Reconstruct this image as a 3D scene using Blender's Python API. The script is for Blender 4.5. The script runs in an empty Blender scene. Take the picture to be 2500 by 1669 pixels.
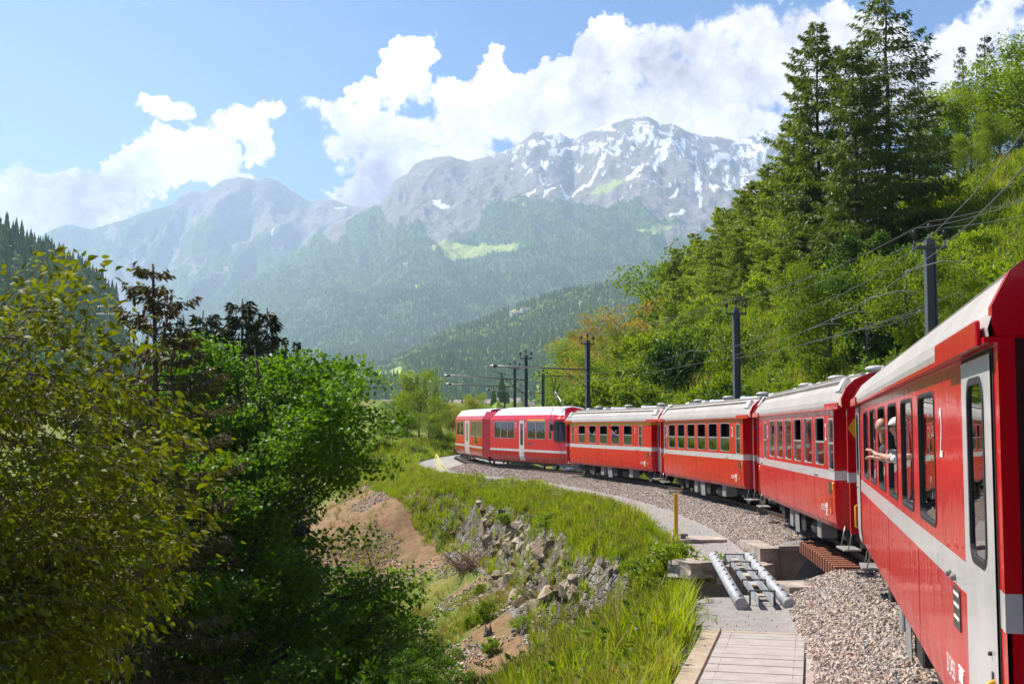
import bpy, bmesh, math, random
import numpy as np
from mathutils import Vector, Matrix, Euler

random.seed(7)
np.random.seed(7)
R = math.radians
SC = bpy.context.scene
COL = SC.collection

# ------------------------------------------------------------------ camera
FOCAL = 2950.0            # focal length in pixels of a 2500 px wide picture
PITCH = math.atan(218 / FOCAL)
EYE = 2.6                 # eye height above the rail head, z = 0 is the rail head
cam_data = bpy.data.cameras.new("camera")
cam_data.sensor_width = 36.0
cam_data.lens = 36.0 * FOCAL / 2500.0
cam_data.clip_start = 0.1
cam_data.clip_end = 60000.0
camera = bpy.data.objects.new("camera", cam_data)
COL.objects.link(camera)
camera.location = (0, 0, EYE)
camera.rotation_euler = (R(90) + PITCH, 0, 0)
SC.camera = camera

# ------------------------------------------------------------------ light
SUN_AZ, SUN_EL = -52.0, 53.0          # azimuth from +Y (view direction), negative = to the left
sun_dir = Vector((math.sin(R(SUN_AZ)) * math.cos(R(SUN_EL)), math.cos(R(SUN_AZ)) * math.cos(R(SUN_EL)), math.sin(R(SUN_EL))))
sun_data = bpy.data.lights.new("sun", 'SUN')
sun_data.energy = 5.0
sun_data.angle = R(0.5)
sun_data.color = (1.0, 0.94, 0.84)
sun = bpy.data.objects.new("sun", sun_data)
COL.objects.link(sun)
sun.rotation_euler = sun_dir.to_track_quat('Z', 'Y').to_euler()
sun.location = (-60, 20, 90)

SC.view_settings.view_transform = 'Standard'
SC.view_settings.look = 'None'
SC.view_settings.exposure = 0.93
SC.view_settings.gamma = 1.0
SC.view_settings.use_curve_mapping = False
SC.render.engine = 'CYCLES'
SC.cycles.max_bounces = 7
SC.cycles.transparent_max_bounces = 8
SC.cycles.diffuse_bounces = 3
SC.cycles.glossy_bounces = 3
SC.cycles.transmission_bounces = 4
SC.cycles.volume_bounces = 1
SC.cycles.sample_clamp_indirect = 6.0
SC.cycles.use_denoising = True

class NT:
    """small helper to write node trees"""
    def __init__(self, tree):
        self.t = tree
        self.n = tree.nodes
        self.l = tree.links
    def new(self, typ, **kw):
        nd = self.n.new(typ)
        for k, v in kw.items():
            setattr(nd, k, v)
        return nd
    def set(self, sock, v):
        if isinstance(v, bpy.types.NodeSocket):
            self.l.new(v, sock)
        elif v is not None:
            if hasattr(sock.default_value, '__len__') and not isinstance(v, (tuple, list, Vector)):
                v = (v,) * len(sock.default_value)
            if hasattr(sock.default_value, '__len__') and len(sock.default_value) == 4 and len(v) == 3:
                v = tuple(v) + (1.0,)
            sock.default_value = v
    def math(self, op, a, b=None, c=None, clamp=False):
        nd = self.new('ShaderNodeMath', operation=op, use_clamp=clamp)
        for i, v in enumerate((a, b, c)):
            if v is not None:
                self.set(nd.inputs[i], v)
        return nd.outputs[0]
    def vmath(self, op, a, b=None, scale=None):
        nd = self.new('ShaderNodeVectorMath', operation=op)
        self.set(nd.inputs[0], a)
        if b is not None:
            self.set(nd.inputs[1], b)
        if scale is not None:
            self.set(nd.inputs[3], scale)
        return nd.outputs['Value'] if op in ('LENGTH', 'DOT_PRODUCT', 'DISTANCE') else nd.outputs['Vector']
    def noise(self, vec, scale, detail=4.0, rough=0.55, dist=0.0, dim='3D', out=0):
        nd = self.new('ShaderNodeTexNoise', noise_dimensions=dim)
        if vec is not None:
            self.set(nd.inputs['Vector'], vec)
        nd.inputs['Scale'].default_value = scale
        nd.inputs['Detail'].default_value = detail
        nd.inputs['Roughness'].default_value = rough
        nd.inputs['Distortion'].default_value = dist
        return nd.outputs[out]
    def voronoi(self, vec, scale, feature='F1', out='Distance', rnd=1.0):
        nd = self.new('ShaderNodeTexVoronoi', feature=feature)
        if vec is not None:
            self.set(nd.inputs['Vector'], vec)
        nd.inputs['Scale'].default_value = scale
        nd.inputs['Randomness'].default_value = rnd
        return nd.outputs[out]
    def ramp(self, fac, stops, interp='LINEAR'):
        nd = self.new('ShaderNodeValToRGB')
        nd.color_ramp.interpolation = interp
        el = nd.color_ramp.elements
        while len(el) < len(stops):
            el.new(0.5)
        for e, (p, c) in zip(el, stops):
            e.position = p
            e.color = (c, c, c, 1) if not hasattr(c, '__len__') else tuple(c) + (1,) if len(c) == 3 else c
        self.set(nd.inputs[0], fac)
        return nd.outputs[0]
    def maprange(self, v, a, b, c=0.0, d=1.0, interp='LINEAR'):
        nd = self.new('ShaderNodeMapRange', interpolation_type=interp)
        for i, x in enumerate((v, a, b, c, d)):
            self.set(nd.inputs[i], x)
        return nd.outputs[0]
    def mix(self, fac, a, b, mode='MIX'):
        nd = self.new('ShaderNodeMix', data_type='RGBA', blend_type=mode)
        self.set(nd.inputs[0], fac)
        self.set(nd.inputs[6], a)
        self.set(nd.inputs[7], b)
        return nd.outputs[2]
    def mapping(self, vec, scale=(1, 1, 1), rot=(0, 0, 0), loc=(0, 0, 0)):
        nd = self.new('ShaderNodeMapping')
        self.set(nd.inputs[0], vec)
        nd.inputs['Scale'].default_value = scale
        nd.inputs['Rotation'].default_value = rot
        nd.inputs['Location'].default_value = loc
        return nd.outputs[0]
    def bump(self, height, strength=0.3, dist=0.05):
        nd = self.new('ShaderNodeBump')
        nd.inputs['Strength'].default_value = strength
        nd.inputs['Distance'].default_value = dist
        self.set(nd.inputs['Height'], height)
        return nd.outputs[0]

# --- picture helper used only to measure: direction of a point of the photograph (2349 px wide copy)
CP, SP = math.cos(PITCH), math.sin(PITCH)
KD = 2500.0 / 2349.0
def ray(xd, yd, Y):
    sx, sy = xd * KD - 1250.0, 834.5 - yd * KD
    dy = FOCAL * CP - sy * SP
    dz = FOCAL * SP + sy * CP
    return Vector((sx / dy * Y, Y, EYE + dz / dy * Y))

# ------------------------------------------------------------------ world: daylight sky with cumulus
world = bpy.data.worlds.new("World")
SC.world = world
world.use_nodes = True
w = NT(world.node_tree)
w.n.clear()
wout = w.new('ShaderNodeOutputWorld')
bg = w.new('ShaderNodeBackground')
w.l.new(bg.outputs[0], wout.inputs[0])
sky = w.new('ShaderNodeTexSky', sky_type='NISHITA')
sky.sun_disc = False
sky.sun_elevation = R(SUN_EL)
sky.sun_rotation = R(SUN_AZ)
sky.altitude = 1200
sky.air_density = 1.0
sky.dust_density = 0.6
sky.ozone_density = 3.5
SKY_STRENGTH = 0.05
geo_dir = w.new('ShaderNodeTexCoord').outputs['Generated']
sep = w.new('ShaderNodeSeparateXYZ')
w.l.new(geo_dir, sep.inputs[0])
az = w.math('ARCTAN2', sep.outputs[0], sep.outputs[1])
elv = w.math('ARCSINE', sep.outputs[2])
comb = w.new('ShaderNodeCombineXYZ')
w.l.new(az, comb.inputs[0]); w.l.new(elv, comb.inputs[1])
ae = comb.outputs[0]
n1 = w.noise(geo_dir, 11.0, 3.0, 0.5, out=1)
n2 = w.noise(geo_dir, 42.0, 6.0, 0.62, out=1)
off1 = w.vmath('SCALE', w.vmath('SUBTRACT', n1, (0.5, 0.5, 0.5)), scale=0.075)
off2 = w.vmath('SCALE', w.vmath('SUBTRACT', n2, (0.5, 0.5, 0.5)), scale=0.045)
aed = w.vmath('ADD', w.vmath('ADD', ae, off1), off2)
aed = w.vmath('MULTIPLY', aed, (1, 1, 0))
CLOUDS = [  # centre x, y, half width, half height measured on the photograph
    (952, 128, 62, 40), (925, 195, 88, 62), (850, 200, 62, 42), (835, 280, 118, 70), (905, 320, 120, 70), (780, 330, 70, 52),
    (850, 395, 85, 45), (815, 440, 70, 30),
    (1010, 232, 30, 20), (1060, 225, 52, 48), (1140, 165, 50, 48), (1190, 240, 150, 85), (1060, 300, 95, 75), (1300, 185, 110, 80),
    (1400, 130, 95, 80), (1480, 130, 90, 60), (1610, 120, 120, 75), (1735, 55, 95, 80), (1700, 190, 220, 120), (1350, 260, 240, 80),
    (1850, 110, 110, 100), (1950, 80, 110, 70), (2010, 200, 200, 150), (2250, 120, 140, 110), (2310, 60, 70, 80), (2450, 200, 180, 180),
    (1650, 290, 300, 60), (980, 380, 120, 60), (1495, 165, 130, 100), (1560, 220, 160, 80),
    (372, 266, 60, 26), (605, 255, 42, 36), (540, 292, 76, 48), (450, 350, 118, 52), (600, 330, 62, 36), (330, 395, 105, 48),
    (200, 440, 190, 55), (480, 400, 140, 42), (70, 400, 130, 34), (0, 480, 220, 80), (150, 510, 140, 60), (-200, 470, 200, 110),
]
acc = None
for cx, cy, rx, ry in CLOUDS:
    p = ray(cx, cy, 1.0) - Vector((0, 0, EYE))
    p.normalize()
    a0, e0 = math.atan2(p.x, p.y), math.asin(p.z)
    sxr, syr = rx * KD / FOCAL * 1.02, ry * KD / FOCAL
    v = w.vmath('MULTIPLY', w.vmath('SUBTRACT', aed, (a0, e0, 0)), (1 / sxr, 1 / syr, 0))
    ln = w.vmath('LENGTH', v)
    if acc is None:
        acc = ln
    else:
        acc = w.math('SMOOTH_MIN', acc, ln, 0.25)
# the same kind of cumulus goes on round the rest of the horizon, outside the picture
gen = w.noise(geo_dir, 3.2, 9.0, 0.58)
gen_fade = w.math('ADD', w.maprange(w.math('ABSOLUTE', az), 0.55, 0.85, 0.0, 1.0), 0.0)
gen_el = w.maprange(w.math('ABSOLUTE', w.math('SUBTRACT', elv, 0.16)), 0.05, 0.5, 0.0, 0.14)
gen_d = w.math('SUBTRACT', w.math('SUBTRACT', gen, 0.5), gen_el)
gen_cov = w.math('MULTIPLY', w.maprange(gen_d, 0.02, 0.09), gen_fade)
pd = w.vmath('ADD', geo_dir, w.vmath('SCALE', n2, scale=0.02))
p1 = w.voronoi(pd, 26.0, 'SMOOTH_F1'); p2 = w.voronoi(pd, 62.0, 'SMOOTH_F1'); p3 = w.voronoi(pd, 150.0, 'F1')
puff = w.math('ADD', w.math('ADD', w.math('MULTIPLY', w.math('SUBTRACT', p1, 0.42), 0.55), w.math('MULTIPLY', w.math('SUBTRACT', p2, 0.42), 0.42)), w.math('MULTIPLY', w.math('SUBTRACT', p3, 0.45), 0.20))
edge = w.math('ADD', w.math('ADD', acc, puff), w.math('MULTIPLY', w.math('SUBTRACT', w.noise(geo_dir, 60.0, 8.0, 0.7), 0.5), 0.8))
wisp = w.maprange(w.noise(geo_dir, 7.0, 4.0, 0.6), 0.40, 0.62, 0.08, 0.45)
mask = w.maprange(edge, 0.97, w.math('SUBTRACT', 0.93, wisp), 0.0, 1.0, 'SMOOTHSTEP')
cover = w.math('MAXIMUM', mask, gen_cov)
# cloud shading: sunlit tops, lavender undersides and hollows
sh1 = w.noise(geo_dir, 9.0, 6.0, 0.55, 0.3)
lit = w.noise(w.vmath('ADD', geo_dir, (-0.025, 0.0, 0.03)), 9.0, 6.0, 0.55, 0.3)
relief = w.math('MULTIPLY', w.math('SUBTRACT', sh1, lit), 2.6)
low = w.maprange(elv, 0.24, 0.12, -0.1, 0.25)
depth_in = w.maprange(acc, 0.95, 0.3, 0.0, 0.30)
grey = w.math('ADD', w.math('ADD', w.math('MULTIPLY', w.math('SUBTRACT', sh1, 0.50), 3.4), low), w.math('SUBTRACT', depth_in, relief))
grey = w.math('ADD', grey, w.math('MULTIPLY', puff, 1.3), clamp=True)
ccol = w.mix(grey, (0.70, 0.665, 0.645), (0.20, 0.165, 0.215))
# sky proper, a little more saturated towards the zenith like the photograph
skyc = w.mix(1.0, sky.outputs[0], (0.04, 0.66, 1.22), 'MULTIPLY')
skys = w.vmath('SCALE', skyc, scale=SKY_STRENGTH)
veil = w.maprange(az, -0.45, 0.1, 0.30, 0.0, 'SMOOTHSTEP')          # thin high haze on the sun's side
veil_el = w.maprange(elv, 0.10, 0.42, 1.0, 0.25)
skyv = w.mix(w.math('MULTIPLY', veil, veil_el), skys, (0.62, 0.72, 0.86))
final = w.mix(cover, skyv, ccol)
w.l.new(final, bg.inputs[0])
bg.inputs[1].default_value = 1.0
world.cycles.sampling_method = 'MANUAL'
world.cycles.sample_map_resolution = 512

# ------------------------------------------------------------------ object helpers
def tag(o, label=None, cat=None, group=None, kind=None):
    if label: o['label'] = label
    if cat: o['category'] = cat
    if group: o['group'] = group
    if kind: o['kind'] = kind
    return o

def empty(name, loc=(0, 0, 0), rz=0.0):
    o = bpy.data.objects.new(name, None)
    COL.objects.link(o)
    o.location = loc
    o.rotation_euler = (0, 0, rz)
    o.empty_display_size = 0.2
    return o

def link(name, mesh, parent=None, loc=None, rot=None, scale=None):
    o = bpy.data.objects.new(name, mesh)
    COL.objects.link(o)
    if parent is not None:
        o.parent = parent
    if loc is not None: o.location = loc
    if rot is not None: o.rotation_euler = rot
    if scale is not None: o.scale = scale if hasattr(scale, '__len__') else (scale,) * 3
    return o

def copy_tree(o, parent=None):
    c = o.copy()
    COL.objects.link(c)
    if parent is not None:
        c.parent = parent
    for ch in o.children:
        copy_tree(ch, c)
    return c

class MB:
    """collects boxes, tubes and polygons into one mesh"""
    def __init__(self):
        self.v, self.f, self.m, self.s = [], [], [], []
        self.mats = []
        self.cur = 0
    def mat(self, m):
        if m not in self.mats:
            self.mats.append(m)
        self.cur = self.mats.index(m)
        return self
    def face(self, idx, smooth=False):
        self.f.append(idx); self.m.append(self.cur); self.s.append(smooth)
    def poly(self, pts, smooth=False):
        b = len(self.v)
        self.v += [tuple(p) for p in pts]
        self.face(list(range(b, b + len(pts))), smooth)
    def box(self, x0, x1, y0, y1, z0, z1, M=None):
        b = len(self.v)
        c = [(x0, y0, z0), (x1, y0, z0), (x1, y1, z0), (x0, y1, z0), (x0, y0, z1), (x1, y0, z1), (x1, y1, z1), (x0, y1, z1)]
        if M is not None:
            c = [tuple(M @ Vector(p)) for p in c]
        self.v += c
        for q in ((0, 3, 2, 1), (4, 5, 6, 7), (0, 1, 5, 4), (1, 2, 6, 5), (2, 3, 7, 6), (3, 0, 4, 7)):
            self.face([b + i for i in q])
    def cbox(self, x0, x1, y0, y1, z0, z1, c=0.02, M=None):
        """box with chamfered vertical and top edges"""
        b = len(self.v)
        ring = lambda z, k: [(x0 + k + c, y0 + k, z), (x1 - k - c, y0 + k, z), (x1 - k, y0 + k + c, z), (x1 - k, y1 - k - c, z), (x1 - k - c, y1 - k, z), (x0 + k + c, y1 - k, z), (x0 + k, y1 - k - c, z), (x0 + k, y0 + k + c, z)]
        pts = ring(z0, 0) + ring(z1 - c, 0) + ring(z1, c * 0.7)
        if M is not None:
            pts = [tuple(M @ Vector(p)) for p in pts]
        self.v += pts
        for r in range(2):
            for i in range(8):
                j = (i + 1) % 8
                self.face([b + r * 8 + i, b + r * 8 + j, b + (r + 1) * 8 + j, b + (r + 1) * 8 + i])
        self.face([b + 16 + i for i in range(8)])
        self.face([b + 7 - i for i in range(8)])
    def tube(self, pts, rad, n=8, caps=True, smooth=True):
        pts = [Vector(p) for p in pts]
        if not hasattr(rad, '__len__'):
            rad = [rad] * len(pts)
        b = len(self.v)
        up = None
        for i, p in enumerate(pts):
            t = (pts[min(i + 1, len(pts) - 1)] - pts[max(i - 1, 0)])
            if t.length < 1e-9: t = Vector((0, 0, 1))
            t.normalize()
            if up is None:
                up = Vector((0, 0, 1)) if abs(t.z) < 0.9 else Vector((1, 0, 0))
            a = t.cross(up)
            if a.length < 1e-6: a = t.cross(Vector((0, 1, 0)))
            a.normalize()
            c = a.cross(t)
            up = c
            for k in range(n):
                th = 2 * math.pi * k / n
                self.v.append(tuple(p + (a * math.cos(th) + c * math.sin(th)) * rad[i]))
        for i in range(len(pts) - 1):
            for k in range(n):
                k2 = (k + 1) % n
                self.face([b + i * n + k, b + i * n + k2, b + (i + 1) * n + k2, b + (i + 1) * n + k], smooth)
        if caps:
            self.face([b + n - 1 - k for k in range(n)])
            e = b + (len(pts) - 1) * n
            self.face([e + k for k in range(n)])
    def cyl(self, p0, p1, r0, r1=None, n=12, smooth=True):
        self.tube([p0, p1], [r0, r0 if r1 is None else r1], n, True, smooth)
    def lathe(self, prof, n=14, M=None, smooth=True):
        """profile of (radius, z), turned about z"""
        b = len(self.v)
        for r, z in prof:
            for k in range(n):
                th = 2 * math.pi * k / n
                p = Vector((r * math.cos(th), r * math.sin(th), z))
                if M is not None: p = M @ p
                self.v.append(tuple(p))
        for i in range(len(prof) - 1):
            for k in range(n):
                k2 = (k + 1) % n
                self.face([b + i * n + k, b + i * n + k2, b + (i + 1) * n + k2, b + (i + 1) * n + k], smooth)
        self.face([b + n - 1 - k for k in range(n)])
        e = b + (len(prof) - 1) * n
        self.face([e + k for k in range(n)])
    def loft(self, rings, closed=True, smooth=False, caps=False):
        b = len(self.v)
        n = len(rings[0])
        for r in rings:
            self.v += [tuple(p) for p in r]
        for i in range(len(rings) - 1):
            for k in range(n if closed else n - 1):
                k2 = (k + 1) % n
                self.face([b + i * n + k, b + i * n + k2, b + (i + 1) * n + k2, b + (i + 1) * n + k], smooth)
        if caps:
            self.face([b + n - 1 - k for k in range(n)])
            e = b + (len(rings) - 1) * n
            self.face([e + k for k in range(n)])
    def mesh(self, name):
        me = bpy.data.meshes.new(name)
        me.from_pydata(self.v, [], self.f)
        for m in self.mats:
            me.materials.append(m)
        if len(self.mats) > 1:
            me.polygons.foreach_set('material_index', self.m)
        me.polygons.foreach_set('use_smooth', self.s)
        me.update()
        return me
    def build(self, name, parent=None, **kw):
        return link(name, self.mesh(name), parent, **kw)

def np_mesh(name, V, F, mat, smooth=False, attrs=None):
    """V (n,3), F (m,3 or 4) arrays -> mesh, quickly"""
    V = np.ascontiguousarray(V, dtype=np.float32)
    F = np.ascontiguousarray(F, dtype=np.int32)
    me = bpy.data.meshes.new(name)
    k = F.shape[1]
    me.vertices.add(len(V)); me.vertices.foreach_set('co', V.ravel())
    me.loops.add(F.size); me.loops.foreach_set('vertex_index', F.ravel())
    me.polygons.add(len(F))
    me.polygons.foreach_set('loop_start', np.arange(0, F.size, k, dtype=np.int32))
    me.polygons.foreach_set('loop_total', np.full(len(F), k, dtype=np.int32))
    me.polygons.foreach_set('use_smooth', np.full(len(F), bool(smooth)))
    me.update(calc_edges=True)
    for m in (mat if isinstance(mat, (list, tuple)) else [mat]):
        me.materials.append(m)
    if attrs:
        for an, arr in attrs.items():
            arr = np.ascontiguousarray(arr, dtype=np.float32)
            if arr.ndim == 2:
                a = me.attributes.new(an, 'FLOAT_COLOR', 'POINT')
                if arr.shape[1] == 3:
                    arr = np.concatenate([arr, np.ones((len(arr), 1), np.float32)], 1)
                a.data.foreach_set('color', arr.ravel())
            else:
                a = me.attributes.new(an, 'FLOAT', 'POINT')
                a.data.foreach_set('value', arr)
    return me

# --- numpy gradient noise
_rng = np.random.RandomState(3)
_perm = np.tile(_rng.permutation(256), 3)
_grad = _rng.uniform(-1, 1, 256)
def vnoise(x, y, seed=0):
    x = np.asarray(x, float) + seed * 17.31; y = np.asarray(y, float) + seed * 9.77
    xi, yi = np.floor(x).astype(int), np.floor(y).astype(int)
    xf, yf = x - xi, y - yi
    u, v = xf * xf * xf * (xf * (xf * 6 - 15) + 10), yf * yf * yf * (yf * (yf * 6 - 15) + 10)
    h = lambda i, j: _grad[_perm[(_perm[i & 255] + j) & 255]]
    a, b, c, d = h(xi, yi), h(xi + 1, yi), h(xi, yi + 1), h(xi + 1, yi + 1)
    return (a * (1 - u) + b * u) * (1 - v) + (c * (1 - u) + d * u) * v
def fbm(x, y, octv=5, lac=2.07, gain=0.5, seed=0, ridged=False):
    s, amp, tot = 0.0, 1.0, 0.0
    x = np.asarray(x, float); y = np.asarray(y, float)
    for o in range(octv):
        n = vnoise(x, y, seed + o * 3)
        if ridged: n = 1 - 2 * np.abs(n)
        s = s + n * amp; tot += amp
        amp *= gain
        x, y = x * lac * 0.8 + y * lac * 0.6, -x * lac * 0.6 + y * lac * 0.8
    return s / tot
def sstep(a, b, x):
    t = np.clip((x - a) / (b - a), 0, 1)
    return t * t * (3 - 2 * t)

# ------------------------------------------------------------------ materials
def new_mat(name):
    m = bpy.data.materials.new(name)
    m.use_nodes = True
    t = NT(m.node_tree)
    t.n.clear()
    t.out = t.new('ShaderNodeOutputMaterial')
    return m, t
def principled(t, base, rough=0.6, metal=0.0, spec=0.5, normal=None, coat=0.0, coat_rough=0.03, ior=1.5):
    p = t.new('ShaderNodeBsdfPrincipled')
    t.set(p.inputs['Base Color'], base)
    t.set(p.inputs['Roughness'], rough)
    t.set(p.inputs['Metallic'], metal)
    t.set(p.inputs['Specular IOR Level'], spec)
    t.set(p.inputs['Coat Weight'], coat)
    t.set(p.inputs['Coat Roughness'], coat_rough)
    p.inputs['IOR'].default_value = ior
    if normal is not None:
        t.set(p.inputs['Normal'], normal)
    return p
def simple(name, base, rough=0.6, metal=0.0, var=0.12, scale=6.0, bump=0.0, bscale=40.0, spec=0.5, coat=0.0, obj=True):
    m, t = new_mat(name)
    co = t.new('ShaderNodeTexCoord').outputs['Object' if obj else 'Generated']
    n = t.noise(co, scale, 5.0, 0.6)
    f = t.maprange(n, 0.3, 0.7, 1 - var, 1 + var)
    c = t.mix(1.0, tuple(base), f, 'MULTIPLY')
    nb = t.bump(t.noise(co, bscale, 4.0, 0.6), bump, 0.02) if bump else None
    r = t.maprange(n, 0.3, 0.7, max(rough - 0.06, 0.02), min(rough + 0.08, 1))
    p = principled(t, c, r, metal, spec, nb, coat)
    t.l.new(p.outputs[0], t.out.inputs[0])
    return m

def paint(name, base, rough=0.25, wave=0.008, dirt=0.35, coat=0.3):
    """glossy vehicle paint: slightly wavy sheet metal, dust towards the skirt"""
    m, t = new_mat(name)
    tc = t.new('ShaderNodeTexCoord')
    co = tc.outputs['Object']
    sp = t.new('ShaderNodeSeparateXYZ'); t.l.new(co, sp.inputs[0])
    streak = t.noise(t.mapping(co, (1.2, 1.2, 0.18)), 2.6, 4.0, 0.6)
    dust = t.math('MULTIPLY', t.maprange(sp.outputs[2], 1.5, 0.55, 0.05, 1.0), t.maprange(streak, 0.35, 0.75), clamp=True)
    fine = t.noise(co, 1.6, 4.0, 0.6)
    c = t.mix(1.0, tuple(base), t.maprange(fine, 0.3, 0.7, 0.90, 1.08), 'MULTIPLY')
    c = t.mix(t.math('MULTIPLY', dust, dirt), c, (0.20, 0.08, 0.06))
    wv = t.noise(t.mapping(co, (1.6, 1.6, 0.55)), 2.4, 2.0, 0.5)
    nb = t.bump(wv, 1.0, wave)
    r = t.math('ADD', t.math('MULTIPLY', dust, 0.35), rough)
    p = principled(t, c, r, 0.0, 0.22, nb, coat, 0.04)
    if coat:
        t.l.new(nb, p.inputs['Coat Normal'])
    t.l.new(p.outputs[0], t.out.inputs[0])
    return m

def glass(name, tint=(0.03, 0.035, 0.035), alpha=0.10, wave=0.003):
    m, t = new_mat(name)
    co = t.new('ShaderNodeTexCoord').outputs['Object']
    nb = t.bump(t.noise(co, 1.7, 1.0, 0.4), 1.0, wave)
    g = t.new('ShaderNodeBsdfGlossy'); g.inputs['Roughness'].default_value = 0.015
    t.l.new(nb, g.inputs['Normal'])
    tr = t.new('ShaderNodeBsdfTransparent'); t.set(tr.inputs[0], (alpha, alpha, alpha * 0.97, 1))
    fr = t.new('ShaderNodeFresnel'); fr.inputs['IOR'].default_value = 1.55
    k = t.math('ADD', t.math('MULTIPLY', fr.outputs[0], 1.25), 0.035, clamp=True)
    mx = t.new('ShaderNodeMixShader')
    t.l.new(k, mx.inputs[0]); t.l.new(tr.outputs[0], mx.inputs[1]); t.l.new(g.outputs[0], mx.inputs[2])
    t.l.new(mx.outputs[0], t.out.inputs[0])
    return m

def leaf_mat(name, c0, c1, trans=0.45, rough=0.5, clump=0.6, spec=0.3, var=0.35):
    """two-tone foliage: clumps of lighter and darker leaves, some light passes through"""
    m, t = new_mat(name)
    tc = t.new('ShaderNodeTexCoord')
    oi = t.new('ShaderNodeObjectInfo')
    co = t.vmath('ADD', tc.outputs['Object'], t.vmath('SCALE', oi.outputs['Location'], scale=0.37))
    n = t.noise(co, clump, 3.0, 0.6)
    gi = t.new('ShaderNodeNewGeometry')
    rnd = gi.outputs['Random Per Island']
    f = t.math('ADD', t.maprange(n, 0.3, 0.7, 0.0, 0.65), t.math('MULTIPLY', rnd, 0.35), clamp=True)
    c = t.mix(f, c0, c1)
    b = t.math('ADD', t.math('MULTIPLY', oi.outputs['Random'], var), 1 - var * 0.5)
    c = t.mix(1.0, c, b, 'MULTIPLY')
    p = principled(t, c, rough, 0, spec)
    tl = t.new('ShaderNodeBsdfTranslucent')
    c2 = t.mix(1.0, c, (1.25, 1.25, 0.45), 'MULTIPLY')
    t.l.new(c2, tl.inputs[0])
    mx = t.new('ShaderNodeMixShader'); mx.inputs[0].default_value = trans
    t.l.new(p.outputs[0], mx.inputs[1]); t.l.new(tl.outputs[0], mx.inputs[2])
    t.l.new(mx.outputs[0], t.out.inputs[0])
    return m

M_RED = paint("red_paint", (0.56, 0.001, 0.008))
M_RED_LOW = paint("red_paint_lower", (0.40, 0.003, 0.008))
M_WHITE = paint("white_paint", (0.53, 0.50, 0.49), 0.28, 0.006, 0.25)
M_YELLOW = paint("yellow_paint", (0.80, 0.42, 0.01), 0.3, 0.003, 0.0)
M_ROOF = simple("roof_paint", (0.36, 0.325, 0.29), 0.55, 0.0, 0.14, 1.4, 0.15, 8)
M_ROOF_W = simple("white_roof_paint", (0.62, 0.62, 0.63), 0.4, 0.0, 0.06, 1.0)
M_GREYP = simple("grey_roof_panel", (0.50, 0.48, 0.48), 0.5, 0.0, 0.1)
M_DARK = simple("dark_underframe", (0.022, 0.020, 0.018), 0.75, 0.0, 0.3, 4.0, 0.2)
M_BOX = simple("grey_equipment_box", (0.22, 0.21, 0.20), 0.6, 0.0, 0.25, 3.0)
M_STEEL = simple("bare_steel", (0.35, 0.34, 0.33), 0.38, 0.8, 0.2, 5.0)
M_ALU = simple("aluminium_frame", (0.62, 0.62, 0.62), 0.35, 0.6, 0.06)
M_RUBBER = simple("black_rubber", (0.02, 0.018, 0.018), 0.6, 0.0, 0.1)
M_GLASS = glass("window_glass")
M_INT = simple("coach_interior", (0.10, 0.085, 0.075), 0.8, 0.0, 0.1)
M_CEIL = simple("coach_ceiling", (0.35, 0.34, 0.31), 0.8, 0.0, 0.05)
M_SEAT = simple("seat_cloth", (0.07, 0.085, 0.12), 0.9, 0.0, 0.2, 12)
M_SEAT1 = simple("seat_cloth_brown", (0.12, 0.06, 0.03), 0.9, 0.0, 0.2, 12)
M_SCREEN = simple("dark_display", (0.05, 0.045, 0.04), 0.3)
M_ORANGE = simple("orange_lens", (0.9, 0.30, 0.02), 0.3)
M_BLUE = simple("blue_enamel", (0.02, 0.03, 0.30), 0.4)
M_PRINT = simple("white_lettering", (0.80, 0.76, 0.74), 0.5, 0.0, 0.02)
# ------------------------------------------------------------------ track alignment
_nodes = [(-16, -32), (-9.6, -20), (-3.2, -8.3), (1.5, 0.8), (4.1, 7.2), (5.95, 14.0), (7.35, 21.5), (8.45, 30.5), (8.95, 38), (8.85, 47),
          (8.2, 56), (6.6, 66), (4.4, 74.5), (2.0, 80.5), (-0.7, 87.3), (-2.4, 93.5), (-3.6, 102), (-4.3, 110), (-3.6, 120), (-1.0, 132), (5, 146), (16, 162), (32, 178)]
def _catmull(P, n=24):
    out = []
    P = [np.array(p, float) for p in P]
    for i in range(1, len(P) - 2):
        p0, p1, p2, p3 = P[i - 1], P[i], P[i + 1], P[i + 2]
        for k in range(n):
            t = k / n
            out.append(0.5 * ((2 * p1) + (-p0 + p2) * t + (2 * p0 - 5 * p1 + 4 * p2 - p3) * t * t + (-p0 + 3 * p1 - 3 * p2 + p3) * t ** 3))
    return np.array(out)
TC = _catmull(_nodes)
for _ in range(30):                                   # ease out the kinks
    TC[1:-1] = 0.25 * TC[:-2] + 0.5 * TC[1:-1] + 0.25 * TC[2:]
seg = np.linalg.norm(np.diff(TC, axis=0), axis=1)
TS = np.concatenate([[0], np.cumsum(seg)])
_s = np.arange(0, TS[-1], 0.4)
TC = np.stack([np.interp(_s, TS, TC[:, 0]), np.interp(_s, TS, TC[:, 1])], 1)
TS = _s
TT = np.gradient(TC, axis=0); TT /= np.linalg.norm(TT, axis=1)[:, None]

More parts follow.
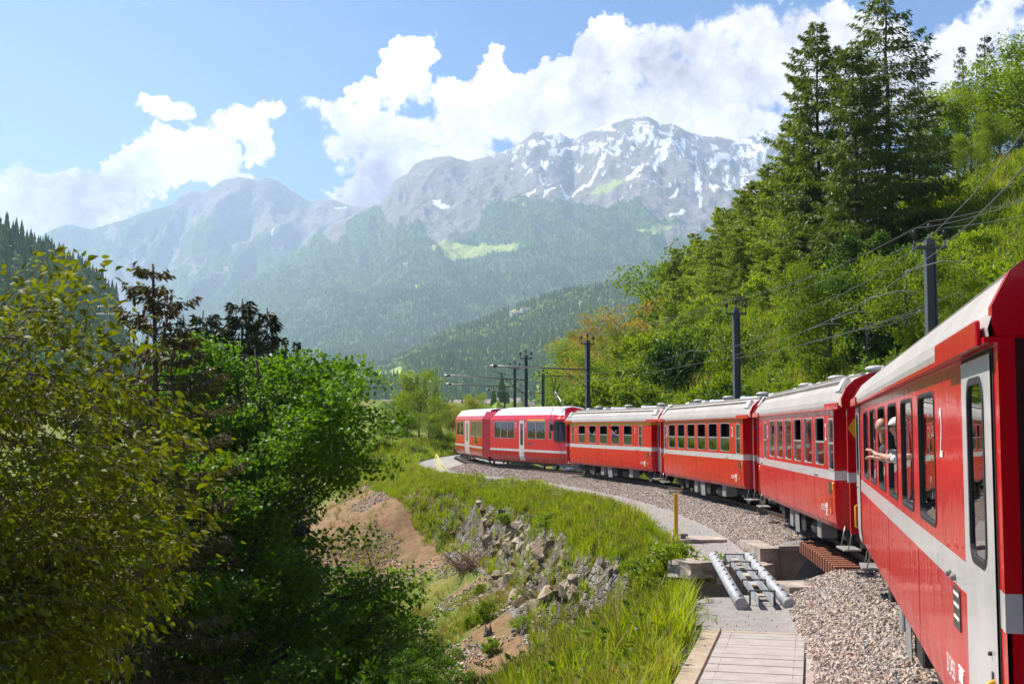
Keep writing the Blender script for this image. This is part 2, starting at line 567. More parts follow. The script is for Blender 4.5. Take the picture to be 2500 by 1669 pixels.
def track_z(y):
    return 1.0e-4 * np.maximum(np.asarray(y, float) - 45.0, 0) ** 2
def track_at(s, d=0.0):
    """point at distance s along the track, d metres to its right"""
    x = np.interp(s, TS, TC[:, 0]); y = np.interp(s, TS, TC[:, 1])
    tx = np.interp(s, TS, TT[:, 0]); ty = np.interp(s, TS, TT[:, 1])
    return x + ty * d, y - tx * d, tx, ty
def track_dist(x, y):
    """signed distance to the centre line (right positive) and arc length"""
    x = np.asarray(x, float).ravel(); y = np.asarray(y, float).ravel()
    D = np.empty_like(x); S = np.empty_like(x)
    for a in range(0, len(x), 20000):
        b = min(a + 20000, len(x))
        dx = x[a:b, None] - TC[None, :, 0]; dy = y[a:b, None] - TC[None, :, 1]
        i = np.argmin(dx * dx + dy * dy, axis=1)
        r = np.arange(b - a)
        ddx, ddy = dx[r, i], dy[r, i]
        D[a:b] = ddx * TT[i, 1] - ddy * TT[i, 0]
        S[a:b] = TS[i]
        far = np.hypot(ddx, ddy)
        D[a:b] = np.where(far > np.abs(D[a:b]) + 0.5, np.sign(D[a:b]) * far, D[a:b])
    return D, S
BR0, BR1 = 24.9, 30.9          # the small bridge lies between these two y values

def edge_at(s, y):
    return 6.3 + 0.5 * fbm(s * 0.12, s * 0 + 3.0, 3, seed=5) * 2 - 1.5 * (1 - sstep(33, 47, y))

def ground(x, y, detail=True):
    x = np.asarray(x, float); y = np.asarray(y, float)
    shp = x.shape
    d, s = track_dist(x, y)
    x = x.ravel(); y = y.ravel()
    tz = track_z(np.minimum(y, 200.0))
    a = -d
    # left: ballast toe, path, grassy shoulder, rock face, rough slope
    e0 = np.interp(a, [-1.2, 1.25, 2.35, 2.6, 3.9, 4.4], [-0.20, -0.20, -0.52, -0.58, -0.60, -0.72])
    k_cliff = sstep(30.5, 33.5, y) * (1 - sstep(74, 84, y))
    edge = edge_at(s, y)
    near = np.interp(a, [4.4, 6.5, 9.0, 14, 24, 40], [0, -0.95, -2.3, -4.9, -9.5, -14])
    mid_a = a - edge
    midp = np.interp(mid_a, [-1.9, 0, 0.25, 1.0, 1.6, 4.5, 10, 20, 34], [0, -1.0, -1.5, -3.5, -4.0, -5.6, -8.6, -13.5, -18])
    farp = np.interp(a, [4.4, 6.5, 9.5, 14, 24, 40], [0, -0.5, -2.0, -4.0, -8.5, -14])
    kf = sstep(70, 86, y)
    prof = near * (1 - kf) + farp * kf
    prof = prof * (1 - k_cliff) + midp * k_cliff
    rise = sstep(104, 122, y) * 1.7                      # the bank beyond the bend
    left = e0 + np.where(a > 4.4, prof * (1 - 0.75 * sstep(108, 124, y)) + rise * sstep(4.4, 9, a), 0)
    # right: narrow bench, then the hillside
    b = d
    right = np.interp(b, [-1, 1.25, 2.1, 3.3, 4.2], [-0.20, -0.20, -0.5, -0.45, -0.2])
    hs = np.maximum(b - 3.6, 0)
    hill = 0.56 * np.minimum(hs, 46) + 1.2 * sstep(2, 22, hs) + 0.34 * np.clip(hs - 46, 0, 60) + 0.05 * np.maximum(hs - 106, 0)
    right = right + hill
    z = np.where(d > 0, right, left) + tz
    # valley bottom of the side stream, opposite slope far to the left
    z = np.where((a > 26), np.maximum(z, -16 + 0 * z), z)
    z = z + np.where(a > 60, (a - 60) * 0.10, 0)
    # stream cut under the bridge
    yc = 0.5 * (BR0 + BR1) - 0.15 * np.clip(7 - x, 0, 12)
    hw = 3.0 + 0.10 * np.clip(4 - x, 0, 20)
    cut = 1 - sstep(hw, hw + 0.35 + 0.25 * np.clip(5.5 - x, 0, 8), np.abs(y - yc))
    floor = -2.35 - 0.42 * np.clip(5.5 - x, 0, 40) + 0.1 * np.clip(x - 9.5, 0, 40)
    z = np.where((cut > 0) & (d < 6), np.minimum(z, z * (1 - cut) + floor * cut), z)
    if detail:
        rough = sstep(4.2, 6.5, a) + sstep(4.5, 8, d)
        flat = 1 - rough
        n = fbm(x * 0.35, y * 0.35, 5, seed=11)
        n2 = fbm(x * 1.9, y * 1.9, 3, seed=21)
        cl = k_cliff * np.exp(-((mid_a - 0.7) / 1.1) ** 2) * (a > 0)
        z = z + rough * (0.32 * n + 0.05 * n2) * (1 + 0.02 * np.abs(d)) + cl * (0.9 * fbm(x * 0.9, y * 0.9, 4, seed=31, ridged=True) - 0.35)
        z = z + flat * 0.012 * n2
        z = z + sstep(8, 40, d) * (1.3 * fbm(x * 0.06, y * 0.06, 3, seed=41))
    return z.reshape(shp)

def ground_at(x, y):
    return float(ground(np.array([x]), np.array([y]))[0])

# ------------------------------------------------------------------ ground materials
M_GROUND, t = new_mat("ground")
co = t.new('ShaderNodeTexCoord').outputs['Object']
att = t.new('ShaderNodeAttribute'); att.attribute_name = 'mask'
sepm = t.new('ShaderNodeSeparateColor'); t.l.new(att.outputs['Color'], sepm.inputs[0])
rockm, pathm, dirtm = sepm.outputs[0], sepm.outputs[1], sepm.outputs[2]
g1 = t.noise(co, 0.35, 5, 0.6); g2 = t.noise(co, 3.0, 5, 0.65); g3 = t.noise(co, 22.0, 4, 0.7)
grass_c = t.mix(t.maprange(g2, 0.3, 0.7), (0.085, 0.13, 0.012), (0.17, 0.20, 0.03))
grass_c = t.mix(t.maprange(g1, 0.45, 0.75), grass_c, (0.30, 0.24, 0.06))
grass_c = t.mix(1.0, grass_c, t.maprange(g3, 0.2, 0.8, 0.6, 1.3), 'MULTIPLY')
dirt_c = t.mix(t.maprange(g2, 0.3, 0.7), (0.19, 0.10, 0.05), (0.34, 0.22, 0.12))
dirt_c = t.mix(t.maprange(t.noise(co, 0.9, 6, 0.7), 0.48, 0.62), dirt_c, (0.16, 0.125, 0.05))
dirt_c = t.mix(1.0, dirt_c, t.maprange(g3, 0.2, 0.8, 0.6, 1.35), 'MULTIPLY')
vr = t.voronoi(t.vmath('ADD', co, t.vmath('SCALE', t.noise(co, 2.0, 3, out=1), scale=0.5)), 2.6, 'F1', 'Color')
vs = t.new('ShaderNodeSeparateColor'); t.l.new(vr, vs.inputs[0])
rock_c = t.ramp(vs.outputs[0], [(0.0, (0.12, 0.10, 0.085)), (0.5, (0.24, 0.21, 0.18)), (1.0, (0.36, 0.33, 0.29))])
rock_c = t.mix(1.0, rock_c, t.maprange(g2, 0.3, 0.75, 0.55, 1.2), 'MULTIPLY')
rock_c = t.mix(t.maprange(g1, 0.5, 0.62), rock_c, (0.09, 0.075, 0.03))
path_c = t.mix(t.maprange(g2, 0.3, 0.7), (0.27, 0.25, 0.235), (0.35, 0.325, 0.30))
path_c = t.mix(1.0, path_c, t.maprange(t.noise(co, 60.0, 3, 0.8), 0.25, 0.75, 0.55, 1.4), 'MULTIPLY')
col = grass_c
wob = t.math('MULTIPLY', t.math('SUBTRACT', g2, 0.5), 0.9)
def edgef(m): return t.maprange(t.math('ADD', m, wob), 0.42, 0.58)
col = t.mix(edgef(dirtm), col, dirt_c)
col = t.mix(edgef(rockm), col, rock_c)
col = t.mix(edgef(pathm), col, path_c)
vb = t.voronoi(co, 3.2, 'DISTANCE_TO_EDGE')
hgt = t.math('ADD', t.math('MULTIPLY', g3, 0.5), t.math('MULTIPLY', t.math('MULTIPLY', t.maprange(vb, 0.0, 0.12), edgef(rockm)), 1.0))
nb = t.bump(hgt, 0.9, 0.09)
p = principled(t, col, 0.9, 0, 0.2, nb)
t.l.new(p.outputs[0], t.out.inputs[0])

def axis(segs):
    out = []
    for a, b, st in segs:
        out += list(np.arange(a, b, st))
    out.append(segs[-1][1])
    return np.array(out)
gx = axis([(-95, -40, 3.0), (-40, -18, 1.0), (-18, -9, 0.45), (-9, 14, 0.26), (14, 40, 0.8), (40, 170, 3.0)])
gy = axis([(-12, 12, 1.6), (12, 62, 0.27), (62, 100, 0.4), (100, 140, 0.5), (140, 320, 4.0)])
GX, GY = np.meshgrid(gx, gy)
GZ = ground(GX, GY)
gd, gs = track_dist(GX, GY)
yy = GY.ravel(); xx = GX.ravel()
ga = -gd
kc = sstep(30.5, 33.5, yy) * (1 - sstep(76, 86, yy))
EDG = edge_at(gs, yy)
dzy, dzx = np.gradient(GZ, gy, gx)
slope = np.hypot(dzx, dzy).ravel()
rock = np.clip(sstep(1.1, 1.9, slope) * (ga > 5), 0, 1)
rock = np.maximum(rock, 0.85 * kc * sstep(-0.3, 0.2, ga - EDG) * (1 - sstep(1.7, 2.5, ga - EDG)))
path = ((ga > -3.2) & (ga < 4.15)).astype(float)
cutm = (np.abs(yy - 27.9) < 3.4) & (ga > -3) & (ga < 4.5)
path[cutm] = 0.75
dirtn = fbm(xx * 0.16, yy * 0.16, 4, seed=51)
dirt = sstep(0.02, 0.3, dirtn + 0.08) * sstep(7.2, 8.5, ga) * sstep(33, 38, yy) * (1 - sstep(84, 95, yy)) * 0.9
dirt = np.maximum(dirt, sstep(70, 78, yy) * (1 - sstep(98, 108, yy)) * sstep(6.0, 7.0, ga) * 0.85)
dirt = np.maximum(dirt, 0.55 * sstep(0.15, 0.4, dirtn) * (gd > 8))
dirt[cutm & (ga < 3.0)] = 0.9
ny_, nx_ = GX.shape
idx = np.arange(nx_ * ny_).reshape(ny_, nx_)
F = np.stack([idx[:-1, :-1], idx[:-1, 1:], idx[1:, 1:], idx[1:, :-1]], -1).reshape(-1, 4)
V = np.stack([GX.ravel(), GY.ravel(), GZ.ravel()], 1)
me = np_mesh("ground", V, F, M_GROUND, True, {'mask': np.stack([rock, path, dirt], 1)})
tag(link("ground", me), "grassy hillside and embankment carrying the railway", kind='structure')

# ------------------------------------------------------------------ far terrain, laid out as valleys and ranges at their distances
M_MTN, t = new_mat("mountain_ground")
co = t.new('ShaderNodeTexCoord').outputs['Object']
att = t.new('ShaderNodeAttribute'); att.attribute_name = 'mask'
sm = t.new('ShaderNodeSeparateColor'); t.l.new(att.outputs['Color'], sm.inputs[0])
f1 = t.noise(co, 0.006, 8, 0.65); f2 = t.noise(co, 0.03, 6, 0.7); f3 = t.noise(co, 0.0016, 6, 0.6)
rockc = t.mix(t.maprange(f2, 0.3, 0.7), (0.10, 0.085, 0.085), (0.34, 0.29, 0.26))
rockc = t.mix(t.maprange(f1, 0.5, 0.68), rockc, (0.13, 0.14, 0.07))
forc = t.mix(t.maprange(f2, 0.35, 0.65), (0.035, 0.075, 0.018), (0.09, 0.14, 0.03))
meadc = t.mix(t.maprange(f2, 0.3, 0.7), (0.22, 0.30, 0.05), (0.42, 0.46, 0.12))
def ef(m, k=0.8, lo=0.40, hi=0.60):
    return t.maprange(t.math('ADD', m, t.math('MULTIPLY', t.math('SUBTRACT', f2, 0.5), k)), lo, hi)
c = t.mix(ef(sm.outputs[0]), rockc, forc)
c = t.mix(ef(sm.outputs[2]), c, meadc)
fs = t.noise(t.mapping(co, (1.0, 0.35, 0.35), (0, 0, 0.4)), 0.034, 7, 0.72)
sn = t.maprange(t.math('ADD', sm.outputs[1], t.math('MULTIPLY', t.math('SUBTRACT', fs, 0.5), 2.8)), 0.60, 0.65)
c = t.mix(sn, c, (0.86, 0.88, 0.90))
p = principled(t, c, 0.95, 0, 0.1, t.bump(t.math('ADD', f1, f2), 0.7, 14.0))
t.l.new(p.outputs[0], t.out.inputs[0])

def curve(pts):
    pts = sorted(pts)
    xs = np.array([a for a, b in pts], float); ys = np.array([b for a, b in pts], float)
    return lambda u: np.interp(u, xs, ys)
RIDGE_MAIN = curve([(300, 770), (440, 725), (520, 672), (600, 628), (700, 560), (760, 515), (830, 480), (868, 468), (890, 440), (905, 415), (935, 398), (950, 376), (965, 370),
    (1030, 358), (1050, 366), (1075, 372), (1130, 360), (1160, 345), (1190, 330), (1225, 305), (1260, 306), (1285, 302), (1315, 325), (1330, 312), (1345, 306), (1400, 284),
    (1450, 273), (1490, 267), (1520, 284), (1545, 283), (1560, 290), (1590, 304), (1620, 312), (1650, 310), (1700, 320), (1760, 298), (1850, 330), (2000, 360), (2600, 420)])
RIDGE_LEFT = curve([(-600, 700), (-200, 640), (30, 575), (60, 560), (95, 542), (140, 518), (165, 514), (185, 520), (205, 527), (260, 510), (320, 490), (390, 466), (420, 441), (440, 433), (462, 446),
    (480, 432), (500, 416), (545, 404), (580, 411), (605, 404), (620, 405), (640, 416), (680, 441), (705, 458), (740, 458), (765, 456), (785, 466), (810, 474), (835, 476), (900, 500), (1100, 600)])
RIDGE_MID = curve([(700, 905), (800, 880), (860, 850), (900, 832), (950, 812), (1000, 790), (1050, 768), (1100, 745), (1150, 722), (1200, 703), (1250, 688), (1300, 672), (1400, 655), (1480, 640),
    (1600, 600), (1800, 560), (2600, 500)])
RIDGE_NEAR = curve([(-900, 380), (-300, 430), (-100, 480), (0, 512), (60, 545), (130, 580), (200, 628), (240, 652), (270, 690), (285, 740), (310, 830), (360, 930), (500, 985)])

FOREST_PTS = []
def terrain_sheet(name, u0, u1, du, ys, prof, amp, masks, seed, label, skirt=None):
    U = np.arange(u0, u1 + du, du)
    UU, YY = np.meshgrid(U, ys)
    fy = (YY - ys[0]) / (ys[-1] - ys[0])
    yd = prof(UU, fy)
    # picture measures -> tangents
    sx = UU * KD - 1250.0; sy = 834.5 - yd * KD
    dy = FOCAL * CP - sy * SP; dz = FOCAL * SP + sy * CP
    X = sx / (FOCAL * CP - (834.5 - 600 * KD) * SP) * YY
    Z = EYE + dz / dy * YY
    Z = Z + amp(X, YY, fy)
    if skirt:
        X = np.vstack([X, X[-1:] * 1.02]); YY2 = np.vstack([YY, YY[-1:] * 1.04]); Z = np.vstack([Z, Z[-1:] - skirt])
        UU = np.vstack([UU, UU[-1:]]); fy = np.vstack([fy, fy[-1:] * 1.0]); yd = np.vstack([yd, yd[-1:]])
    else:
        YY2 = YY
    n, m = X.shape
    idx = np.arange(n * m).reshape(n, m)
    F = np.stack([idx[:-1, :-1], idx[:-1, 1:], idx[1:, 1:], idx[1:, :-1]], -1).reshape(-1, 4)
    Zx = np.gradient(Z, axis=1) / np.gradient(X, axis=1); Zy = np.gradient(Z, axis=0) / np.gradient(YY2, axis=0)
    msk = masks(UU, fy, yd, X, YY2, Z, Zx, Zy)
    V = np.stack([X.ravel(), YY2.ravel(), Z.ravel()], 1)
    me = np_mesh(name, V, F, M_MTN, True, {'mask': msk.reshape(-1, 3)})
    o = link(name, me)
    tag(o, label, kind='structure')
    FOREST_PTS.append((X, YY2, Z, msk[..., 0], UU, yd))
    return o

def prof_main(u, f):
    top = RIDGE_MAIN(u)
    return 905 + (top - 905) * (0.85 * f + 0.15 * f ** 3)
def amp_main(x, y, f):
    g = fbm(x / 900.0 + 0.35 * y / 900.0, y / 2600.0, 6, seed=61, ridged=True, gain=0.55)
    g2 = fbm(x / 230.0, y / 420.0, 5, seed=71, ridged=True, gain=0.6)
    k = np.minimum(f * 3.0, 1.0) * (0.4 + 0.6 * f)
    edge = 1 - 0.93 * sstep(0.93, 1.0, f)
    return (190 * (g - 0.35) * k + 85 * (g2 - 0.3) * (0.25 + 0.75 * f) * k) * edge + 10 * g2 * sstep(0.9, 1, f)
def band(u, yd, cx, cy, rx, ry):
    return np.exp(-(((u - cx) / rx) ** 2 + ((yd - cy) / ry) ** 2))
def masks_main(u, f, yd, x, y, z, zx, zy):
    nz = fbm(u / 60.0, yd / 30.0, 5, seed=81)
    tree = np.interp(u, [400, 600, 760, 870, 960, 1050, 1150, 1250, 1330, 1450, 1530, 1600, 1700, 2600], [700, 600, 520, 470, 520, 520, 455, 435, 430, 450, 520, 530, 520, 520])
    forest = sstep(-12, 12, yd - tree + nz * 45)
    gully = fbm(u / 26.0 + yd / 60.0, yd / 70.0, 4, seed=91, ridged=True)
    snow_line = np.interp(u, [800, 950, 1150, 1250, 1500, 1750, 2600], [330, 372, 385, 445, 450, 460, 470])
    ns = fbm(u / 22.0, yd / 11.0, 5, seed=95)
    high = sstep(0, 1, (snow_line - yd) / 130.0)
    snow = np.clip(0.20 + 0.42 * high + 0.75 * ns + 0.35 * (gully - 0.5), 0, 1) * sstep(25, -25, yd - snow_line) * (u > 880)
    for (x0, y0, x1, y1, wd) in ((1600, 400, 1608, 480, 7), (1608, 400, 1640, 350, 5), (1596, 400, 1580, 350, 4), (1570, 325, 1500, 385, 11), (1500, 385, 1440, 400, 6), (1640, 455, 1700, 430, 9),
                                 (1520, 447, 1556, 437, 4), (1540, 490, 1575, 486, 4), (1700, 420, 1706, 380, 4), (1286, 395, 1300, 435, 6), (1235, 440, 1270, 425, 5), (1300, 420, 1380, 370, 5), (995, 437, 1030, 440, 5),
                                 (1180, 440, 1230, 420, 4), (1640, 340, 1690, 350, 6)):
        L = math.hypot(x1 - x0, y1 - y0)
        tt = np.clip(((u - x0) * (x1 - x0) + (yd - y0) * (y1 - y0)) / L ** 2, 0, 1)
        dd = np.hypot(u - (x0 + tt * (x1 - x0)), yd - (y0 + tt * (y1 - y0)))
        snow = np.maximum(snow, 0.9 * (dd < wd * (0.75 + 0.9 * ns)))
    mead = 1.5 * band(u, yd, 1090, 555, 95, 24) + 0.8 * band(u, yd, 1285, 535, 25, 8) + 0.9 * band(u, yd, 1500, 515, 60, 7) + 0.6 * band(u, yd, 960, 640, 16, 26) + 0.5 * band(u, yd, 930, 600, 30, 10)
    mead = np.clip(mead + (fbm(u / 28.0, yd / 16.0, 4, seed=99) - 0.32) * 0.9 * sstep(560, 640, yd), 0, 1)
    mead = np.maximum(mead, 0.75 * band(u, yd, 1400, 405, 70, 14) + 0.6 * band(u, yd, 1180, 455, 60, 10))
    forest = forest * (1 - sstep(0.35, 0.6, mead))
    forest = forest * (1 - 0.8 * sstep(0.45, 0.7, band(u, yd, 1010, 520, 60, 22) * (0.9 + ns)))
    return np.stack([forest, snow * (1 - 0.7 * forest), mead], -1)
terrain_sheet("mountain", 300, 2400, 4.2, np.linspace(3200, 9000, 330), prof_main, amp_main, masks_main, 1, "snow-streaked rocky massif above forested slopes", skirt=900)

def prof_left(u, f):
    return 860 + (RIDGE_LEFT(u) - 860) * (0.8 * f + 0.2 * f ** 2)
def amp_left(x, y, f):
    g = fbm(x / 800.0, y / 3000.0, 6, seed=161, ridged=True, gain=0.55)
    g2 = fbm(x / 240.0, y / 600.0, 4, seed=171, ridged=True)
    return (330 * (g - 0.35) + 70 * (g2 - 0.3)) * np.minimum(f * 3, 1) * (1 - 0.95 * sstep(0.9, 1.0, f)) + 8 * g2 * sstep(0.9, 1, f)
def masks_left(u, f, yd, x, y, z, zx, zy):
    nz = fbm(u / 50.0, yd / 40.0, 5, seed=181)
    tree = np.interp(u, [-600, 0, 300, 420, 500, 600, 700, 900], [300, 400, 470, 470, 540, 560, 520, 520])
    forest = sstep(-25, 25, yd - tree + nz * 90) * sstep(-0.55, -0.2, nz)
    ns = fbm(u / 10.0, yd / 14.0, 4, seed=195)
    snow = np.clip(0.35 + 1.0 * ns, 0, 1) * sstep(500, 440, yd) * 0.35
    snow = np.maximum(snow, 0.9 * ((np.hypot((u - 625) / 3, (yd - 538) / 12) < 1) | (np.hypot((u - 780) / 18, (yd - 478) / 2.5) < 1)))
    mead = np.clip(0.3 + 0.8 * fbm(u / 30, yd / 20, 4, seed=199), 0, 1) * 0.5 * (yd > 620)
    return np.stack([forest, snow, mead], -1)
terrain_sheet("distant_mountain", -420, 1000, 6, np.linspace(8200, 11500, 170), prof_left, amp_left, masks_left, 2, "hazy brown double-topped mountain at the valley's left", skirt=1200)

def prof_mid(u, f):
    return 930 + (RIDGE_MID(u) - 930) * (1 - (1 - f) ** 1.25)
def amp_mid(x, y, f):
    g = fbm(x / 420.0, y / 700.0, 5, seed=261, ridged=True)
    return 48 * (g - 0.35) * np.minimum(f * 3, 1) * (1 - 0.9 * sstep(0.88, 1.0, f))
def masks_mid(u, f, yd, x, y, z, zx, zy):
    nz = fbm(u / 40.0, yd / 22.0, 5, seed=281)
    mead = 1.2 * band(u, yd, 1130, 715, 70, 9) + 0.9 * band(u, yd, 1330, 690, 24, 12) + 1.4 * band(u, yd, 840, 860, 60, 30) + 1.0 * band(u, yd, 1050, 725, 40, 6)
    low = np.interp(u, [700, 850, 950, 1050, 1150, 1300, 1500], [860, 850, 862, 858, 850, 872, 880])
    fields = sstep(-6, 14, yd - low)
    strips = fbm(u / 55.0, yd / 9.0, 3, seed=291)
    mead = np.clip(mead + (nz - 0.36) * 0.8 + fields * (0.75 + 1.1 * strips), 0, 1)
    forest = (1 - sstep(0.4, 0.6, mead))
    return np.stack([forest, 0 * forest, mead], -1)
terrain_sheet("forested_ridge", 700, 2400, 5, np.linspace(1700, 3400, 150), prof_mid, amp_mid, masks_mid, 3, "forested spur descending into the valley", skirt=260)

def prof_val(u, f):
    return np.interp(f, [0, 0.05, 0.2, 0.45, 1.0], [1000, 985, 950, 925, 890]) + 0 * u
def amp_val(x, y, f):
    return 7 * fbm(x / 160.0, y / 160.0, 4, seed=361) * np.minimum(f * 4, 1)
def masks_val(u, f, yd, x, y, z, zx, zy):
    st = fbm(x / 120.0, y / 60.0, 4, seed=381)
    mead = np.clip(0.62 + 1.3 * st, 0, 1)
    mead = np.maximum(mead, 1.2 * band(u, yd, 840, 905, 90, 30))
    forest = 1 - sstep(0.35, 0.6, mead)
    return np.stack([forest, 0 * forest, np.clip(mead, 0, 1)], -1)
terrain_sheet("valley", -500, 2600, 12, np.concatenate([np.linspace(235, 1200, 60), np.linspace(1230, 3350, 80)]), lambda u, f: prof_val(u, f), amp_val, masks_val, 4, "valley floor with meadows and hedgerows")

def prof_near(u, f):
    return 990 + (RIDGE_NEAR(u) - 990) * f
def amp_near(x, y, f):
    return 14 * (fbm(x / 120.0, y / 120.0, 4, seed=461, ridged=True) - 0.35) * np.minimum(f * 3, 1) * (1 - sstep(0.85, 1.0, f))
def masks_near(u, f, yd, x, y, z, zx, zy):
    mead = 1.2 * band(u, yd, 285, 775, 20, 14)
    forest = 1 - sstep(0.4, 0.6, mead)
    return np.stack([forest, 0 * forest, mead], -1)
terrain_sheet("wooded_slope_hill", -700, 500, 6, np.linspace(420, 1100, 90), prof_near, amp_near, masks_near, 5, "dark conifer-covered slope at the valley's left side", skirt=150)
# ------------------------------------------------------------------ railway track
M_SLEEPER = simple("dark_sleeper", (0.045, 0.030, 0.022), 0.85, 0, 0.3, 3.0, 0.3)
M_TIMBER = simple("bridge_timber", (0.23, 0.075, 0.035), 0.75, 0, 0.25, 4.0, 0.3)
M_RAIL = simple("rusty_rail", (0.10, 0.055, 0.035), 0.55, 0.4, 0.2, 4.0)
M_RAILTOP = simple("polished_rail_head", (0.45, 0.43, 0.41), 0.25, 0.9, 0.1)
track = empty("railway_track", (0, 0, 0))
tag(track, "single narrow gauge railway track curving away under the red train", kind='structure')
for side in (-1, 1):
    mb = MB()
    rings, top = [], []
    for s in np.arange(8, 178, 0.8):
        x, y, tx, ty = track_at(s, side * 0.5)
        z = float(track_z(y))
        nx, ny = ty, -tx
        prof = [(-0.06, -0.15), (-0.06, -0.135), (-0.012, -0.12), (-0.012, -0.035), (-0.033, -0.03), (-0.033, -0.003), (0.033, -0.003), (0.033, -0.03), (0.012, -0.035), (0.012, -0.12), (0.06, -0.135), (0.06, -0.15)]
        rings.append([(x + nx * a, y + ny * a, z + b) for a, b in prof])
        top.append([(x + nx * a, y + ny * a, z + 0.0) for a in (-0.03, 0.03)])
    mb.mat(M_RAIL).loft(rings)
    mb.mat(M_RAILTOP).loft(top, closed=False)
    mb.build("rail", track)
mb = MB().mat(M_SLEEPER); mb.cbox(-0.95, 0.95, -0.11, 0.11, -0.30, -0.155, 0.02)
mb.mat(M_STEEL)
for sx in (-0.5, 0.5):
    mb.box(sx - 0.14, sx + 0.14, -0.07, 0.07, -0.156, -0.148)
    for k in (-0.1, 0.1): mb.lathe([(0.02, -0.148), (0.02, -0.115), (0.008, -0.105)], 6, Matrix.Translation((sx + k, 0, 0)))
sl_me = mb.mesh("sleeper")
mb = MB().mat(M_TIMBER); mb.cbox(-1.22, 1.22, -0.10, 0.10, -0.44, -0.155, 0.012)
mb.mat(M_DARK)
for sx in (-0.5, 0.5):
    mb.box(sx - 0.17, sx + 0.17, -0.08, 0.08, -0.156, -0.142)
    for k in (-0.13, 0.13): mb.lathe([(0.035, -0.142), (0.035, -0.10), (0.018, -0.09)], 6, Matrix.Translation((sx + k, 0, 0)))
bs_me = mb.mesh("bridge_sleeper")
n_sl = 0
s = 22.0
while s < 150:
    x, y, tx, ty = track_at(s)
    on_bridge = BR0 - 0.1 < y < BR1 - 0.3
    o = link("bridge_sleeper" if on_bridge else "sleeper", bs_me if on_bridge else sl_me, track, (x, y, float(track_z(y))), (0, 0, math.atan2(-tx, ty)))
    s += 0.40 if on_bridge else 0.62
# bridge girders
mb = MB().mat(M_DARK)
for side in (-0.55, 0.55):
    pts = []
    for y in (BR0 - 0.3, BR1 + 0.1):
        i = np.argmin(np.abs(TC[:, 1] - y)); x, yy_, tx, ty = track_at(TS[i], side)
        pts.append((x, yy_))
    (x0, y0), (x1, y1) = pts
    a = math.atan2(y1 - y0, x1 - x0); L = math.hypot(x1 - x0, y1 - y0)
    M = Matrix.Translation((x0, y0, 0)) @ Matrix.Rotation(a, 4, 'Z')
    mb.box(0, L, -0.13, 0.13, -0.47, -0.443, M); mb.box(0, L, -0.012, 0.012, -1.0, -0.472, M); mb.box(0, L, -0.13, 0.13, -1.03, -1.002, M)
mb.build("girder", track)

# ------------------------------------------------------------------ coaches
def side_line(n, f):
    """n, f: near and far point (x, y) of the camera-side wall -> helper that turns a picture column into metres from the near point"""
    n, f = Vector(n), Vector(f)
    d = (f - n); L = d.length; d = d / L
    def at(px):
        k = (px - 1250.0) / FOCAL * 1.0        # x = k * y (nearly)
        # n.x + l d.x = k (n.y + l d.y)
        return (k * n.y - n.x) / (d.x - k * d.y)
    return n, f, d, L, at

def rounded(x0, x1, z0, z1, r, n=4):
    pts = []
    for cx, cz, a0 in ((x1 - r, z0 + r, -90), (x1 - r, z1 - r, 0), (x0 + r, z1 - r, 90), (x0 + r, z0 + r, 180)):
        for k in range(n + 1):
            a = R(a0 + 90 * k / n)
            pts.append((cx + r * math.cos(a), cz + r * math.sin(a)))
    return pts

def window_mesh(name, wd, z0, z1, frame_mat, body_mat, r=0.10, bar=None, fw=0.035, depth=0.03, proud=0.006):
    """frame of a window centred on x = 0 in the plane y = 0 (outside is +y)"""
    mb = MB()
    outer = rounded(-wd / 2, wd / 2, z0, z1, r)
    n = len(outer)
    # corner fillers between the square opening and the rounded frame
    mb.mat(body_mat)
    sq = []
    m = n // 4
    cor = [(wd / 2, z0), (wd / 2, z1), (-wd / 2, z1), (-wd / 2, z0)]
    for q in range(4):
        arc = outer[q * m:(q + 1) * m]
        cx, cz = cor[q]
        for k in range(m - 1):
            mb.poly([(cx, 0.001, cz), (arc[k + 1][0], 0.001, arc[k + 1][1]), (arc[k][0], 0.001, arc[k][1])])
    mb.mat(frame_mat)
    inner = rounded(-wd / 2 + fw, wd / 2 - fw, z0 + fw, z1 - fw, max(r - fw, 0.01))
    rings = [[(x, -0.002, z) for x, z in outer], [(x, proud, z) for x, z in outer], [(x, proud, z) for x, z in inner], [(x, -depth, z) for x, z in inner]]
    mb.loft(rings)
    if bar is not None:
        mb.box(-wd / 2 + fw, wd / 2 - fw, -0.02, 0.004, bar - 0.018, bar + 0.018)
    fm = mb.mesh(name)
    pm = MB().mat(M_GLASS)
    y = -depth * 0.6
    pm.poly([(x, y, z) for x, z in inner][::-1])
    return fm, pm.mesh("pane")

def text_mesh(txt, size, mat, name):
    cu = bpy.data.curves.new(name, 'FONT')
    cu.body = txt; cu.size = size; cu.align_x = 'CENTER'; cu.align_y = 'BOTTOM_BASELINE' if False else 'BOTTOM'
    cu.extrude = 0.001
    tmp = bpy.data.objects.new("text", cu)
    COL.objects.link(tmp)
    dg = bpy.context.evaluated_depsgraph_get()
    me = bpy.data.meshes.new_from_object(tmp.evaluated_get(dg))
    bpy.data.objects.remove(tmp); bpy.data.curves.remove(cu)
    me.name = name
    me.materials.clear(); me.materials.append(mat)
    return me

def put_text(txt, h, x, y, z, parent, name, side=1, squash=1.0, mat=None):
    me = text_mesh(txt, h / 0.72, mat or M_PRINT, name)
    # text lies in its xy plane: stand it up, facing outwards from the car side
    o = link(name, me, parent)
    o.matrix_local = Matrix.Translation((x, y, z)) @ Matrix.Rotation(R(180) if side > 0 else 0, 4, 'Z') @ Matrix.Rotation(R(90), 4, 'X') @ Matrix.Diagonal((squash, 1, 1, 1))
    return o

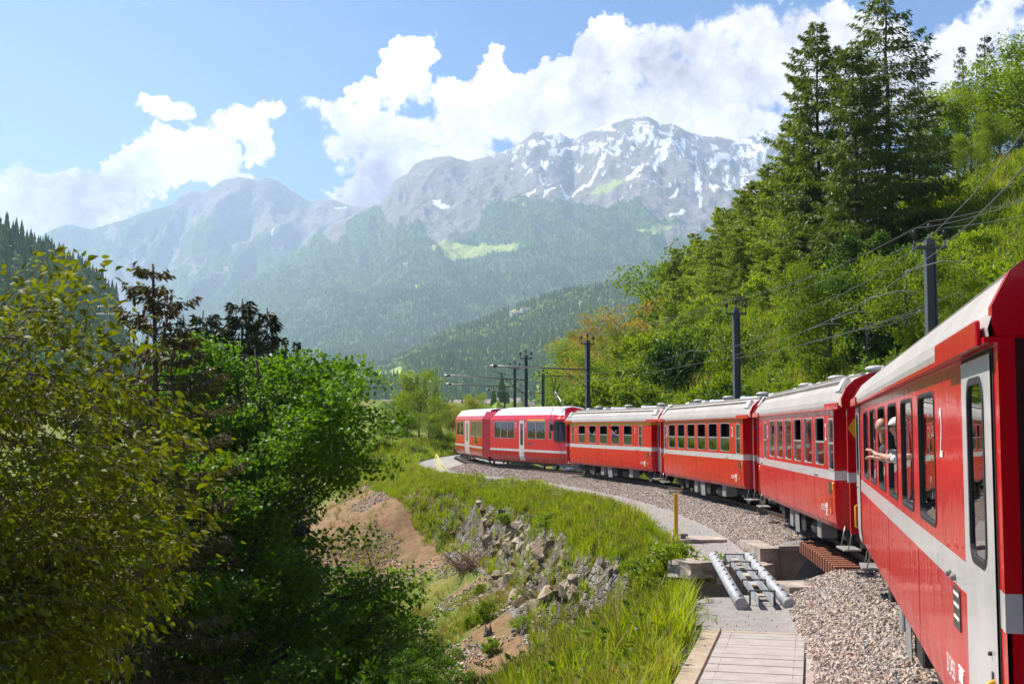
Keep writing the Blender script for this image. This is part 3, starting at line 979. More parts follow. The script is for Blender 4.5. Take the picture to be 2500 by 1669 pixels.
W2 = 1.33
def side_y(z):
    return float(np.interp(z, [0.55, 0.66, 0.76, 1.0, 1.3], [1.16, 1.26, 1.305, 1.328, 1.33]))

def wall_grid(mb, xa, xb, holes, rows, ysign, hz0, hz1):
    """car side wall from xa to xb with window openings; rows = [(z, material above it)...]"""
    xs = sorted(set([xa, xb] + [v for h in holes for v in h[:2]]))
    zs = sorted(set([z for z, _ in rows] + [hz0, hz1] + [v for h in holes for v in h[2:4]]))
    rz = [z for z, _ in rows]
    for i in range(len(xs) - 1):
        for j in range(len(zs) - 1):
            xm, zm = (xs[i] + xs[i + 1]) / 2, (zs[j] + zs[j + 1]) / 2
            if any(h[0] < xm < h[1] and h[2] < zm < h[3] for h in holes):
                continue
            m = None
            for z, mt in rows:
                if z <= zm: m = mt
            if m is None: continue
            mb.mat(m)
            y0, y1 = side_y(zs[j]) * ysign, side_y(zs[j + 1]) * ysign
            q = [(xs[i], y0, zs[j]), (xs[i + 1], y0, zs[j]), (xs[i + 1], y1, zs[j + 1]), (xs[i], y1, zs[j + 1])]
            mb.poly(q if ysign < 0 else q[::-1])

ROOF_P = [(1.395, 3.07), (1.40, 3.12), (1.375, 3.22), (1.27, 3.42), (1.10, 3.58), (0.82, 3.70), (0.45, 3.78), (0.0, 3.81)]
def roof_mesh(L, mat, eave_mat, ribs=(1.08, 0.72), taper=0.0, rib_gap=0.6):
    mb = MB().mat(mat)
    half = ROOF_P
    def ring(x, k):
        pts = []
        for y, z in half:
            pts.append((x, y * (1 - 0.03 * k), z - 0.10 * k * (z - 3.07) / 0.56))
        pts += [(x, -y, z) for _, y, z in pts[-2::-1]]
        return pts
    xs = [(-L / 2, 1), (-L / 2 + 0.5, 0.35), (-L / 2 + 1.1, 0), (L / 2 - 1.1, 0), (L / 2 - 0.5, 0.35), (L / 2, 1)]
    mb.loft([ring(x, k * taper) for x, k in xs], closed=False, smooth=False)
    mb.mat(eave_mat)
    for s in (1, -1):
        mb.box(-L / 2, L / 2, min(s * 1.335, s * 1.398), max(s * 1.335, s * 1.398), 3.035, 3.068)
    mb.mat(mat)
    for yr in ribs:
        for s in (1, -1):
            z = float(np.interp(-yr, [-p[0] for p in half], [p[1] for p in half]))
            sl = -0.45 if yr > 0.9 else -0.3
            M = Matrix.Translation((0, s * yr, z)) @ Matrix.Rotation(math.atan(-sl) * -s, 4, 'X')
            mb.box(-L / 2 + rib_gap, L / 2 - rib_gap, -0.045, 0.045, -0.02, 0.055, M)
    return mb.mesh("roof")

def wheel_parts():
    mb = MB().mat(M_DARK)
    mb.lathe([(0.09, -0.07), (0.36, -0.05), (0.375, 0.0), (0.345, 0.035), (0.30, 0.05), (0.26, 0.03), (0.09, 0.04)], 20, Matrix.Rotation(R(-90), 4, 'X'))
    mb.mat(M_STEEL)
    mb.lathe([(0.348, 0.0345), (0.35, 0.045), (0.31, 0.052)], 20, Matrix.Rotation(R(-90), 4, 'X'))
    mb.mat(M_BOX); mb.cbox(-0.12, 0.12, 0.08, 0.24, -0.11, 0.11, 0.02)
    return mb.mesh("wheel")
WHEEL_ME = wheel_parts()
def bogie_mesh():
    mb = MB().mat(M_DARK)
    for s in (1, -1):
        mb.cbox(-1.15, 1.15, s * 0.72 - 0.06, s * 0.72 + 0.06, 0.34, 0.52, 0.02)
        mb.cbox(-0.35, 0.35, s * 0.72 - 0.10, s * 0.72 + 0.10, 0.22, 0.40, 0.02)
        for k in (-0.2, 0.2):
            mb.lathe([(0.08, 0.40), (0.10, 0.45), (0.08, 0.50), (0.10, 0.55), (0.08, 0.60)], 10, Matrix.Translation((k, s * 0.74, 0)))
    mb.box(-0.25, 0.25, -0.72, 0.72, 0.38, 0.56)
    return mb.mesh("bogie")
BOGIE_ME = bogie_mesh()

def louvre_mesh():
    mb = MB().mat(M_ROOF)
    mb.poly([(-0.35, 0, 0), (0.35, 0, 0), (0.12, -0.16, 0.30), (-0.35, -0.16, 0.30)][::-1])
    mb.poly([(0.35, 0, 0), (0.35, -0.35, 0.05), (0.12, -0.16, 0.30)][::-1])
    mb.mat(M_GREYP)
    mb.poly([(-0.28, 0.012, 0.03), (0.24, 0.012, 0.03), (0.06, -0.146, 0.28), (-0.28, -0.146, 0.28)][::-1])
    return mb.mesh("roof_louvre")
LOUVRE_ME = louvre_mesh()
def cowl_mesh():
    mb = MB().mat(M_GREYP)
    mb.lathe([(0.20, -0.05), (0.20, 0.06), (0.10, 0.07), (0.10, 0.11), (0.24, 0.12), (0.24, 0.16), (0.14, 0.20), (0.0, 0.21)], 14)
    return mb.mesh("roof_vent")
COWL_ME = cowl_mesh()
def flatvent_mesh():
    mb = MB().mat(M_ROOF_W)
    mb.cbox(-0.25, 0.25, -0.20, 0.20, -0.04, 0.10, 0.03)
    return mb.mesh("roof_hatch")
HATCH_ME = flatvent_mesh()

def placed(parent, name, me, x, y, z, rz=0.0):
    return link(name, me, parent, (x, y, z), (0, 0, rz))

def make_coach(name, label, near, far, nose_len, wins, vest, klass, nums, flush=False, yellow=False, bars=None, code="B 2307", seatmat=None, roofrib=(1.10, 0.80), lower=None):
    """near/far: ends of the flat side wall in plan; wins: picture columns of each window"""
    n, f, d, Lf, at = side_line(near, far)
    mid = (n + f) / 2
    right = Vector((d.y, -d.x))
    c = mid + right * W2
    theta = math.atan2(d.x, d.y)
    root = empty(name, (c.x, c.y, float(track_z(c.y))), math.pi / 2 - theta)
    if track_z(c.y) > 0.02:
        root.rotation_euler = Euler((0, -math.atan(2e-4 * (c.y - 45)) * d.y, math.pi / 2 - theta))
    tag(root, label, "railway coach", "red coaches of the train")
    L = Lf + 2 * nose_len
    hx = Lf / 2
    loc = lambda px: at(px) - Lf / 2            # picture column -> local x (towards the front is +)
    HZ0, HZ1 = 1.89, (2.90 if not yellow else 2.875)
    main = M_RED
    low = lower or M_RED
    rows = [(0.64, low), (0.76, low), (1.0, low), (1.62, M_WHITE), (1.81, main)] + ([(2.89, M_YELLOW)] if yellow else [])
    rows_end = 3.07
    rows2 = rows + [(rows_end, None)]
    holes = [(loc(a), loc(b), HZ0, HZ1) for a, b in wins]
    holes = [(min(h[:2]), max(h[:2]), h[2], h[3]) for h in holes]
    vh = [(loc(a), loc(b)) for a, b in vest]
    vh = [(min(h), max(h), 1.80 if not flush else 1.9, 2.87) for h in vh]
    # even window sizes
    wd = sum(h[1] - h[0] for h in holes) / len(holes)
    cs = sorted((h[0] + h[1]) / 2 for h in holes)
    if len(cs) > 2:
        k = np.polyfit(range(len(cs)), cs, 1); cs = [k[0] * i + k[1] for i in range(len(cs))]
    holes = [(q - wd / 2, q + wd / 2, HZ0, HZ1) for q in cs]
    xa = -hx if not flush else -hx
    mb = MB()
    rws = [(z, m) for z, m in rows2 if m is not None]
    zs_all = rws
    def wall(ysign, x0, x1, hl):
        wall_grid(mb, x0, x1, hl, rws, ysign, HZ0, 3.07)
    vz = 0.19
    for ys in (1, -1):
        hl = holes + [(v[0], v[1], v[2], v[3]) for v in vh]
        wall(ys, -hx, hx, hl)
        # reveals
        mb.mat(M_RUBBER)
        for h in hl:
            y0, y1 = ys * W2, ys * (W2 - 0.07)
            for p, q in (((h[0], h[2]), (h[1], h[2])), ((h[1], h[2]), (h[1], h[3])), ((h[1], h[3]), (h[0], h[3])), ((h[0], h[3]), (h[0], h[2]))):
                mb.poly([(p[0], y0, p[1]), (q[0], y0, q[1]), (q[0], y1, q[1]), (p[0], y1, p[1])])
        # inner lining
        mb.mat(M_INT)
        xs = sorted(set([-hx, hx] + [v for h in hl for v in h[:2]]))
        for i in range(len(xs) - 1):
            xm = (xs[i] + xs[i + 1]) / 2
            hh = [h for h in hl if h[0] < xm < h[1]]
            y = ys * (W2 - 0.07)
            spans = [(0.98, 3.07)] if not hh else [(0.98, hh[0][2]), (hh[0][3], 3.07)]
            for a, b in spans:
                mb.poly([(xs[i], y, a), (xs[i + 1], y, a), (xs[i + 1], y, b), (xs[i], y, b)])
    # interior floor, ceiling and cross walls, underside
    mb.mat(M_INT)
    mb.box(-hx + 0.01, hx - 0.01, -1.25, 1.25, 0.93, 0.98)
    for x in (-hx + 0.95 if vest else -hx + 0.02, hx - 0.95 if vest else hx - 0.02):
        for s in (1, -1):
            mb.box(x - 0.02, x + 0.02, min(s * 0.35, s * 1.255), max(s * 0.35, s * 1.255), 0.985, 3.06)
    mb.mat(M_CEIL); mb.box(-hx + 0.01, hx - 0.01, -1.255, 1.255, 3.068, 3.085)
    mb.mat(M_DARK); mb.box(-hx + 0.005, hx - 0.005, -1.15, 1.15, 0.66, 0.925)
    # ends
    rec = 0.33
    for e in (1, -1):
        if flush:
            xe = e * (hx + nose_len)
            x0, x1 = sorted((e * hx, xe))
            for ys in (1, -1):
                wall_grid(mb, x0, x1, [], rws, ys, HZ0, 3.07)
            dark = main
        else:
            # jamb facing outwards along the car, and the recessed vestibule wall
            for ys in (1, -1):
                yy0, yy1 = ys * W2, ys * (W2 - rec)
                for (z0, m), (z1, _) in zip(rws, rws[1:] + [(3.07, None)]):
                    mb.mat(m)
                    mb.poly([(e * hx, side_y(z0) * ys, z0), (e * hx, yy1, z0), (e * hx, yy1, z1), (e * hx, side_y(z1) * ys, z1)])
                x0, x1 = sorted((e * hx, e * (hx + nose_len - 0.08)))
                mb.mat(main)
                mb.poly([(x0, yy1, 0.66), (x1, yy1, 0.66), (x1, yy1, 3.07), (x0, yy1, 3.07)])
                mb.box(x0, x1, min(ys * 1.0, ys * 1.40), max(ys * 1.0, ys * 1.40), 3.045, 3.09)
            x0, x1 = sorted((e * hx, e * (hx + nose_len - 0.01)))
            mb.mat(M_DARK); mb.box(x0, x1, -0.98, 0.98, 0.60, 0.98)
    body = mb.build("body", root)
    # end walls as parts, arched to the roof
    for e in (1, -1):
        mb = MB()
        xo = e * (hx + nose_len)
        xi = xo - e * 0.08
        yw = (W2 - 0.07) if not flush else 1.335
        bands = [(0.64, main), (1.62, M_WHITE), (1.81, main)] + ([(2.89, M_YELLOW)] if yellow else [])
        ze = bands + [(3.07, None)]
        for (z0, m), (z1, _) in zip(ze, ze[1:]):
            mb.mat(m)
            ylo = yw if not flush else min(yw, side_y(z0) + 0.004)
            mb.box(min(xo, xi), max(xo, xi), -yw if z0 > 0.7 else -yw + 0.03, yw if z0 > 0.7 else yw - 0.03, z0, z1)
        mb.mat(main)
        arch = [(min(y, 1.36), (3.07 + (z - 3.07) * (0.87 if flush else 1)) + 0.02) for y, z in ROOF_P[1:]]
        ptsR = [(y, z) for y, z in arch] + [(-y, z) for y, z in arch[-2::-1]]
        lo = [(1.34, 3.071), (-1.34, 3.071)]
        outl = [lo[0]] + ptsR + [lo[1]]
        a_ = [(min(xo, xi) - 0.015, y, z) for y, z in outl]; b_ = [(max(xo, xi) + 0.015, y, z) for y, z in outl]
        mb.loft([a_, b_]); mb.poly(a_[::-1]); mb.poly(b_)
        # gangway plate
        mb.mat(M_RUBBER)
        x2 = xo + e * 0.28
        mb.box(min(xo, x2), max(xo, x2), -0.52, -0.42, 0.98, 3.0); mb.box(min(xo, x2), max(xo, x2), 0.42, 0.52, 0.98, 3.0)
        mb.box(min(xo, x2), max(xo, x2), -0.418, 0.418, 2.9, 3.0); mb.mat(M_DARK); mb.box(min(xo, x2), max(xo, x2), -0.418, 0.418, 0.90, 0.98)
        # coupler
        x3 = xo + e * 0.42
        mb.box(min(xo, x3), max(xo, x3), -0.09, 0.09, 0.62, 0.82)
        ew = mb.build("end_wall", root)
        hb = MB().mat(M_RED)
        hb.tube([(xo, 1.05, 1.95), (xo + e * 0.07, 1.05, 1.97), (xo + e * 0.07, 1.05, 2.25), (xo, 1.05, 2.27)], 0.018, 6)
        if flush:
            hb.build("handrail", ew); hb = MB().mat(M_RED)
            hb.tube([(xo, 0.75, 1.62 + 0.35), (xo + e * 0.07, 0.75, 1.97), (xo + e * 0.07, 0.45, 1.97), (xo, 0.45, 1.97)], 0.018, 6)
        hb.build("handrail", ew)
        if e < 0:
            if klass == 'B':   # blue triangles
                tb = MB().mat(M_BLUE)
                y0 = 1.12
                tb.poly([(xo - 0.004, y0 - 0.11, 2.78), (xo - 0.004, y0 + 0.11, 2.78), (xo - 0.004, y0, 2.50)])
                tb.poly([(xo - 0.004, y0 + 0.10, 2.34), (xo - 0.004, y0, 2.46), (xo - 0.004, y0 - 0.10, 2.34), (xo - 0.004, y0, 2.22)])
                tb.build("sign_plate", ew)
            elif klass in ('A', 'C'):
                tb = MB().mat(M_YELLOW if klass == 'C' else M_PRINT)
                y0, k = 1.13, (0.12 if klass == 'C' else 0.09)
                tb.poly([(xo - 0.004, y0 + k, 2.66), (xo - 0.004, y0, 2.66 + k * 1.6), (xo - 0.004, y0 - k, 2.66), (xo - 0.004, y0, 2.66 - k * 1.6)])
                tb.build("sign_plate", ew)
    # doors
    for e in (1, -1):
        for ys in (1, -1):
            if flush:
                x0, x1 = (e * (hx + nose_len) - e * 0.22, e * (hx + nose_len) - e * 1.36)
                x0, x1 = min(x0, x1), max(x0, x1)
                yb = W2 + 0.012
            else:
                x0, x1 = sorted((e * (hx + 0.06), e * (hx + nose_len - 0.14)))
                yb = W2 - rec + 0.02
            dm = MB()
            dm.mat(M_RUBBER)
            zt = 3.0
            ya, yb2 = sorted((ys * (yb - 0.03), ys * yb))
            if flush:
                for (z0, z1) in ((0.66, 0.76), (0.76, 1.0), (1.0, zt + 0.03)):
                    o_ = [(x0 - 0.035, ys * (side_y(z0) + 0.004), z0), (x1 + 0.035, ys * (side_y(z0) + 0.004), z0), (x1 + 0.035, ys * (side_y(z1) + 0.004), z1), (x0 - 0.035, ys * (side_y(z1) + 0.004), z1)]
                    dm.poly(o_ if ys < 0 else o_[::-1])
                dm.mat(M_WHITE)
                for (z0, z1) in ((0.60, 0.66), (0.66, 0.76), (0.76, 1.0), (1.0, 1.86), (1.86, 2.90), (2.90, zt)):
                    ox = [(x0, x1)] if z0 != 1.86 else [(x0, x0 + 0.24), (x1 - 0.24, x1)]
                    for p_, q_ in ox:
                        o_ = [(p_, ys * (side_y(z0) + 0.014), z0), (q_, ys * (side_y(z0) + 0.014), z0), (q_, ys * (side_y(z1) + 0.014), z1), (p_, ys * (side_y(z1) + 0.014), z1)]
                        dm.poly(o_ if ys < 0 else o_[::-1])
            else:
                dm.mat(M_WHITE)
                dm.box(x0, x0 + 0.14, ya, yb2, 0.66, zt); dm.box(x1 - 0.14, x1, ya, yb2, 0.66, zt)
                dm.box(x0 + 0.14, x1 - 0.14, ya, yb2, 0.66, 1.85); dm.box(x0 + 0.14, x1 - 0.14, ya, yb2, 2.88, zt)
            dr = dm.build("door", root)
            w0, w1 = (x0 + 0.24, x1 - 0.24) if flush else (x0 + 0.14, x1 - 0.14)
            z0, z1 = (1.86, 2.90) if flush else (1.85, 2.88)
            fm, pm = window_mesh("window", w1 - w0, z0, z1, M_RUBBER, M_WHITE, 0.14 if flush else 0.08, None, 0.04)
            fo = link("window", fm, dr, ((w0 + w1) / 2, ys * (yb + 0.002), 0), (0, 0, 0 if ys > 0 else math.pi))
            hm = MB().mat(M_YELLOW if True else M_STEEL)
            hx_ = x0 + 0.07 if e < 0 else x1 - 0.07
            if flush:
                hx_ = x0 + 0.13 if e < 0 else x1 - 0.13
            hm.tube([(hx_, ys * (yb + 0.0), 1.32), (hx_, ys * (yb + 0.045), 1.30), (hx_, ys * (yb + 0.045), 0.95), (hx_, ys * yb, 0.93)], 0.016, 6)
            if flush:
                hm.mat(M_RUBBER); hm.box(hx_ + 0.02, hx_ + 0.075, min(ys * yb, ys * (yb + 0.006)), max(ys * yb, ys * (yb + 0.006)), 0.90, 1.36)
            hm.build("handle", dr)
            gm = MB().mat(M_GLASS)
            gm.box(w0 + 0.02, w1 - 0.02, ys * yb - 0.012, ys * yb - 0.006, z0 + 0.02, z1 - 0.02)
            gm.build("pane", dr)
            # folding step
            st = MB().mat(M_BOX)
            xc = (x0 + x1) / 2
            ya, yb3 = sorted((ys * 1.0, ys * 1.34))
            st.cbox(xc - 0.42, xc + 0.42, ya, yb3, 0.30, 0.335, 0.01)
            st.mat(M_STEEL)
            for k in (-0.38, 0.38): st.tube([(xc + k, ys * 1.25, 0.33), (xc + k, ys * 1.16, 0.72)], 0.012, 6)
            st.build("step", root)
    # windows
    bars = bars or [True] * len(holes)
    cache = {}
    for ys in (1, -1):
        for i, h in enumerate(holes):
            b = bars[i]
            if not flush and b is True and ys > 0: b = 'open'
            if b not in cache:
                cache[b] = window_mesh("window", wd, HZ0, HZ1, M_ALU if not flush else M_RUBBER, main, 0.11 if not flush else 0.12, (2.38 if b else None), 0.02 if not flush else 0.028)
            fm, pm = cache[b]
            wo = link("window", fm, root, ((h[0] + h[1]) / 2, ys * W2, 0), (0, 0, 0 if ys > 0 else math.pi))
            if b == 'open':
                pmo = MB().mat(M_GLASS); pmo.box(-wd / 2 + 0.04, wd / 2 - 0.04, -0.03, -0.024, HZ0 + 0.04, 2.38)
                pmo.mat(M_CEIL); pmo.box(-wd / 2 + 0.04, wd / 2 - 0.04, -0.05, -0.002, 2.362, 2.398)
                pmo.build("pane", wo)
            else:
                link("pane", pm, wo)
        for v in vh:
            fm, pm = window_mesh("narrow_window", v[1] - v[0], v[2], v[3], M_ALU, main, 0.08, 2.36, 0.035)
            wo = link("narrow_window", fm, root, ((v[0] + v[1]) / 2, ys * W2, 0), (0, 0, 0 if ys > 0 else math.pi))
            link("pane", pm, wo)
    # seats
    sm = seatmat or M_SEAT
    sb = MB().mat(sm)
    for yc in (0.0,):
        sb.cbox(-0.05, 0.05, yc - 0.42, yc + 0.42, 1.42, 2.12, 0.03)
        sb.cbox(-0.5, -0.052, yc - 0.42, yc + 0.42, 1.28, 1.42, 0.03); sb.cbox(0.052, 0.5, yc - 0.42, yc + 0.42, 1.28, 1.42, 0.03)
    sme = sb.mesh("seat")
    for i in range(len(cs) + 1):
        pitch = (cs[-1] - cs[0]) / (len(cs) - 1)
        x = cs[0] - pitch / 2 + i * pitch
        if abs(x) < hx - 1.5:
            for yc in (-0.78, 0.78): placed(root, "seat", sme, x, yc, -0.29)
    # roof and its fittings
    rf = link("roof", roof_mesh(L - 0.03 if not flush else L + 0.0, M_ROOF, main, roofrib, 1.0 if not flush else 0.5), root)
    if flush:
        rf.scale = (1, 1, 0.87); rf.location = (0, 0, 3.07 * 0.13)
    if not flush:
        for e in (1, -1):
            for ys in (1, -1):
                o = link("roof_louvre", LOUVRE_ME, rf, (e * (L / 2 - 0.75), ys * 1.295, 3.37), (0, 0, 0 if ys > 0 else math.pi))
                if e * ys < 0: o.scale = (-1, 1, 1)
    for k, x in enumerate((-0.33, -0.02, 0.31)):
        placed(rf, "roof_vent", COWL_ME, x * L, 0.15, 3.79)
    for k, x in enumerate((-0.42, -0.18, 0.13, 0.22, 0.42)):
        placed(rf, "roof_hatch", HATCH_ME, x * L, 0.1, 3.80)
    if not flush:
        for x in (-0.25, 0.05):
            m_ = MB().mat(M_ROOF_W); m_.cbox(-0.9, 0.9, -0.30, 0.30, -0.03, 0.07, 0.02)
            m_.build("roof_duct", rf, loc=(x * L, 0.0, 3.79))
    # red thickened eave over the doors
    for e in (1, -1):
        for ys in (1, -1):
            mb = MB().mat(main)
            x0, x1 = sorted((e * (hx - 0.55 if not flush else hx + nose_len - 2.0), e * (hx + nose_len - 0.1)))
            mb.cbox(x0, x1, min(ys * 1.399, ys * 1.425), max(ys * 1.399, ys * 1.425), 3.03, 3.16, 0.008)
            mb.build("eave_trim", root)
    # numerals and lettering
    for px, ch in nums:
        for ys in (1,):
            put_text(ch, 0.36, loc(px), ys * (W2 + 0.004), 2.32, root, "numeral", ys, 0.75 if not flush else 0.7)
    put_text(code, 0.13, -hx + (1.35 if not flush else 2.4), W2 + 0.004 if not flush else side_y(0.9) + 0.01, 0.92, root, "number_lettering", 1, 0.9)
    mk = MB().mat(M_PRINT)
    xq = -hx + (0.82 if not flush else 1.7)
    for a, b, c_, d_ in ((0.0, 0.26, 1.10, 1.115), (0.04, 0.24, 1.02, 1.085), (0.0, 0.26, 0.98, 0.992), (0.08, 0.18, 0.90, 0.965), (0.0, 0.26, 0.865, 0.877)):
        mk.box(xq + a, xq + b, W2 - 0.006, W2 + 0.004, c_, d_)
    mk.build("data_panel", root)
    mk = MB().mat(M_ORANGE); mk.box(-hx + (0.45), -hx + 0.53, W2 - 0.01, W2 + 0.006, 0.93, 1.05); mk.build("brake_mark", root)
    if not flush:
        for ys in (1, -1):
            for e in (1, -1):
                a = MB().mat(M_ORANGE); a.cbox(-0.05, 0.05, -0.03, 0.03, -0.07, 0.07, 0.01)
                a.build("marker_lamp", root, loc=(e * (hx - 0.12), ys * W2, 1.50))
            g = MB().mat(M_SCREEN); g.cbox(-0.15, 0.15, -0.008, 0.008, -0.14, 0.10, 0.01)
            g.build("display_panel", root, loc=(-hx + 0.50, ys * W2, 1.47))
            g = MB().mat(M_RED_LOW); g.box(-0.16, 0.16, -0.004, 0.004, -0.2, 0.14)
            g.build("hatch_cover", root, loc=(-hx + 0.50, ys * W2, 1.13))
    else:
        g = MB().mat(M_SCREEN); g.box(-0.17, 0.17, -0.004, 0.004, -0.14, 0.12); g.mat(M_PRINT)
        for q in (-0.08, 0.0, 0.07): g.box(-0.13, 0.13, 0.004, 0.006, q, q + 0.02)
        g.build("display_panel", root, loc=(-hx - nose_len + 1.95, W2 + 0.002, 1.48))
        g = MB().mat(M_RUBBER)
        g.lathe([(0.012, 0), (0.012, 0.02)], 8, Matrix.Rotation(R(-90), 4, 'X'))
        lk = g.mesh("lock")
        placed(root, "lock", lk, -hx - nose_len + 0.42, W2 + 0.012, 1.45)
    sm_ = MB().mat(M_RED_LOW); sm_.box(-0.004, 0.004, 0, 0.003, 0.80, 1.60); se = sm_.mesh("panel_seam")
    for i in range(0, len(cs) - 1, 2):
        for ys in (1, -1): link("panel_seam", se, root, ((cs[i] + cs[i + 1]) / 2, ys * W2 - (0.003 if ys < 0 else 0) + ys * 0.0005, 0))
    # jacking points / studs in the stripe
    g = MB().mat(M_BOX)
    g.lathe([(0.022, -0.01), (0.022, 0.03), (0.012, 0.035)], 8, Matrix.Rotation(R(-90), 4, 'X')); gm_ = g.mesh("stud")
    for x in (hx - 0.5, hx - 0.75, -hx + 2.0, -hx + 2.25): link("stud", gm_, root, (x, W2, 1.66))
    # underframe gear
    ug = MB()
    for x, w_, m_, z0 in ((-0.24, 0.55, M_BOX, 0.22), (-0.05, 0.9, M_DARK, 0.20), (0.10, 0.55, M_BOX, 0.16), (0.22, 0.5, M_DARK, 0.25)):
        ug.mat(m_)
        for s in (1, -1): ug.cbox(x * Lf - w_ / 2, x * Lf + w_ / 2, min(s * 0.75, s * 1.12), max(s * 0.75, s * 1.12), z0, 0.66, 0.02)
    ug.mat(M_DARK)
    ug.box(-hx, hx, -0.35, 0.35, 0.42, 0.655)
    ug.tube([(-0.14 * Lf, 0.9, 0.36), (-0.14 * Lf - 1.1, 0.9, 0.36)], 0.20, 12)
    ug.build("underframe", root)
    pl = MB().mat(M_BOX)
    pl.poly([(0.0, 0, 0.64), (0.75, 0, 0.64), (0.55, 0, 0.10), (-0.1, 0, 0.12)][::-1]); pl.poly([(0.0, -0.01, 0.64), (0.75, -0.01, 0.64), (0.55, -0.01, 0.10), (-0.1, -0.01, 0.12)])
    pl.build("equipment_cover", root, loc=(-0.03 * Lf, 1.17, 0))
    for e in (1, -1):
        bo = placed(root, "bogie", BOGIE_ME, e * (hx + nose_len - 2.3), 0, 0)
        for kx in (-0.9, 0.9):
            for ys in (1, -1):
                placed(bo, "wheel", WHEEL_ME, kx, ys * 0.53, 0.36, 0 if ys > 0 else math.pi)
    return root, loc, L, c, theta

Z = 0
def zx(z1x): return 1050 + z1x / 3.337      # columns read off enlargements
def z2(v): return 1550 + v / 2.613
def z3(v): return 2000 + v / 3.136

coach_d, locD, LD, cD, thD = make_coach("railway_coach", "nearest red coach with flush white doors and passengers leaning out", (2.41 + 0.0, 5.97), (6.12, 21.55), 0.0,
    [(z3(335), z3(365)), (z3(385), z3(425)), (z3(440), z3(495)), (z3(515), z3(580)), (z3(620), z3(710)), (z3(755), z3(880))], [], 'D', [(z3(925), "2")],
    flush=True, bars=[False, False, 'open', 'open', False, False][::-1], code="B 2453", roofrib=(0.95, 0.45))
coach_c, locC, LC, cC, thC = make_coach("railway_coach", "second nearest red coach, yellow diamond at its end, lower panels reflecting the gravel", (6.47, 24.37), (7.49, 36.73), 1.05,
    [(z2(853), z2(887)), (z2(902), z2(937)), (z2(952), z2(994)), (z2(1010), z2(1056)), (z2(1072), z2(1125)), (z2(1145), z2(1203))], [(z2(1228), z2(1262)), (z2(818), z2(834))],
    'C', [(z2(1212), "2"), (z2(842), "2")], bars=[False, False, False, True, False, True][::-1], code="B 2313")
coach_b, locB, LB, cB, thB = make_coach("railway_coach", "middle red coach with six half-open windows and blue triangles on its end wall", (7.87, 41.3), (6.82, 54.5), 1.05,
    [(z2(213), z2(253)), (z2(270), z2(314)), (z2(330), z2(377)), (z2(395), z2(444)), (z2(463), z2(521)), (z2(540), z2(603))], [(z2(640), z2(668)), (z2(185), z2(199))],
    'B', [(z2(617), "2"), (z2(203), "2")], code="B 2309")
coach_a, locA, LA, cA, thA = make_coach("railway_coach", "red first class coach with a yellow band under its roof, behind the railcar", (6.77, 58.9), (3.446, 72.1), 1.05,
    [(zx(1208), zx(1262)), (zx(1290), zx(1348)), (zx(1380), zx(1440)), (zx(1472), zx(1538)), (zx(1573), zx(1643))], [(zx(1695), zx(1723)), (zx(1153), zx(1170))],
    'A', [(zx(1666), "1"), (zx(1187), "1")], yellow=True, code="A 1273", seatmat=M_SEAT1)

# the coach the picture was taken from, just outside the frame
coach_e = copy_tree(coach_d)
_th = math.atan(0.418); _side = Vector((0.27, 0.0)) + Vector((math.sin(_th), math.cos(_th))) * (4.9 - LD / 2)
coach_e.location = (_side.x + W2 * math.cos(_th), _side.y - W2 * math.sin(_th), 0); coach_e.rotation_euler = (0, 0, math.pi / 2 - _th)
coach_e['label'] = "hindmost red coach, just past the picture's right edge, that the view is taken from"
# bellows between the coaches
def bellows(parent, p0, p1):
    d = Vector((p1[0] - p0[0], p1[1] - p0[1])); L = d.length; th = math.atan2(d.y, d.x)
    mb = MB().mat(M_RUBBER)
    n = max(4, int(L / 0.12))
    rings = []
    for i in range(n + 1):
        k = 0.50 if i % 2 else 0.44
        x = L * i / n
        rings.append([(x, -k, 0.95), (x, k, 0.95), (x, k, 2.9 + k * 0.2), (x, -k, 2.9 + k * 0.2)])
    mb.loft(rings)
    o = mb.build("gangway_bellows", parent)
    o.matrix_world = Matrix.Translation((p0[0], p0[1], float(track_z(p0[1])))) @ Matrix.Rotation(th, 4, 'Z')
    o.matrix_parent_inverse = parent.matrix_world.inverted()
    return o
bpy.context.view_layer.update()
def car_end(c, th, L, e):
    return (c.x + math.sin(th) * e * L / 2, c.y + math.cos(th) * e * L / 2)
for a, b in (((coach_d, cD, thD, LD), (coach_c, cC, thC, LC)), ((coach_c, cC, thC, LC), (coach_b, cB, thB, LB)), ((coach_b, cB, thB, LB), (coach_a, cA, thA, LA))):
    p0 = car_end(a[1], a[2], a[3], 1); p1 = car_end(b[1], b[2], b[3], -1)
    o = bellows(a[0], p0, p1)

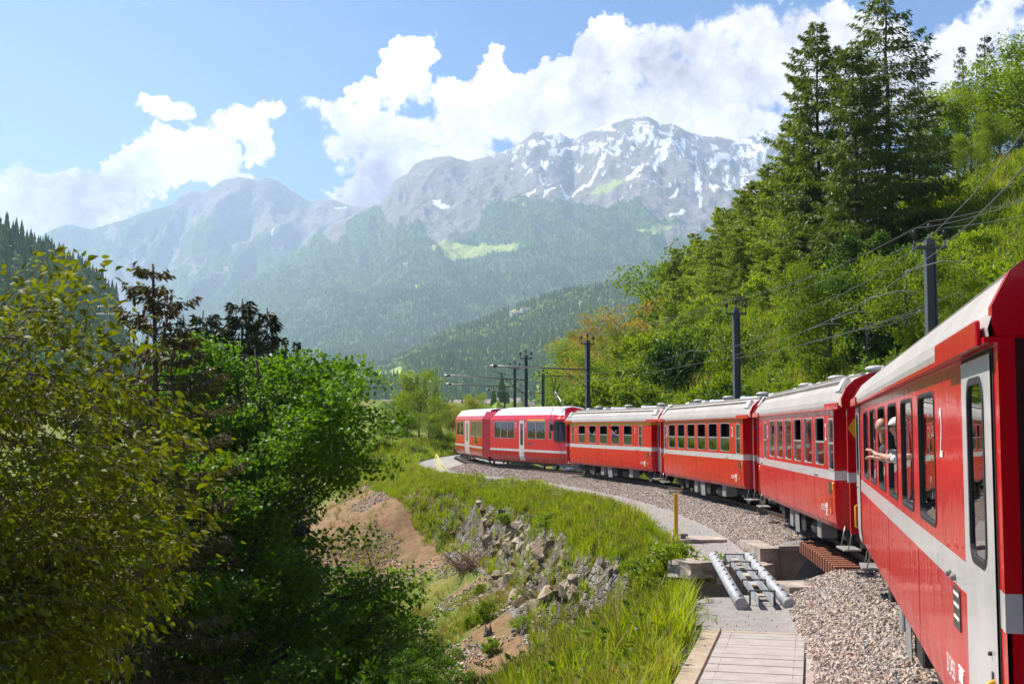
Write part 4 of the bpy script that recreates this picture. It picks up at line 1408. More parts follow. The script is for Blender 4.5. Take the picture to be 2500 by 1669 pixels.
# ------------------------------------------------------------------ articulated railcar
def emu_section(near, far, nose, label, wins, doors, dyellow=None, door_dark=None, tall=None):
    n, f, d, Lf, at = side_line(near, far)
    mid = (n + f) / 2
    right = Vector((d.y, -d.x))
    c = mid + right * W2
    th = math.atan2(d.x, d.y)
    zc = float(track_z(c.y))
    root = empty("railcar_section", (c.x, c.y, zc), math.pi / 2 - th)
    root.rotation_euler = Euler((0, -math.atan(2e-4 * (c.y - 45)), math.pi / 2 - th))
    tag(root, label, "railcar", "sections of the white-roofed railcar")
    hx = Lf / 2
    loc = lambda px: at(px) - hx
    WZ0, WZ1 = 1.98, 3.13
    PR = [(1.12, 0.42), (1.24, 0.56), (1.31, 0.8), (1.33, 1.12), (1.33, 1.27), (1.33, 3.28), (1.19, 3.56), (0.85, 4.00), (0.0, 4.12)]
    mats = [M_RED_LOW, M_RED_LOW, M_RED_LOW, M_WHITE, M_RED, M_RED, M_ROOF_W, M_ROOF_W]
    holes = []
    for a, b in wins:
        holes.append((min(loc(a), loc(b)), max(loc(a), loc(b)), WZ0, WZ1))
    if tall:
        a, b = tall
        holes.append((min(loc(a), loc(b)), max(loc(a), loc(b)), 1.40, WZ1))
    dh = [(min(loc(a), loc(b)), max(loc(a), loc(b)), 0.5, 3.2) for a, b in doors]
    mb = MB()
    cut = 1.0 if nose else 0.55                       # slanted roof ends
    for ys in (1, -1):
        hl = holes + dh
        xs = sorted(set([-hx, hx] + [v for h in hl for v in h[:2]]))
        zs = sorted(set([p[1] for p in PR[:6]] + [v for h in hl for v in h[2:4]]))
        zs = [z for z in zs if 0.42 <= z <= 3.28]
        for i in range(len(xs) - 1):
            for j in range(len(zs) - 1):
                xm, zm = (xs[i] + xs[i + 1]) / 2, (zs[j] + zs[j + 1]) / 2
                if any(h[0] < xm < h[1] and h[2] < zm < h[3] for h in hl): continue
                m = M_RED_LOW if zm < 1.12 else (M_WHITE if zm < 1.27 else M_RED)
                mb.mat(m)
                y0 = np.interp(zs[j], [p[1] for p in PR[:6]], [p[0] for p in PR[:6]]) * ys
                y1 = np.interp(zs[j + 1], [p[1] for p in PR[:6]], [p[0] for p in PR[:6]]) * ys
                q = [(xs[i], y0, zs[j]), (xs[i + 1], y0, zs[j]), (xs[i + 1], y1, zs[j + 1]), (xs[i], y1, zs[j + 1])]
                mb.poly(q if ys < 0 else q[::-1])
        mb.mat(M_INT)
        mb.box(-hx, hx, min(ys * 1.22, ys * 1.24), max(ys * 1.22, ys * 1.24), 0.6, 1.95)
        mb.mat(M_RED)
        e0, e1 = -hx, hx
        k0, k1 = (0.0 if nose else cut), cut
        # slanted red shoulder and white roof
        def shoulder(i, m):
            (ya, za), (yb, zb) = PR[i], PR[i + 1]
            fa, fb = (za - 3.28) / 0.84, (zb - 3.28) / 0.84
            mb.mat(m)
            q = [(e0 + k0 * fa, ya * ys, za), (e1 - k1 * fa, ya * ys, za), (e1 - k1 * fb, yb * ys, zb), (e0 + k0 * fb, yb * ys, zb)]
            mb.poly(q if ys < 0 else q[::-1])
        shoulder(5, M_RED); shoulder(6, M_ROOF_W); shoulder(7, M_ROOF_W)
    mb.mat(M_INT); mb.box(-hx + 0.01, hx - 0.01, -1.2, 1.2, 0.56, 0.62); mb.mat(M_DARK); mb.box(-hx + 0.02, hx - 0.02, -1.0, 1.0, 0.30, 0.555)
    mb.mat(M_CEIL); mb.box(-hx + 0.02, hx - 0.02, -1.22, 1.22, 3.22, 3.25)
    # end faces
    for e in ((1,) if nose else (1, -1)):
        pts = []
        for (y, z) in PR:
            k = cut * max(0, (z - 3.28) / 0.84)
            pts.append((e * (hx - k), y, z))
        pts2 = [(x, -y, z) for x, y, z in pts[-2::-1]]
        mb.mat(M_RED_LOW)
        mb.poly(pts + pts2 if e > 0 else (pts + pts2)[::-1])
    body = mb.build("body", root)
    for h in holes:
        for ys in (1, -1):
            wd = h[1] - h[0]
            fm, pm = window_mesh("window", wd, h[2], h[3], M_ALU, M_RED, 0.09, None, 0.018)
            wo = link("window", fm, root, ((h[0] + h[1]) / 2, ys * W2, 0), (0, 0, 0 if ys > 0 else math.pi))
            link("pane", pm, wo)
    for k, h in enumerate(dh):
        for ys in (1, -1):
            dm = MB().mat(M_WHITE)
            w_ = h[1] - h[0]
            yb = W2 + 0.004
            nwin = 2 if (w_ > 1.1 or nose is None) else 1
            gaps = [(h[0] + w_ * 0.28, h[0] + w_ * 0.44), (h[0] + w_ * 0.56, h[0] + w_ * 0.72)] if nwin == 2 else [(h[0] + w_ * 0.22, h[1] - w_ * 0.22)]
            xs = [h[0]] + [v for g in gaps for v in g] + [h[1]]
            ya, y2 = sorted((ys * (yb - 0.03), ys * yb))
            for i in range(len(xs) - 1):
                if i % 2 == 0: dm.box(xs[i], xs[i + 1], ya, y2, 1.0, 3.2)
                else:
                    dm.box(xs[i], xs[i + 1], ya, y2, 1.0, 1.55); dm.box(xs[i], xs[i + 1], ya, y2, 2.98, 3.2)
            zb = [0.5, 0.56, 0.8, 1.0]
            for z0, z1 in zip(zb, zb[1:]):
                y0 = np.interp(z0, [p[1] for p in PR[:6]], [p[0] for p in PR[:6]]); y1 = np.interp(z1, [p[1] for p in PR[:6]], [p[0] for p in PR[:6]])
                q = [(h[0], ys * (y0 + .004), z0), (h[1], ys * (y0 + .004), z0), (h[1], ys * (y1 + .004), z1), (h[0], ys * (y1 + .004), z1)]
                dm.poly(q if ys < 0 else q[::-1])
            do = dm.build("door", root)
            for g in gaps:
                gm = MB().mat(M_GLASS); gm.box(g[0], g[1], min(ys * 1.30, ys * 1.31), max(ys * 1.30, ys * 1.31), 1.55, 2.98); gm.build("pane", do)
    # bogies
    for e in (1, -1):
        if nose and e > 0: continue
        bo = placed(root, "bogie", BOGIE_ME, e * (hx - 2.2), 0, 0)
        for kx in (-0.9, 0.9):
            for ys in (1, -1): placed(bo, "wheel", WHEEL_ME, kx, ys * 0.53, 0.36, 0 if ys > 0 else math.pi)
    for i in range(int(Lf / 1.8)):
        for (a, b, z_) in ((0.0, 0.7, 0), ):
            m_ = MB().mat(M_GREYP)
            x = -hx + 1.6 + i * 1.8
            y0, z0 = 1.08, 3.705; y1, z1 = 0.95, 3.88
            if i % 2: y0, z0, y1, z1 = 1.14, 3.63, 0.90, 3.94
            m_.poly([(x, y0 + 0.004, z0 + 0.004), (x + 0.75, y0 + 0.004, z0 + 0.004), (x + 0.75, y1 + 0.004, z1 + 0.004), (x, y1 + 0.004, z1 + 0.004)][::-1])
            m_.build("roof_panel", root)
    return root, loc, hx, PR

e1, loc1, hx1, PR = emu_section((-1.88, 88.0), (-4.85, 103.8), None, "far railcar section with double-leaf white door, at the head of the train",
    [(zx(218), zx(243)), (zx(246), zx(271)), (zx(332), zx(358)), (zx(388), zx(420)), (zx(426), zx(457))], [(zx(284), zx(320))], tall=(zx(360), zx(385)))
e2, loc2, hx2, _ = emu_section((2.62, 77.2), (-1.56, 86.4), True, "railcar section with pantograph and driver's cab next to the first class coach",
    [(zx(522), zx(571)), (zx(574), zx(628)), (zx(632), zx(684)), (zx(790), zx(856)), (zx(862), zx(935)), (zx(963), zx(990))], [(zx(725), zx(765))])
# cab nose, at the near end (local -x)
M_SCREENG = simple("dark_cab_glass", (0.02, 0.018, 0.018), 0.08, 0, 0.1, 6, 0, 40, 0.25)
nb_ = MB()
def nose_ring(k):
    """k = 0 at the body, 1 at the tip"""
    pts = []
    for y, z in PR:
        fz = max(0.0, (z - 1.9) / 2.2)
        x = -hx2 - 2.15 * k + (2.15 * k) * (fz ** 1.1) * 0.95
        yy = y * (1 - 0.30 * k ** 2.2) if z > 0.6 else y * (1 - 0.22 * k ** 2)
        pts.append((x, yy, z - (0.05 * k if z > 3.5 else 0)))
    return pts
ks = [0, 0.35, 0.7, 1.0]
rr = [nose_ring(k) for k in ks]
bandm = [M_RED_LOW, M_RED_LOW, M_RED_LOW, M_WHITE, M_RED, M_RED, M_ROOF_W, M_ROOF_W]
for ys in (1, -1):
    for i in range(len(ks) - 1):
        for j in range(len(PR) - 1):
            if j == 4:     # tall side panel: split for the cab side window
                a0, b0 = rr[i][j], rr[i][j + 1]; a1, b1 = rr[i + 1][j], rr[i + 1][j + 1]
                def lerp(p, q, t): return tuple(p[n_] * (1 - t) + q[n_] * t for n_ in range(3))
                segs = [0, 0.30, 0.90, 1.0]
                for si in range(3):
                    m_ = M_RED
                    nb_.mat(m_)
                    q = [lerp(a0, b0, segs[si]), lerp(a1, b1, segs[si]), lerp(a1, b1, segs[si + 1]), lerp(a0, b0, segs[si + 1])]
                    q = [(x, y * ys, z) for x, y, z in q]
                    nb_.poly(q if ys > 0 else q[::-1], True)
                continue
            nb_.mat(bandm[j])
            q = [rr[i][j], rr[i + 1][j], rr[i + 1][j + 1], rr[i][j + 1]]
            q = [(x, y * ys, z) for x, y, z in q]
            nb_.poly(q if ys > 0 else q[::-1], False)
# windscreen face
last = rr[-1]
for j in range(len(PR) - 1):
    a, b = last[j], last[j + 1]
    nb_.mat(M_RED_LOW if j < 3 else (M_WHITE if j == 3 else M_RED))
    if j == 4:
        for t0, t1, m_ in ((0, 0.28, M_RED), (0.28, 1.0, M_SCREEN)):
            nb_.mat(m_)
            p0 = tuple(a[k] * (1 - t0) + b[k] * t0 for k in range(3)); p1 = tuple(a[k] * (1 - t1) + b[k] * t1 for k in range(3))
            nb_.poly([(p0[0], p0[1], p0[2]), (p0[0], -p0[1], p0[2]), (p1[0], -p1[1], p1[2]), (p1[0], p1[1], p1[2])])
        continue
    nb_.poly([(a[0], a[1], a[2]), (a[0], -a[1], a[2]), (b[0], -b[1], b[2]), (b[0], b[1], b[2])])
cab = nb_.build("driver_cab", e2)
def nose_pt(k, t, off):
    r_ = nose_ring(k); a, b = r_[4], r_[5]
    return (a[0] * (1 - t) + b[0] * t, (a[1] * (1 - t) + b[1] * t) + off, a[2] * (1 - t) + b[2] * t)
for nm_, m_, off, sh in (("side_window_frame", M_RUBBER, 0.035, 0.0), ("side_window", M_SCREENG, 0.045, 0.03)):
    g = MB().mat(m_)
    kk_ = [0.08 + sh, 0.35, 0.7, 0.97 - sh]
    for a_, b_ in zip(kk_, kk_[1:]):
        g.poly([nose_pt(a_, 0.30 + sh, off), nose_pt(b_, 0.30 + sh, off), nose_pt(b_, 0.93 - sh, off), nose_pt(a_, 0.93 - sh, off)])
    g.build(nm_, cab)
g = MB().mat(M_SCREEN); g.cbox(-0.05, 0.05, -0.06, 0.12, -0.22, 0.22, 0.02); g.build("mirror", cab, loc=(-hx2 + 0.0, W2 + 0.10, 2.75))
g = MB().mat(M_SCREEN); g.cbox(-0.22, 0.22, -0.02, 0.02, -0.09, 0.09, 0.02); g.build("headlight", cab, loc=(-hx2 - 1.75, 1.13, 1.62), rot=(0, 0, R(14)))
g = MB().mat(simple("plough_grey", (0.12, 0.13, 0.16), 0.5)); 
for ys in (1, -1):
    g.poly([(-hx2 - 0.2, ys * 1.15, 0.45), (-hx2 - 2.5, ys * 0.85, 0.52), (-hx2 - 2.7, ys * 0.75, 0.10), (-hx2 - 0.9, ys * 1.1, 0.08)]); 
g.poly([(-hx2 - 2.5, 0.85, 0.52), (-hx2 - 2.5, -0.85, 0.52), (-hx2 - 2.7, -0.75, 0.10), (-hx2 - 2.7, 0.75, 0.10)])
g.mat(M_ROOF_W); g.box(-hx2 - 2.7, -hx2 - 1.3, 0.55, 1.05, 0.523, 0.56)
g.build("snow_plough", cab)
g = MB().mat(M_YELLOW); g.box(loc2(zx(935)), loc2(zx(790)), W2 - 0.004, W2 + 0.004, 3.17, 3.27)
g.build("class_band", e2)
g = MB().mat(M_SCREEN); g.box(0, 0.45, W2, W2 + 0.008, 1.62, 1.74); g.build("display_panel", e2, loc=(loc2(zx(822)), 0, 0))
g = MB().mat(M_RED_LOW)
n_ = 9
rings = []
for i in range(n_ + 1):
    k = 1.0 if i % 2 else 0.95
    x = hx2 + 1.9 * i / n_
    rings.append([(x, -1.15 * k, 0.6), (x, 1.15 * k, 0.6), (x, 1.15 * k, 3.3), (x, 0.8 * k, 3.85), (x, -0.8 * k, 3.85), (x, -1.15 * k, 3.3)])
g.loft(rings); g.mat(M_RED_LOW)
g.build("gangway_bellows", e2)
for px, ch in ((zx(697), "2"), (zx(777), "1"), ):
    put_text(ch, 0.34, loc2(px), W2 + 0.004, 2.65, e2, "numeral", 1, 0.75)
for px, ch in ((zx(276), "2"), (zx(325), "2")):
    put_text(ch, 0.34, loc1(px), W2 + 0.004, 2.65, e1, "numeral", 1, 0.6)
# pantograph on the second section
M_BLACKMET = simple("dark_metal", (0.03, 0.03, 0.032), 0.5, 0.5, 0.1)
g = MB().mat(M_BLACKMET)
xp = -hx2 + 1.2
g.tube([(xp - 0.2, 0.35, 4.12), (xp + 1.2, 0.1, 5.1)], 0.045, 6)
for s in (0.35, -0.35):
    g.tube([(xp + 1.2, s * 0.3, 5.1), (xp + 0.9, s * 1.1, 6.05)], 0.022, 6)
    g.tube([(xp + 1.2, s * 0.3, 5.1), (xp - 0.7 + 1.0, s * 1.1, 6.05)], 0.022, 6)
g.tube([(xp + 1.25, -0.25, 5.1), (xp + 1.25, 0.25, 5.1)], 0.03, 6)
pan = g.build("pantograph", e2)
g = MB().mat(M_STEEL)
g.tube([(xp - 0.3, 0.0, 4.12), (xp + 0.2, 0.0, 4.35), (xp + 1.2, 0.0, 5.1)], 0.05, 6); g.build("lower_arm", pan)
g = MB().mat(M_BLACKMET)
for x in (0.45, 0.75):
    g.tube([(xp + x, -0.95, 5.95), (xp + x, -0.75, 6.10), (xp + x, 0.75, 6.10), (xp + x, 0.95, 5.95)], 0.025, 6)
g.build("contact_strip", pan)
# ------------------------------------------------------------------ bridge, conduits, walkway
M_CONC = simple("weathered_concrete", (0.34, 0.28, 0.23), 0.85, 0, 0.45, 2.2, 0.4, 18)
M_CONCD = simple("damp_concrete", (0.20, 0.17, 0.15), 0.85, 0, 0.3, 1.6, 0.4, 14)
M_PLANK = simple("bleached_plank", (0.34, 0.31, 0.28), 0.8, 0, 0.16, 3.0, 0.35, 30)
M_PLANKB = simple("brown_beam", (0.36, 0.29, 0.20), 0.85, 0, 0.22, 3.0, 0.3)
M_RUSTW = simple("rust_brown_board", (0.28, 0.13, 0.055), 0.8, 0, 0.2, 3.0, 0.3)
M_GALV = simple("galvanised_pipe", (0.34, 0.355, 0.375), 0.55, 0.0, 0.15, 5.0, 0.1)
M_MAST = simple("green_grey_mast", (0.085, 0.10, 0.105), 0.5, 0.2, 0.15, 3.0)
M_CERAM = simple("brown_insulator", (0.035, 0.018, 0.015), 0.25, 0, 0.1)
M_WIRE = simple("wire", (0.12, 0.12, 0.12), 0.5, 0.5, 0.05)
M_EDGE = simple("grey_edging", (0.16, 0.17, 0.19), 0.7, 0, 0.15, 3)
M_YPOST = simple("yellow_post_paint", (0.72, 0.42, 0.015), 0.5, 0, 0.12, 4)

def slab_world(name, corners, z0, z1, mat, parent=None, cut=None):
    mb = MB().mat(mat)
    lo = [(x, y, z0) for x, y in corners]; hi = [(x, y, z1) for x, y in corners]
    n = len(corners)
    mb.poly(lo[::-1]); mb.poly(hi)
    for i in range(n):
        j = (i + 1) % n
        mb.poly([lo[i], lo[j], hi[j], hi[i]])
    return mb.build(name, parent)

ab = empty("bridge_abutment", (8.0, 31.2, -2.6))
tag(ab, "far concrete abutment of the little bridge, tall stained face towards the camera", "abutment", "abutments of the little bridge")
def rel(o, parent):
    o.matrix_parent_inverse = parent.matrix_basis.inverted()
    return o
rel(slab_world("retaining_wall", [(6.75, 31.0), (11.5, 31.9), (11.4, 32.5), (6.65, 31.6)], -4.2, -0.42, M_CONC, ab), ab)
rel(slab_world("wing_wall", [(6.25, 30.75), (6.74, 30.8), (6.7, 33.2), (6.2, 33.2)], -4.2, -0.34, M_CONC, ab), ab)
rel(slab_world("coping", [(6.76, 30.93), (11.5, 31.83), (11.5, 32.0), (6.76, 31.1)], -0.418, -0.30, M_CONC, ab), ab)
ab2 = empty("bridge_abutment", (6.0, 24.0, -2.0))
tag(ab2, "near concrete abutment of the little bridge, half buried in ballast", "abutment", "abutments of the little bridge")
rel(slab_world("retaining_wall", [(5.35, 23.9), (9.5, 24.6), (9.45, 25.05), (5.3, 24.35)], -3.4, -0.40, M_CONC, ab2), ab2)
rel(slab_world("coping", [(5.28, 23.3), (5.9, 23.4), (5.85, 24.42), (5.2, 24.3)], -3.4, -0.36, M_CONC, ab2), ab2)
tb = empty("timber_beam", (5.6, 26.5, -1.5))
tag(tb, "rust-brown timber beams lying in the gap below the bridge sleepers", "timber beam")
for i in range(4):
    rel(slab_world("beam", [(5.4, 26.6 + i * 0.32), (9.2, 27.2 + i * 0.32), (9.2, 27.49 + i * 0.32), (5.4, 26.89 + i * 0.32)], -1.75, -1.42 - 0.01 * i, M_RUSTW, tb), tb)
sl = empty("stone_block", (5.7, 30.4, -0.9))
tag(sl, "weathered stone block jutting out between the pipes and the far abutment", "stone block")
bm = bmesh.new(); bmesh.ops.create_cube(bm, size=1.0); bmesh.ops.subdivide_edges(bm, edges=bm.edges[:], cuts=3, use_grid_fill=True)
for v in bm.verts:
    v.co += Vector((random.uniform(-1, 1), random.uniform(-1, 1), random.uniform(-1, 1))) * 0.05
bme = bpy.data.meshes.new("block"); bm.to_mesh(bme); bm.free(); bme.materials.append(M_CONC)
link("block", bme, sl, (0, 0, 0), (0, 0, 0.2), (1.5, 0.8, 0.45))
link("block", bme, sl, (-1.1, -0.1, 0.12), (0, 0, 0.5), (1.1, 0.9, 0.4))

P0a, P1a = Vector((4.12, 22.0, -0.50)), Vector((5.05, 30.6, -0.52))
dirp = (P1a - P0a).normalized(); nrm = Vector((dirp.y, -dirp.x, 0))
def conduit(off, label):
    root = empty("cable_conduit", tuple(P0a + nrm * off))
    tag(root, label, "conduit", "banded pipes carrying cables over the gap")
    a, b = Vector((0, 0, 0)), (P1a - P0a)
    mb = MB().mat(M_GALV); mb.cyl(a, b, 0.115, 0.115, 16); mb.build("pipe", root)
    L = (b - a).length
    st = MB().mat(M_BLACKMET); st.tube([Vector((0, 0, 0)) - dirp * 0.02, dirp * 0.004], 0.1165, 16)
    st.cbox(-0.02, 0.02, -0.03, 0.03, 0.11, 0.14, 0.008)
    me = st.mesh("strap")
    for k in range(int(L / 0.85)):
        link("strap", me, root, tuple(dirp * (0.3 + k * 0.85 + random.uniform(-0.05, 0.05))))
    return root
conduit(0.0, "outer pale banded pipe bridging the gap, next to the grassy edge")
conduit(0.86, "inner pale banded pipe bridging the gap, next to the concrete abutment")
tray = empty("cable_tray", tuple(P0a + nrm * 0.43))
tag(tray, "open metal cable tray with cross brackets between the two banded pipes", "cable tray")
for k in (-0.13, 0.13):
    mb = MB().mat(M_GALV)
    a = nrm * k; b = a + (P1a - P0a)
    mb.loft([[a + Vector((0, 0, -0.02)), a + nrm * 0.012 + Vector((0, 0, -0.02)), a + nrm * 0.012 + Vector((0, 0, 0.16)), a + Vector((0, 0, 0.16))],
             [b + Vector((0, 0, -0.02)), b + nrm * 0.012 + Vector((0, 0, -0.02)), b + nrm * 0.012 + Vector((0, 0, 0.16)), b + Vector((0, 0, 0.16))]], caps=True)
    mb.build("side_rail", tray)
an = math.atan2(dirp.y, dirp.x)
mbm = MB().mat(M_MAST)
mbm.box(-0.025, 0.025, -0.24, 0.24, 0.165, 0.19); mbm.box(-0.025, 0.025, -0.24, -0.21, -0.12, 0.164); mbm.box(-0.025, 0.025, 0.21, 0.24, -0.12, 0.164)
br_me = mbm.mesh("bracket")
mbm = MB().mat(M_PLANKB); mbm.cbox(-0.16, 0.16, -0.10, 0.10, 0.0, 0.03, 0.01); pk_me = mbm.mesh("packing_board")
mbm = MB().mat(M_GALV); mbm.box(-0.38, 0.38, -0.125, 0.125, -0.02, -0.008); bt_me = mbm.mesh("tray_bottom")
for k in range(5):
    link("bracket", br_me, tray, tuple(dirp * (0.6 + k * 1.7)), (0, 0, an))
    link("packing_board", pk_me, tray, tuple(dirp * (1.2 + k * 1.6)), (0, 0, an + 0.1))
    if k % 3: link("tray_bottom", bt_me, tray, tuple(dirp * (1.6 + k * 1.6)), (0, 0, an))

# walkway of boards beside the ballast
wk = empty("wooden_walkway", (3.9, 18.9, -0.5))
tag(wk, "pale wooden walkway of cross boards beside the gravel in the lower corner", "walkway")
hdg = R(90 - 14)
Mw = Matrix.Rotation(hdg, 4, 'Z')
W0, W1 = 0.72, -0.62
k = 0; x = 0.0
while x > -6.6:
    wd_ = 0.27 + random.uniform(-0.02, 0.02)
    mb = MB().mat(M_PLANK)
    mb.cbox(x - wd_, x - 0.012, -0.60, 0.66, -0.04, 0.0 + random.uniform(-0.004, 0.004), 0.006)
    mb.mat(M_DARK)
    for yq in (-0.47, 0.5):
        for xo_ in (0.07, 0.19): mb.lathe([(0.008, 0.0), (0.008, 0.004)], 6, Matrix.Translation((x - xo_, yq, 0)))
    mb.build("plank", wk, rot=(0, 0, hdg))
    x -= wd_
mb = MB().mat(M_PLANKB); mb.cbox(-6.6, 0.22, 0.68, 0.96, -0.30, 0.01, 0.02); mb.build("edge_beam", wk, rot=(0, 0, hdg))
mb = MB().mat(M_CONC); mb.cbox(-6.6, 0.02, -0.74, -0.63, -0.30, -0.0, 0.01); mb.build("edge_beam", wk, rot=(0, 0, hdg))
mb = MB().mat(M_PLANKB); mb.cbox(0.01, 0.13, -0.60, 0.66, -0.28, 0.0, 0.01); mb.build("edge_beam", wk, rot=(0, 0, hdg))

# concrete slab with yellow marker post
pb = ray(1551, 1232, 35.4)
cs_ = empty("concrete_slab", (5.35, 35.7, ground_at(5.3, 35.7)))
tag(cs_, "low pale concrete slab at the path's edge behind the yellow post", "concrete slab")
mb = MB().mat(M_CONC); mb.cbox(-0.75, 0.8, -0.7, 0.7, -0.5, 0.10, 0.02); mb.build("slab", cs_, rot=(0, 0, 0.05))
yp = MB().mat(M_YPOST); yp.cbox(-0.055, 0.055, -0.055, 0.055, -0.4, 1.52, 0.012)
o = yp.build("marker_post", loc=(pb.x, pb.y, -0.72)); tag(o, "square yellow marker post standing in grass beside the concrete slab", "post")
gp = MB().mat(M_BOX); gp.lathe([(0.07, -0.5), (0.07, 0.28)], 10); gp.cbox(-0.13, 0.13, -0.1, 0.1, 0.28, 0.36, 0.02)
o = gp.build("short_bollard", loc=(pb.x + 0.22, pb.y + 0.1, -0.72)); tag(o, "short grey capped stub right beside the yellow post", "bollard")

# edging along the path
ed = MB().mat(M_EDGE)
rings = []
for s in np.arange(0, TS[-1], 1.0):
    x, y, tx, ty = track_at(s, -4.05)
    if not (37 < y < 128): continue
    z = float(track_z(y)) - 0.62
    nx, ny = -ty, tx
    prof = [(-0.02, 0.06), (0.03, 0.05), (0.05, -0.03), (0.09, -0.04), (0.11, -0.12), (0.15, -0.13), (0.17, -0.21), (0.21, -0.22), (0.24, -0.34), (-0.02, -0.34)]
    rings.append([(x + nx * a, y + ny * a, z + b) for a, b in prof])
ed.loft(rings, caps=True)
o = ed.build("path_edging"); tag(o, "dark grey stepped edging holding the gravel path round the curve", "edging")

# ------------------------------------------------------------------ catenary
def insulator(mb, M, k=1.0):
    mb.mat(M_CERAM)
    mb.lathe([(0.03 * k, 0), (0.03 * k, 0.06 * k), (0.12 * k, 0.08 * k), (0.05 * k, 0.13 * k), (0.12 * k, 0.16 * k), (0.05 * k, 0.21 * k), (0.10 * k, 0.24 * k), (0.03 * k, 0.30 * k)], 10, M)
ins_mb = MB(); ins_mb.mat(M_MAST); ins_mb.lathe([(0.025, -0.25), (0.025, 0.01)], 8); insulator(ins_mb, Matrix.Identity(4), 0.9)
INS = ins_mb.mesh("insulator")
MASTS = []
def mast(sx, sy_arm, Y, label, w=0.30, cross=True, arm=None, attach=None, topz=None):
    p = ray(sx / KD, sy_arm / KD, Y)
    g = ground_at(p.x, p.y)
    root = empty("catenary_mast", (p.x, p.y, g - 0.3))
    tag(root, label, "mast", "overhead line masts beside the track")
    i = int(np.argmin((TC[:, 0] - p.x) ** 2 + (TC[:, 1] - p.y) ** 2))
    th = math.atan2(TT[i, 1], TT[i, 0])
    root.rotation_euler = (0, 0, th)
    H = p.z - root.location.z
    mb = MB().mat(M_MAST)
    h = w / 2
    mb.box(-h, h, -h, -h + 0.03, 0, H + (0.12 if cross else 0)); mb.box(-h, h, h - 0.03, h, 0, H + (0.12 if cross else 0)); mb.box(-0.02, 0.02, -h + 0.03, h - 0.03, 0, H + (0.12 if cross else 0))
    mb.box(-h - 0.08, h + 0.08, -h - 0.08, h + 0.08, 0, 0.35)
    mb.build("pole", root)
    tops = []
    if cross:
        mb = MB().mat(M_MAST)
        mb.box(-0.07, 0.07, -0.50, 0.50, H + 0.13, H + 0.22); mb.box(-0.14, 0.14, -0.13, 0.13, H + 0.221, H + 0.42)
        mb.build("crossarm", root)
        for yy_, zz in ((-0.45, 0.42), (0.0, 0.62), (0.45, 0.42)):
            link("insulator", INS, root, (0, yy_, H + zz))
            tops.append(root.location + Vector((-math.sin(th) * yy_, math.cos(th) * yy_, H + zz + 0.34)))
    MASTS.append((root, p, tops, th, H))
    if arm:
        lp = ray(arm[0] / KD, arm[1] / KD, arm[2])
        ap = ray(sx / KD, attach / KD, Y)
        inv = (Matrix.Translation(root.location) @ Matrix.Rotation(th, 4, 'Z')).inverted()
        l, a = inv @ lp, inv @ ap
        mb = MB().mat(M_STEEL); mb.tube([a, l], 0.055, 8)
        am = mb.build("cantilever_arm", root)
        mb = MB().mat(M_MAST)
        q = a.lerp(l, 0.27); low = Vector((a.x, a.y, a.z - 1.25)); mb.tube([q, low], 0.03, 6)
        mb.mat(M_CERAM); mb.tube([a.lerp(l, 0.93), a.lerp(l, 0.95), a.lerp(l, 0.97)], [0.07, 0.09, 0.07], 8)
        e = a.lerp(l, 0.97)
        mb.mat(M_MAST); mb.tube([e, e + Vector((0.05, 0.1, -0.35)), e + (a - l).normalized() * 1.1 + Vector((0, 0, -0.55))], 0.02, 6)
        mb.build("steady_arm", am)
    return root
mast(2270, 618, 36, "nearest tall steel mast with three insulators, behind the closest coach roof")
mast(1797, 775, 56, "second tall steel mast on the green slope behind the middle coach")
mast(1434, 845, 82, "mast with long horizontal arm right beside the raised pantograph", 0.27, arm=(1196, 893, 78), attach=902)
mast(1284, 880, 97, "mast with long arm rising behind the railcar's white roof, thickest of the distant four", 0.26, arm=(1084, 916, 92), attach=927)
mast(1257, 904, 112, "slim far mast just left of the thicker one behind the railcar", 0.26, arm=(1089, 937, 107), attach=944)
mast(1326, 922, 128, "farthest mast with arm, between the pantograph and the thicker mast", 0.26, arm=(1186, 951, 123), attach=959)
mast(1232, 940, 125, "thin short mast without crossarm behind the railcar joint", 0.14, cross=False)

def wire(pts, r, label, group, sag=0.3, n=14, name="overhead_wire"):
    out = []
    for a, b in zip(pts, pts[1:]):
        for i in range(n):
            t_ = i / n
            p = Vector(a).lerp(Vector(b), t_); p.z -= sag * 4 * t_ * (1 - t_)
            out.append(p)
    out.append(Vector(pts[-1]))
    mb = MB().mat(M_WIRE); mb.tube(out, r, 5)
    o = mb.build(name); tag(o, label, "wire", group)
    return o
p_near = [Vector((10.6, 13.0, 6.7)), Vector((9.8, 13.4, 7.0)), Vector((9.0, 13.8, 6.7))]
for k, nm in enumerate(("outermost feeder wire on the masts' insulators, on the hillside side", "highest feeder wire, running over the middle insulator of each mast", "feeder wire on the track-side insulators of the masts")):
    pts = [p_near[k]] + [m[2][k] for m in MASTS[:4]] + [MASTS[4][2][k], MASTS[5][2][k]]
    wire(pts, 0.008, nm, "feeder wires on the masts", 0.35)
def over_track(ys, z):
    out = []
    for y in ys:
        i = int(np.argmin(np.abs(TC[:260, 1] - y)) if y < 108 else np.argmin(np.abs(TC[:, 1] - y)))
        out.append(Vector((TC[i, 0] + 0.25 * (1 if y % 2 else -1), TC[i, 1], z + float(track_z(y)))))
    return out
cy = [5, 9, 13, 18, 24, 30, 36, 46, 56, 68, 80, 94, 108]
cw = over_track(cy, 5.65); mw = over_track(cy, 6.45)

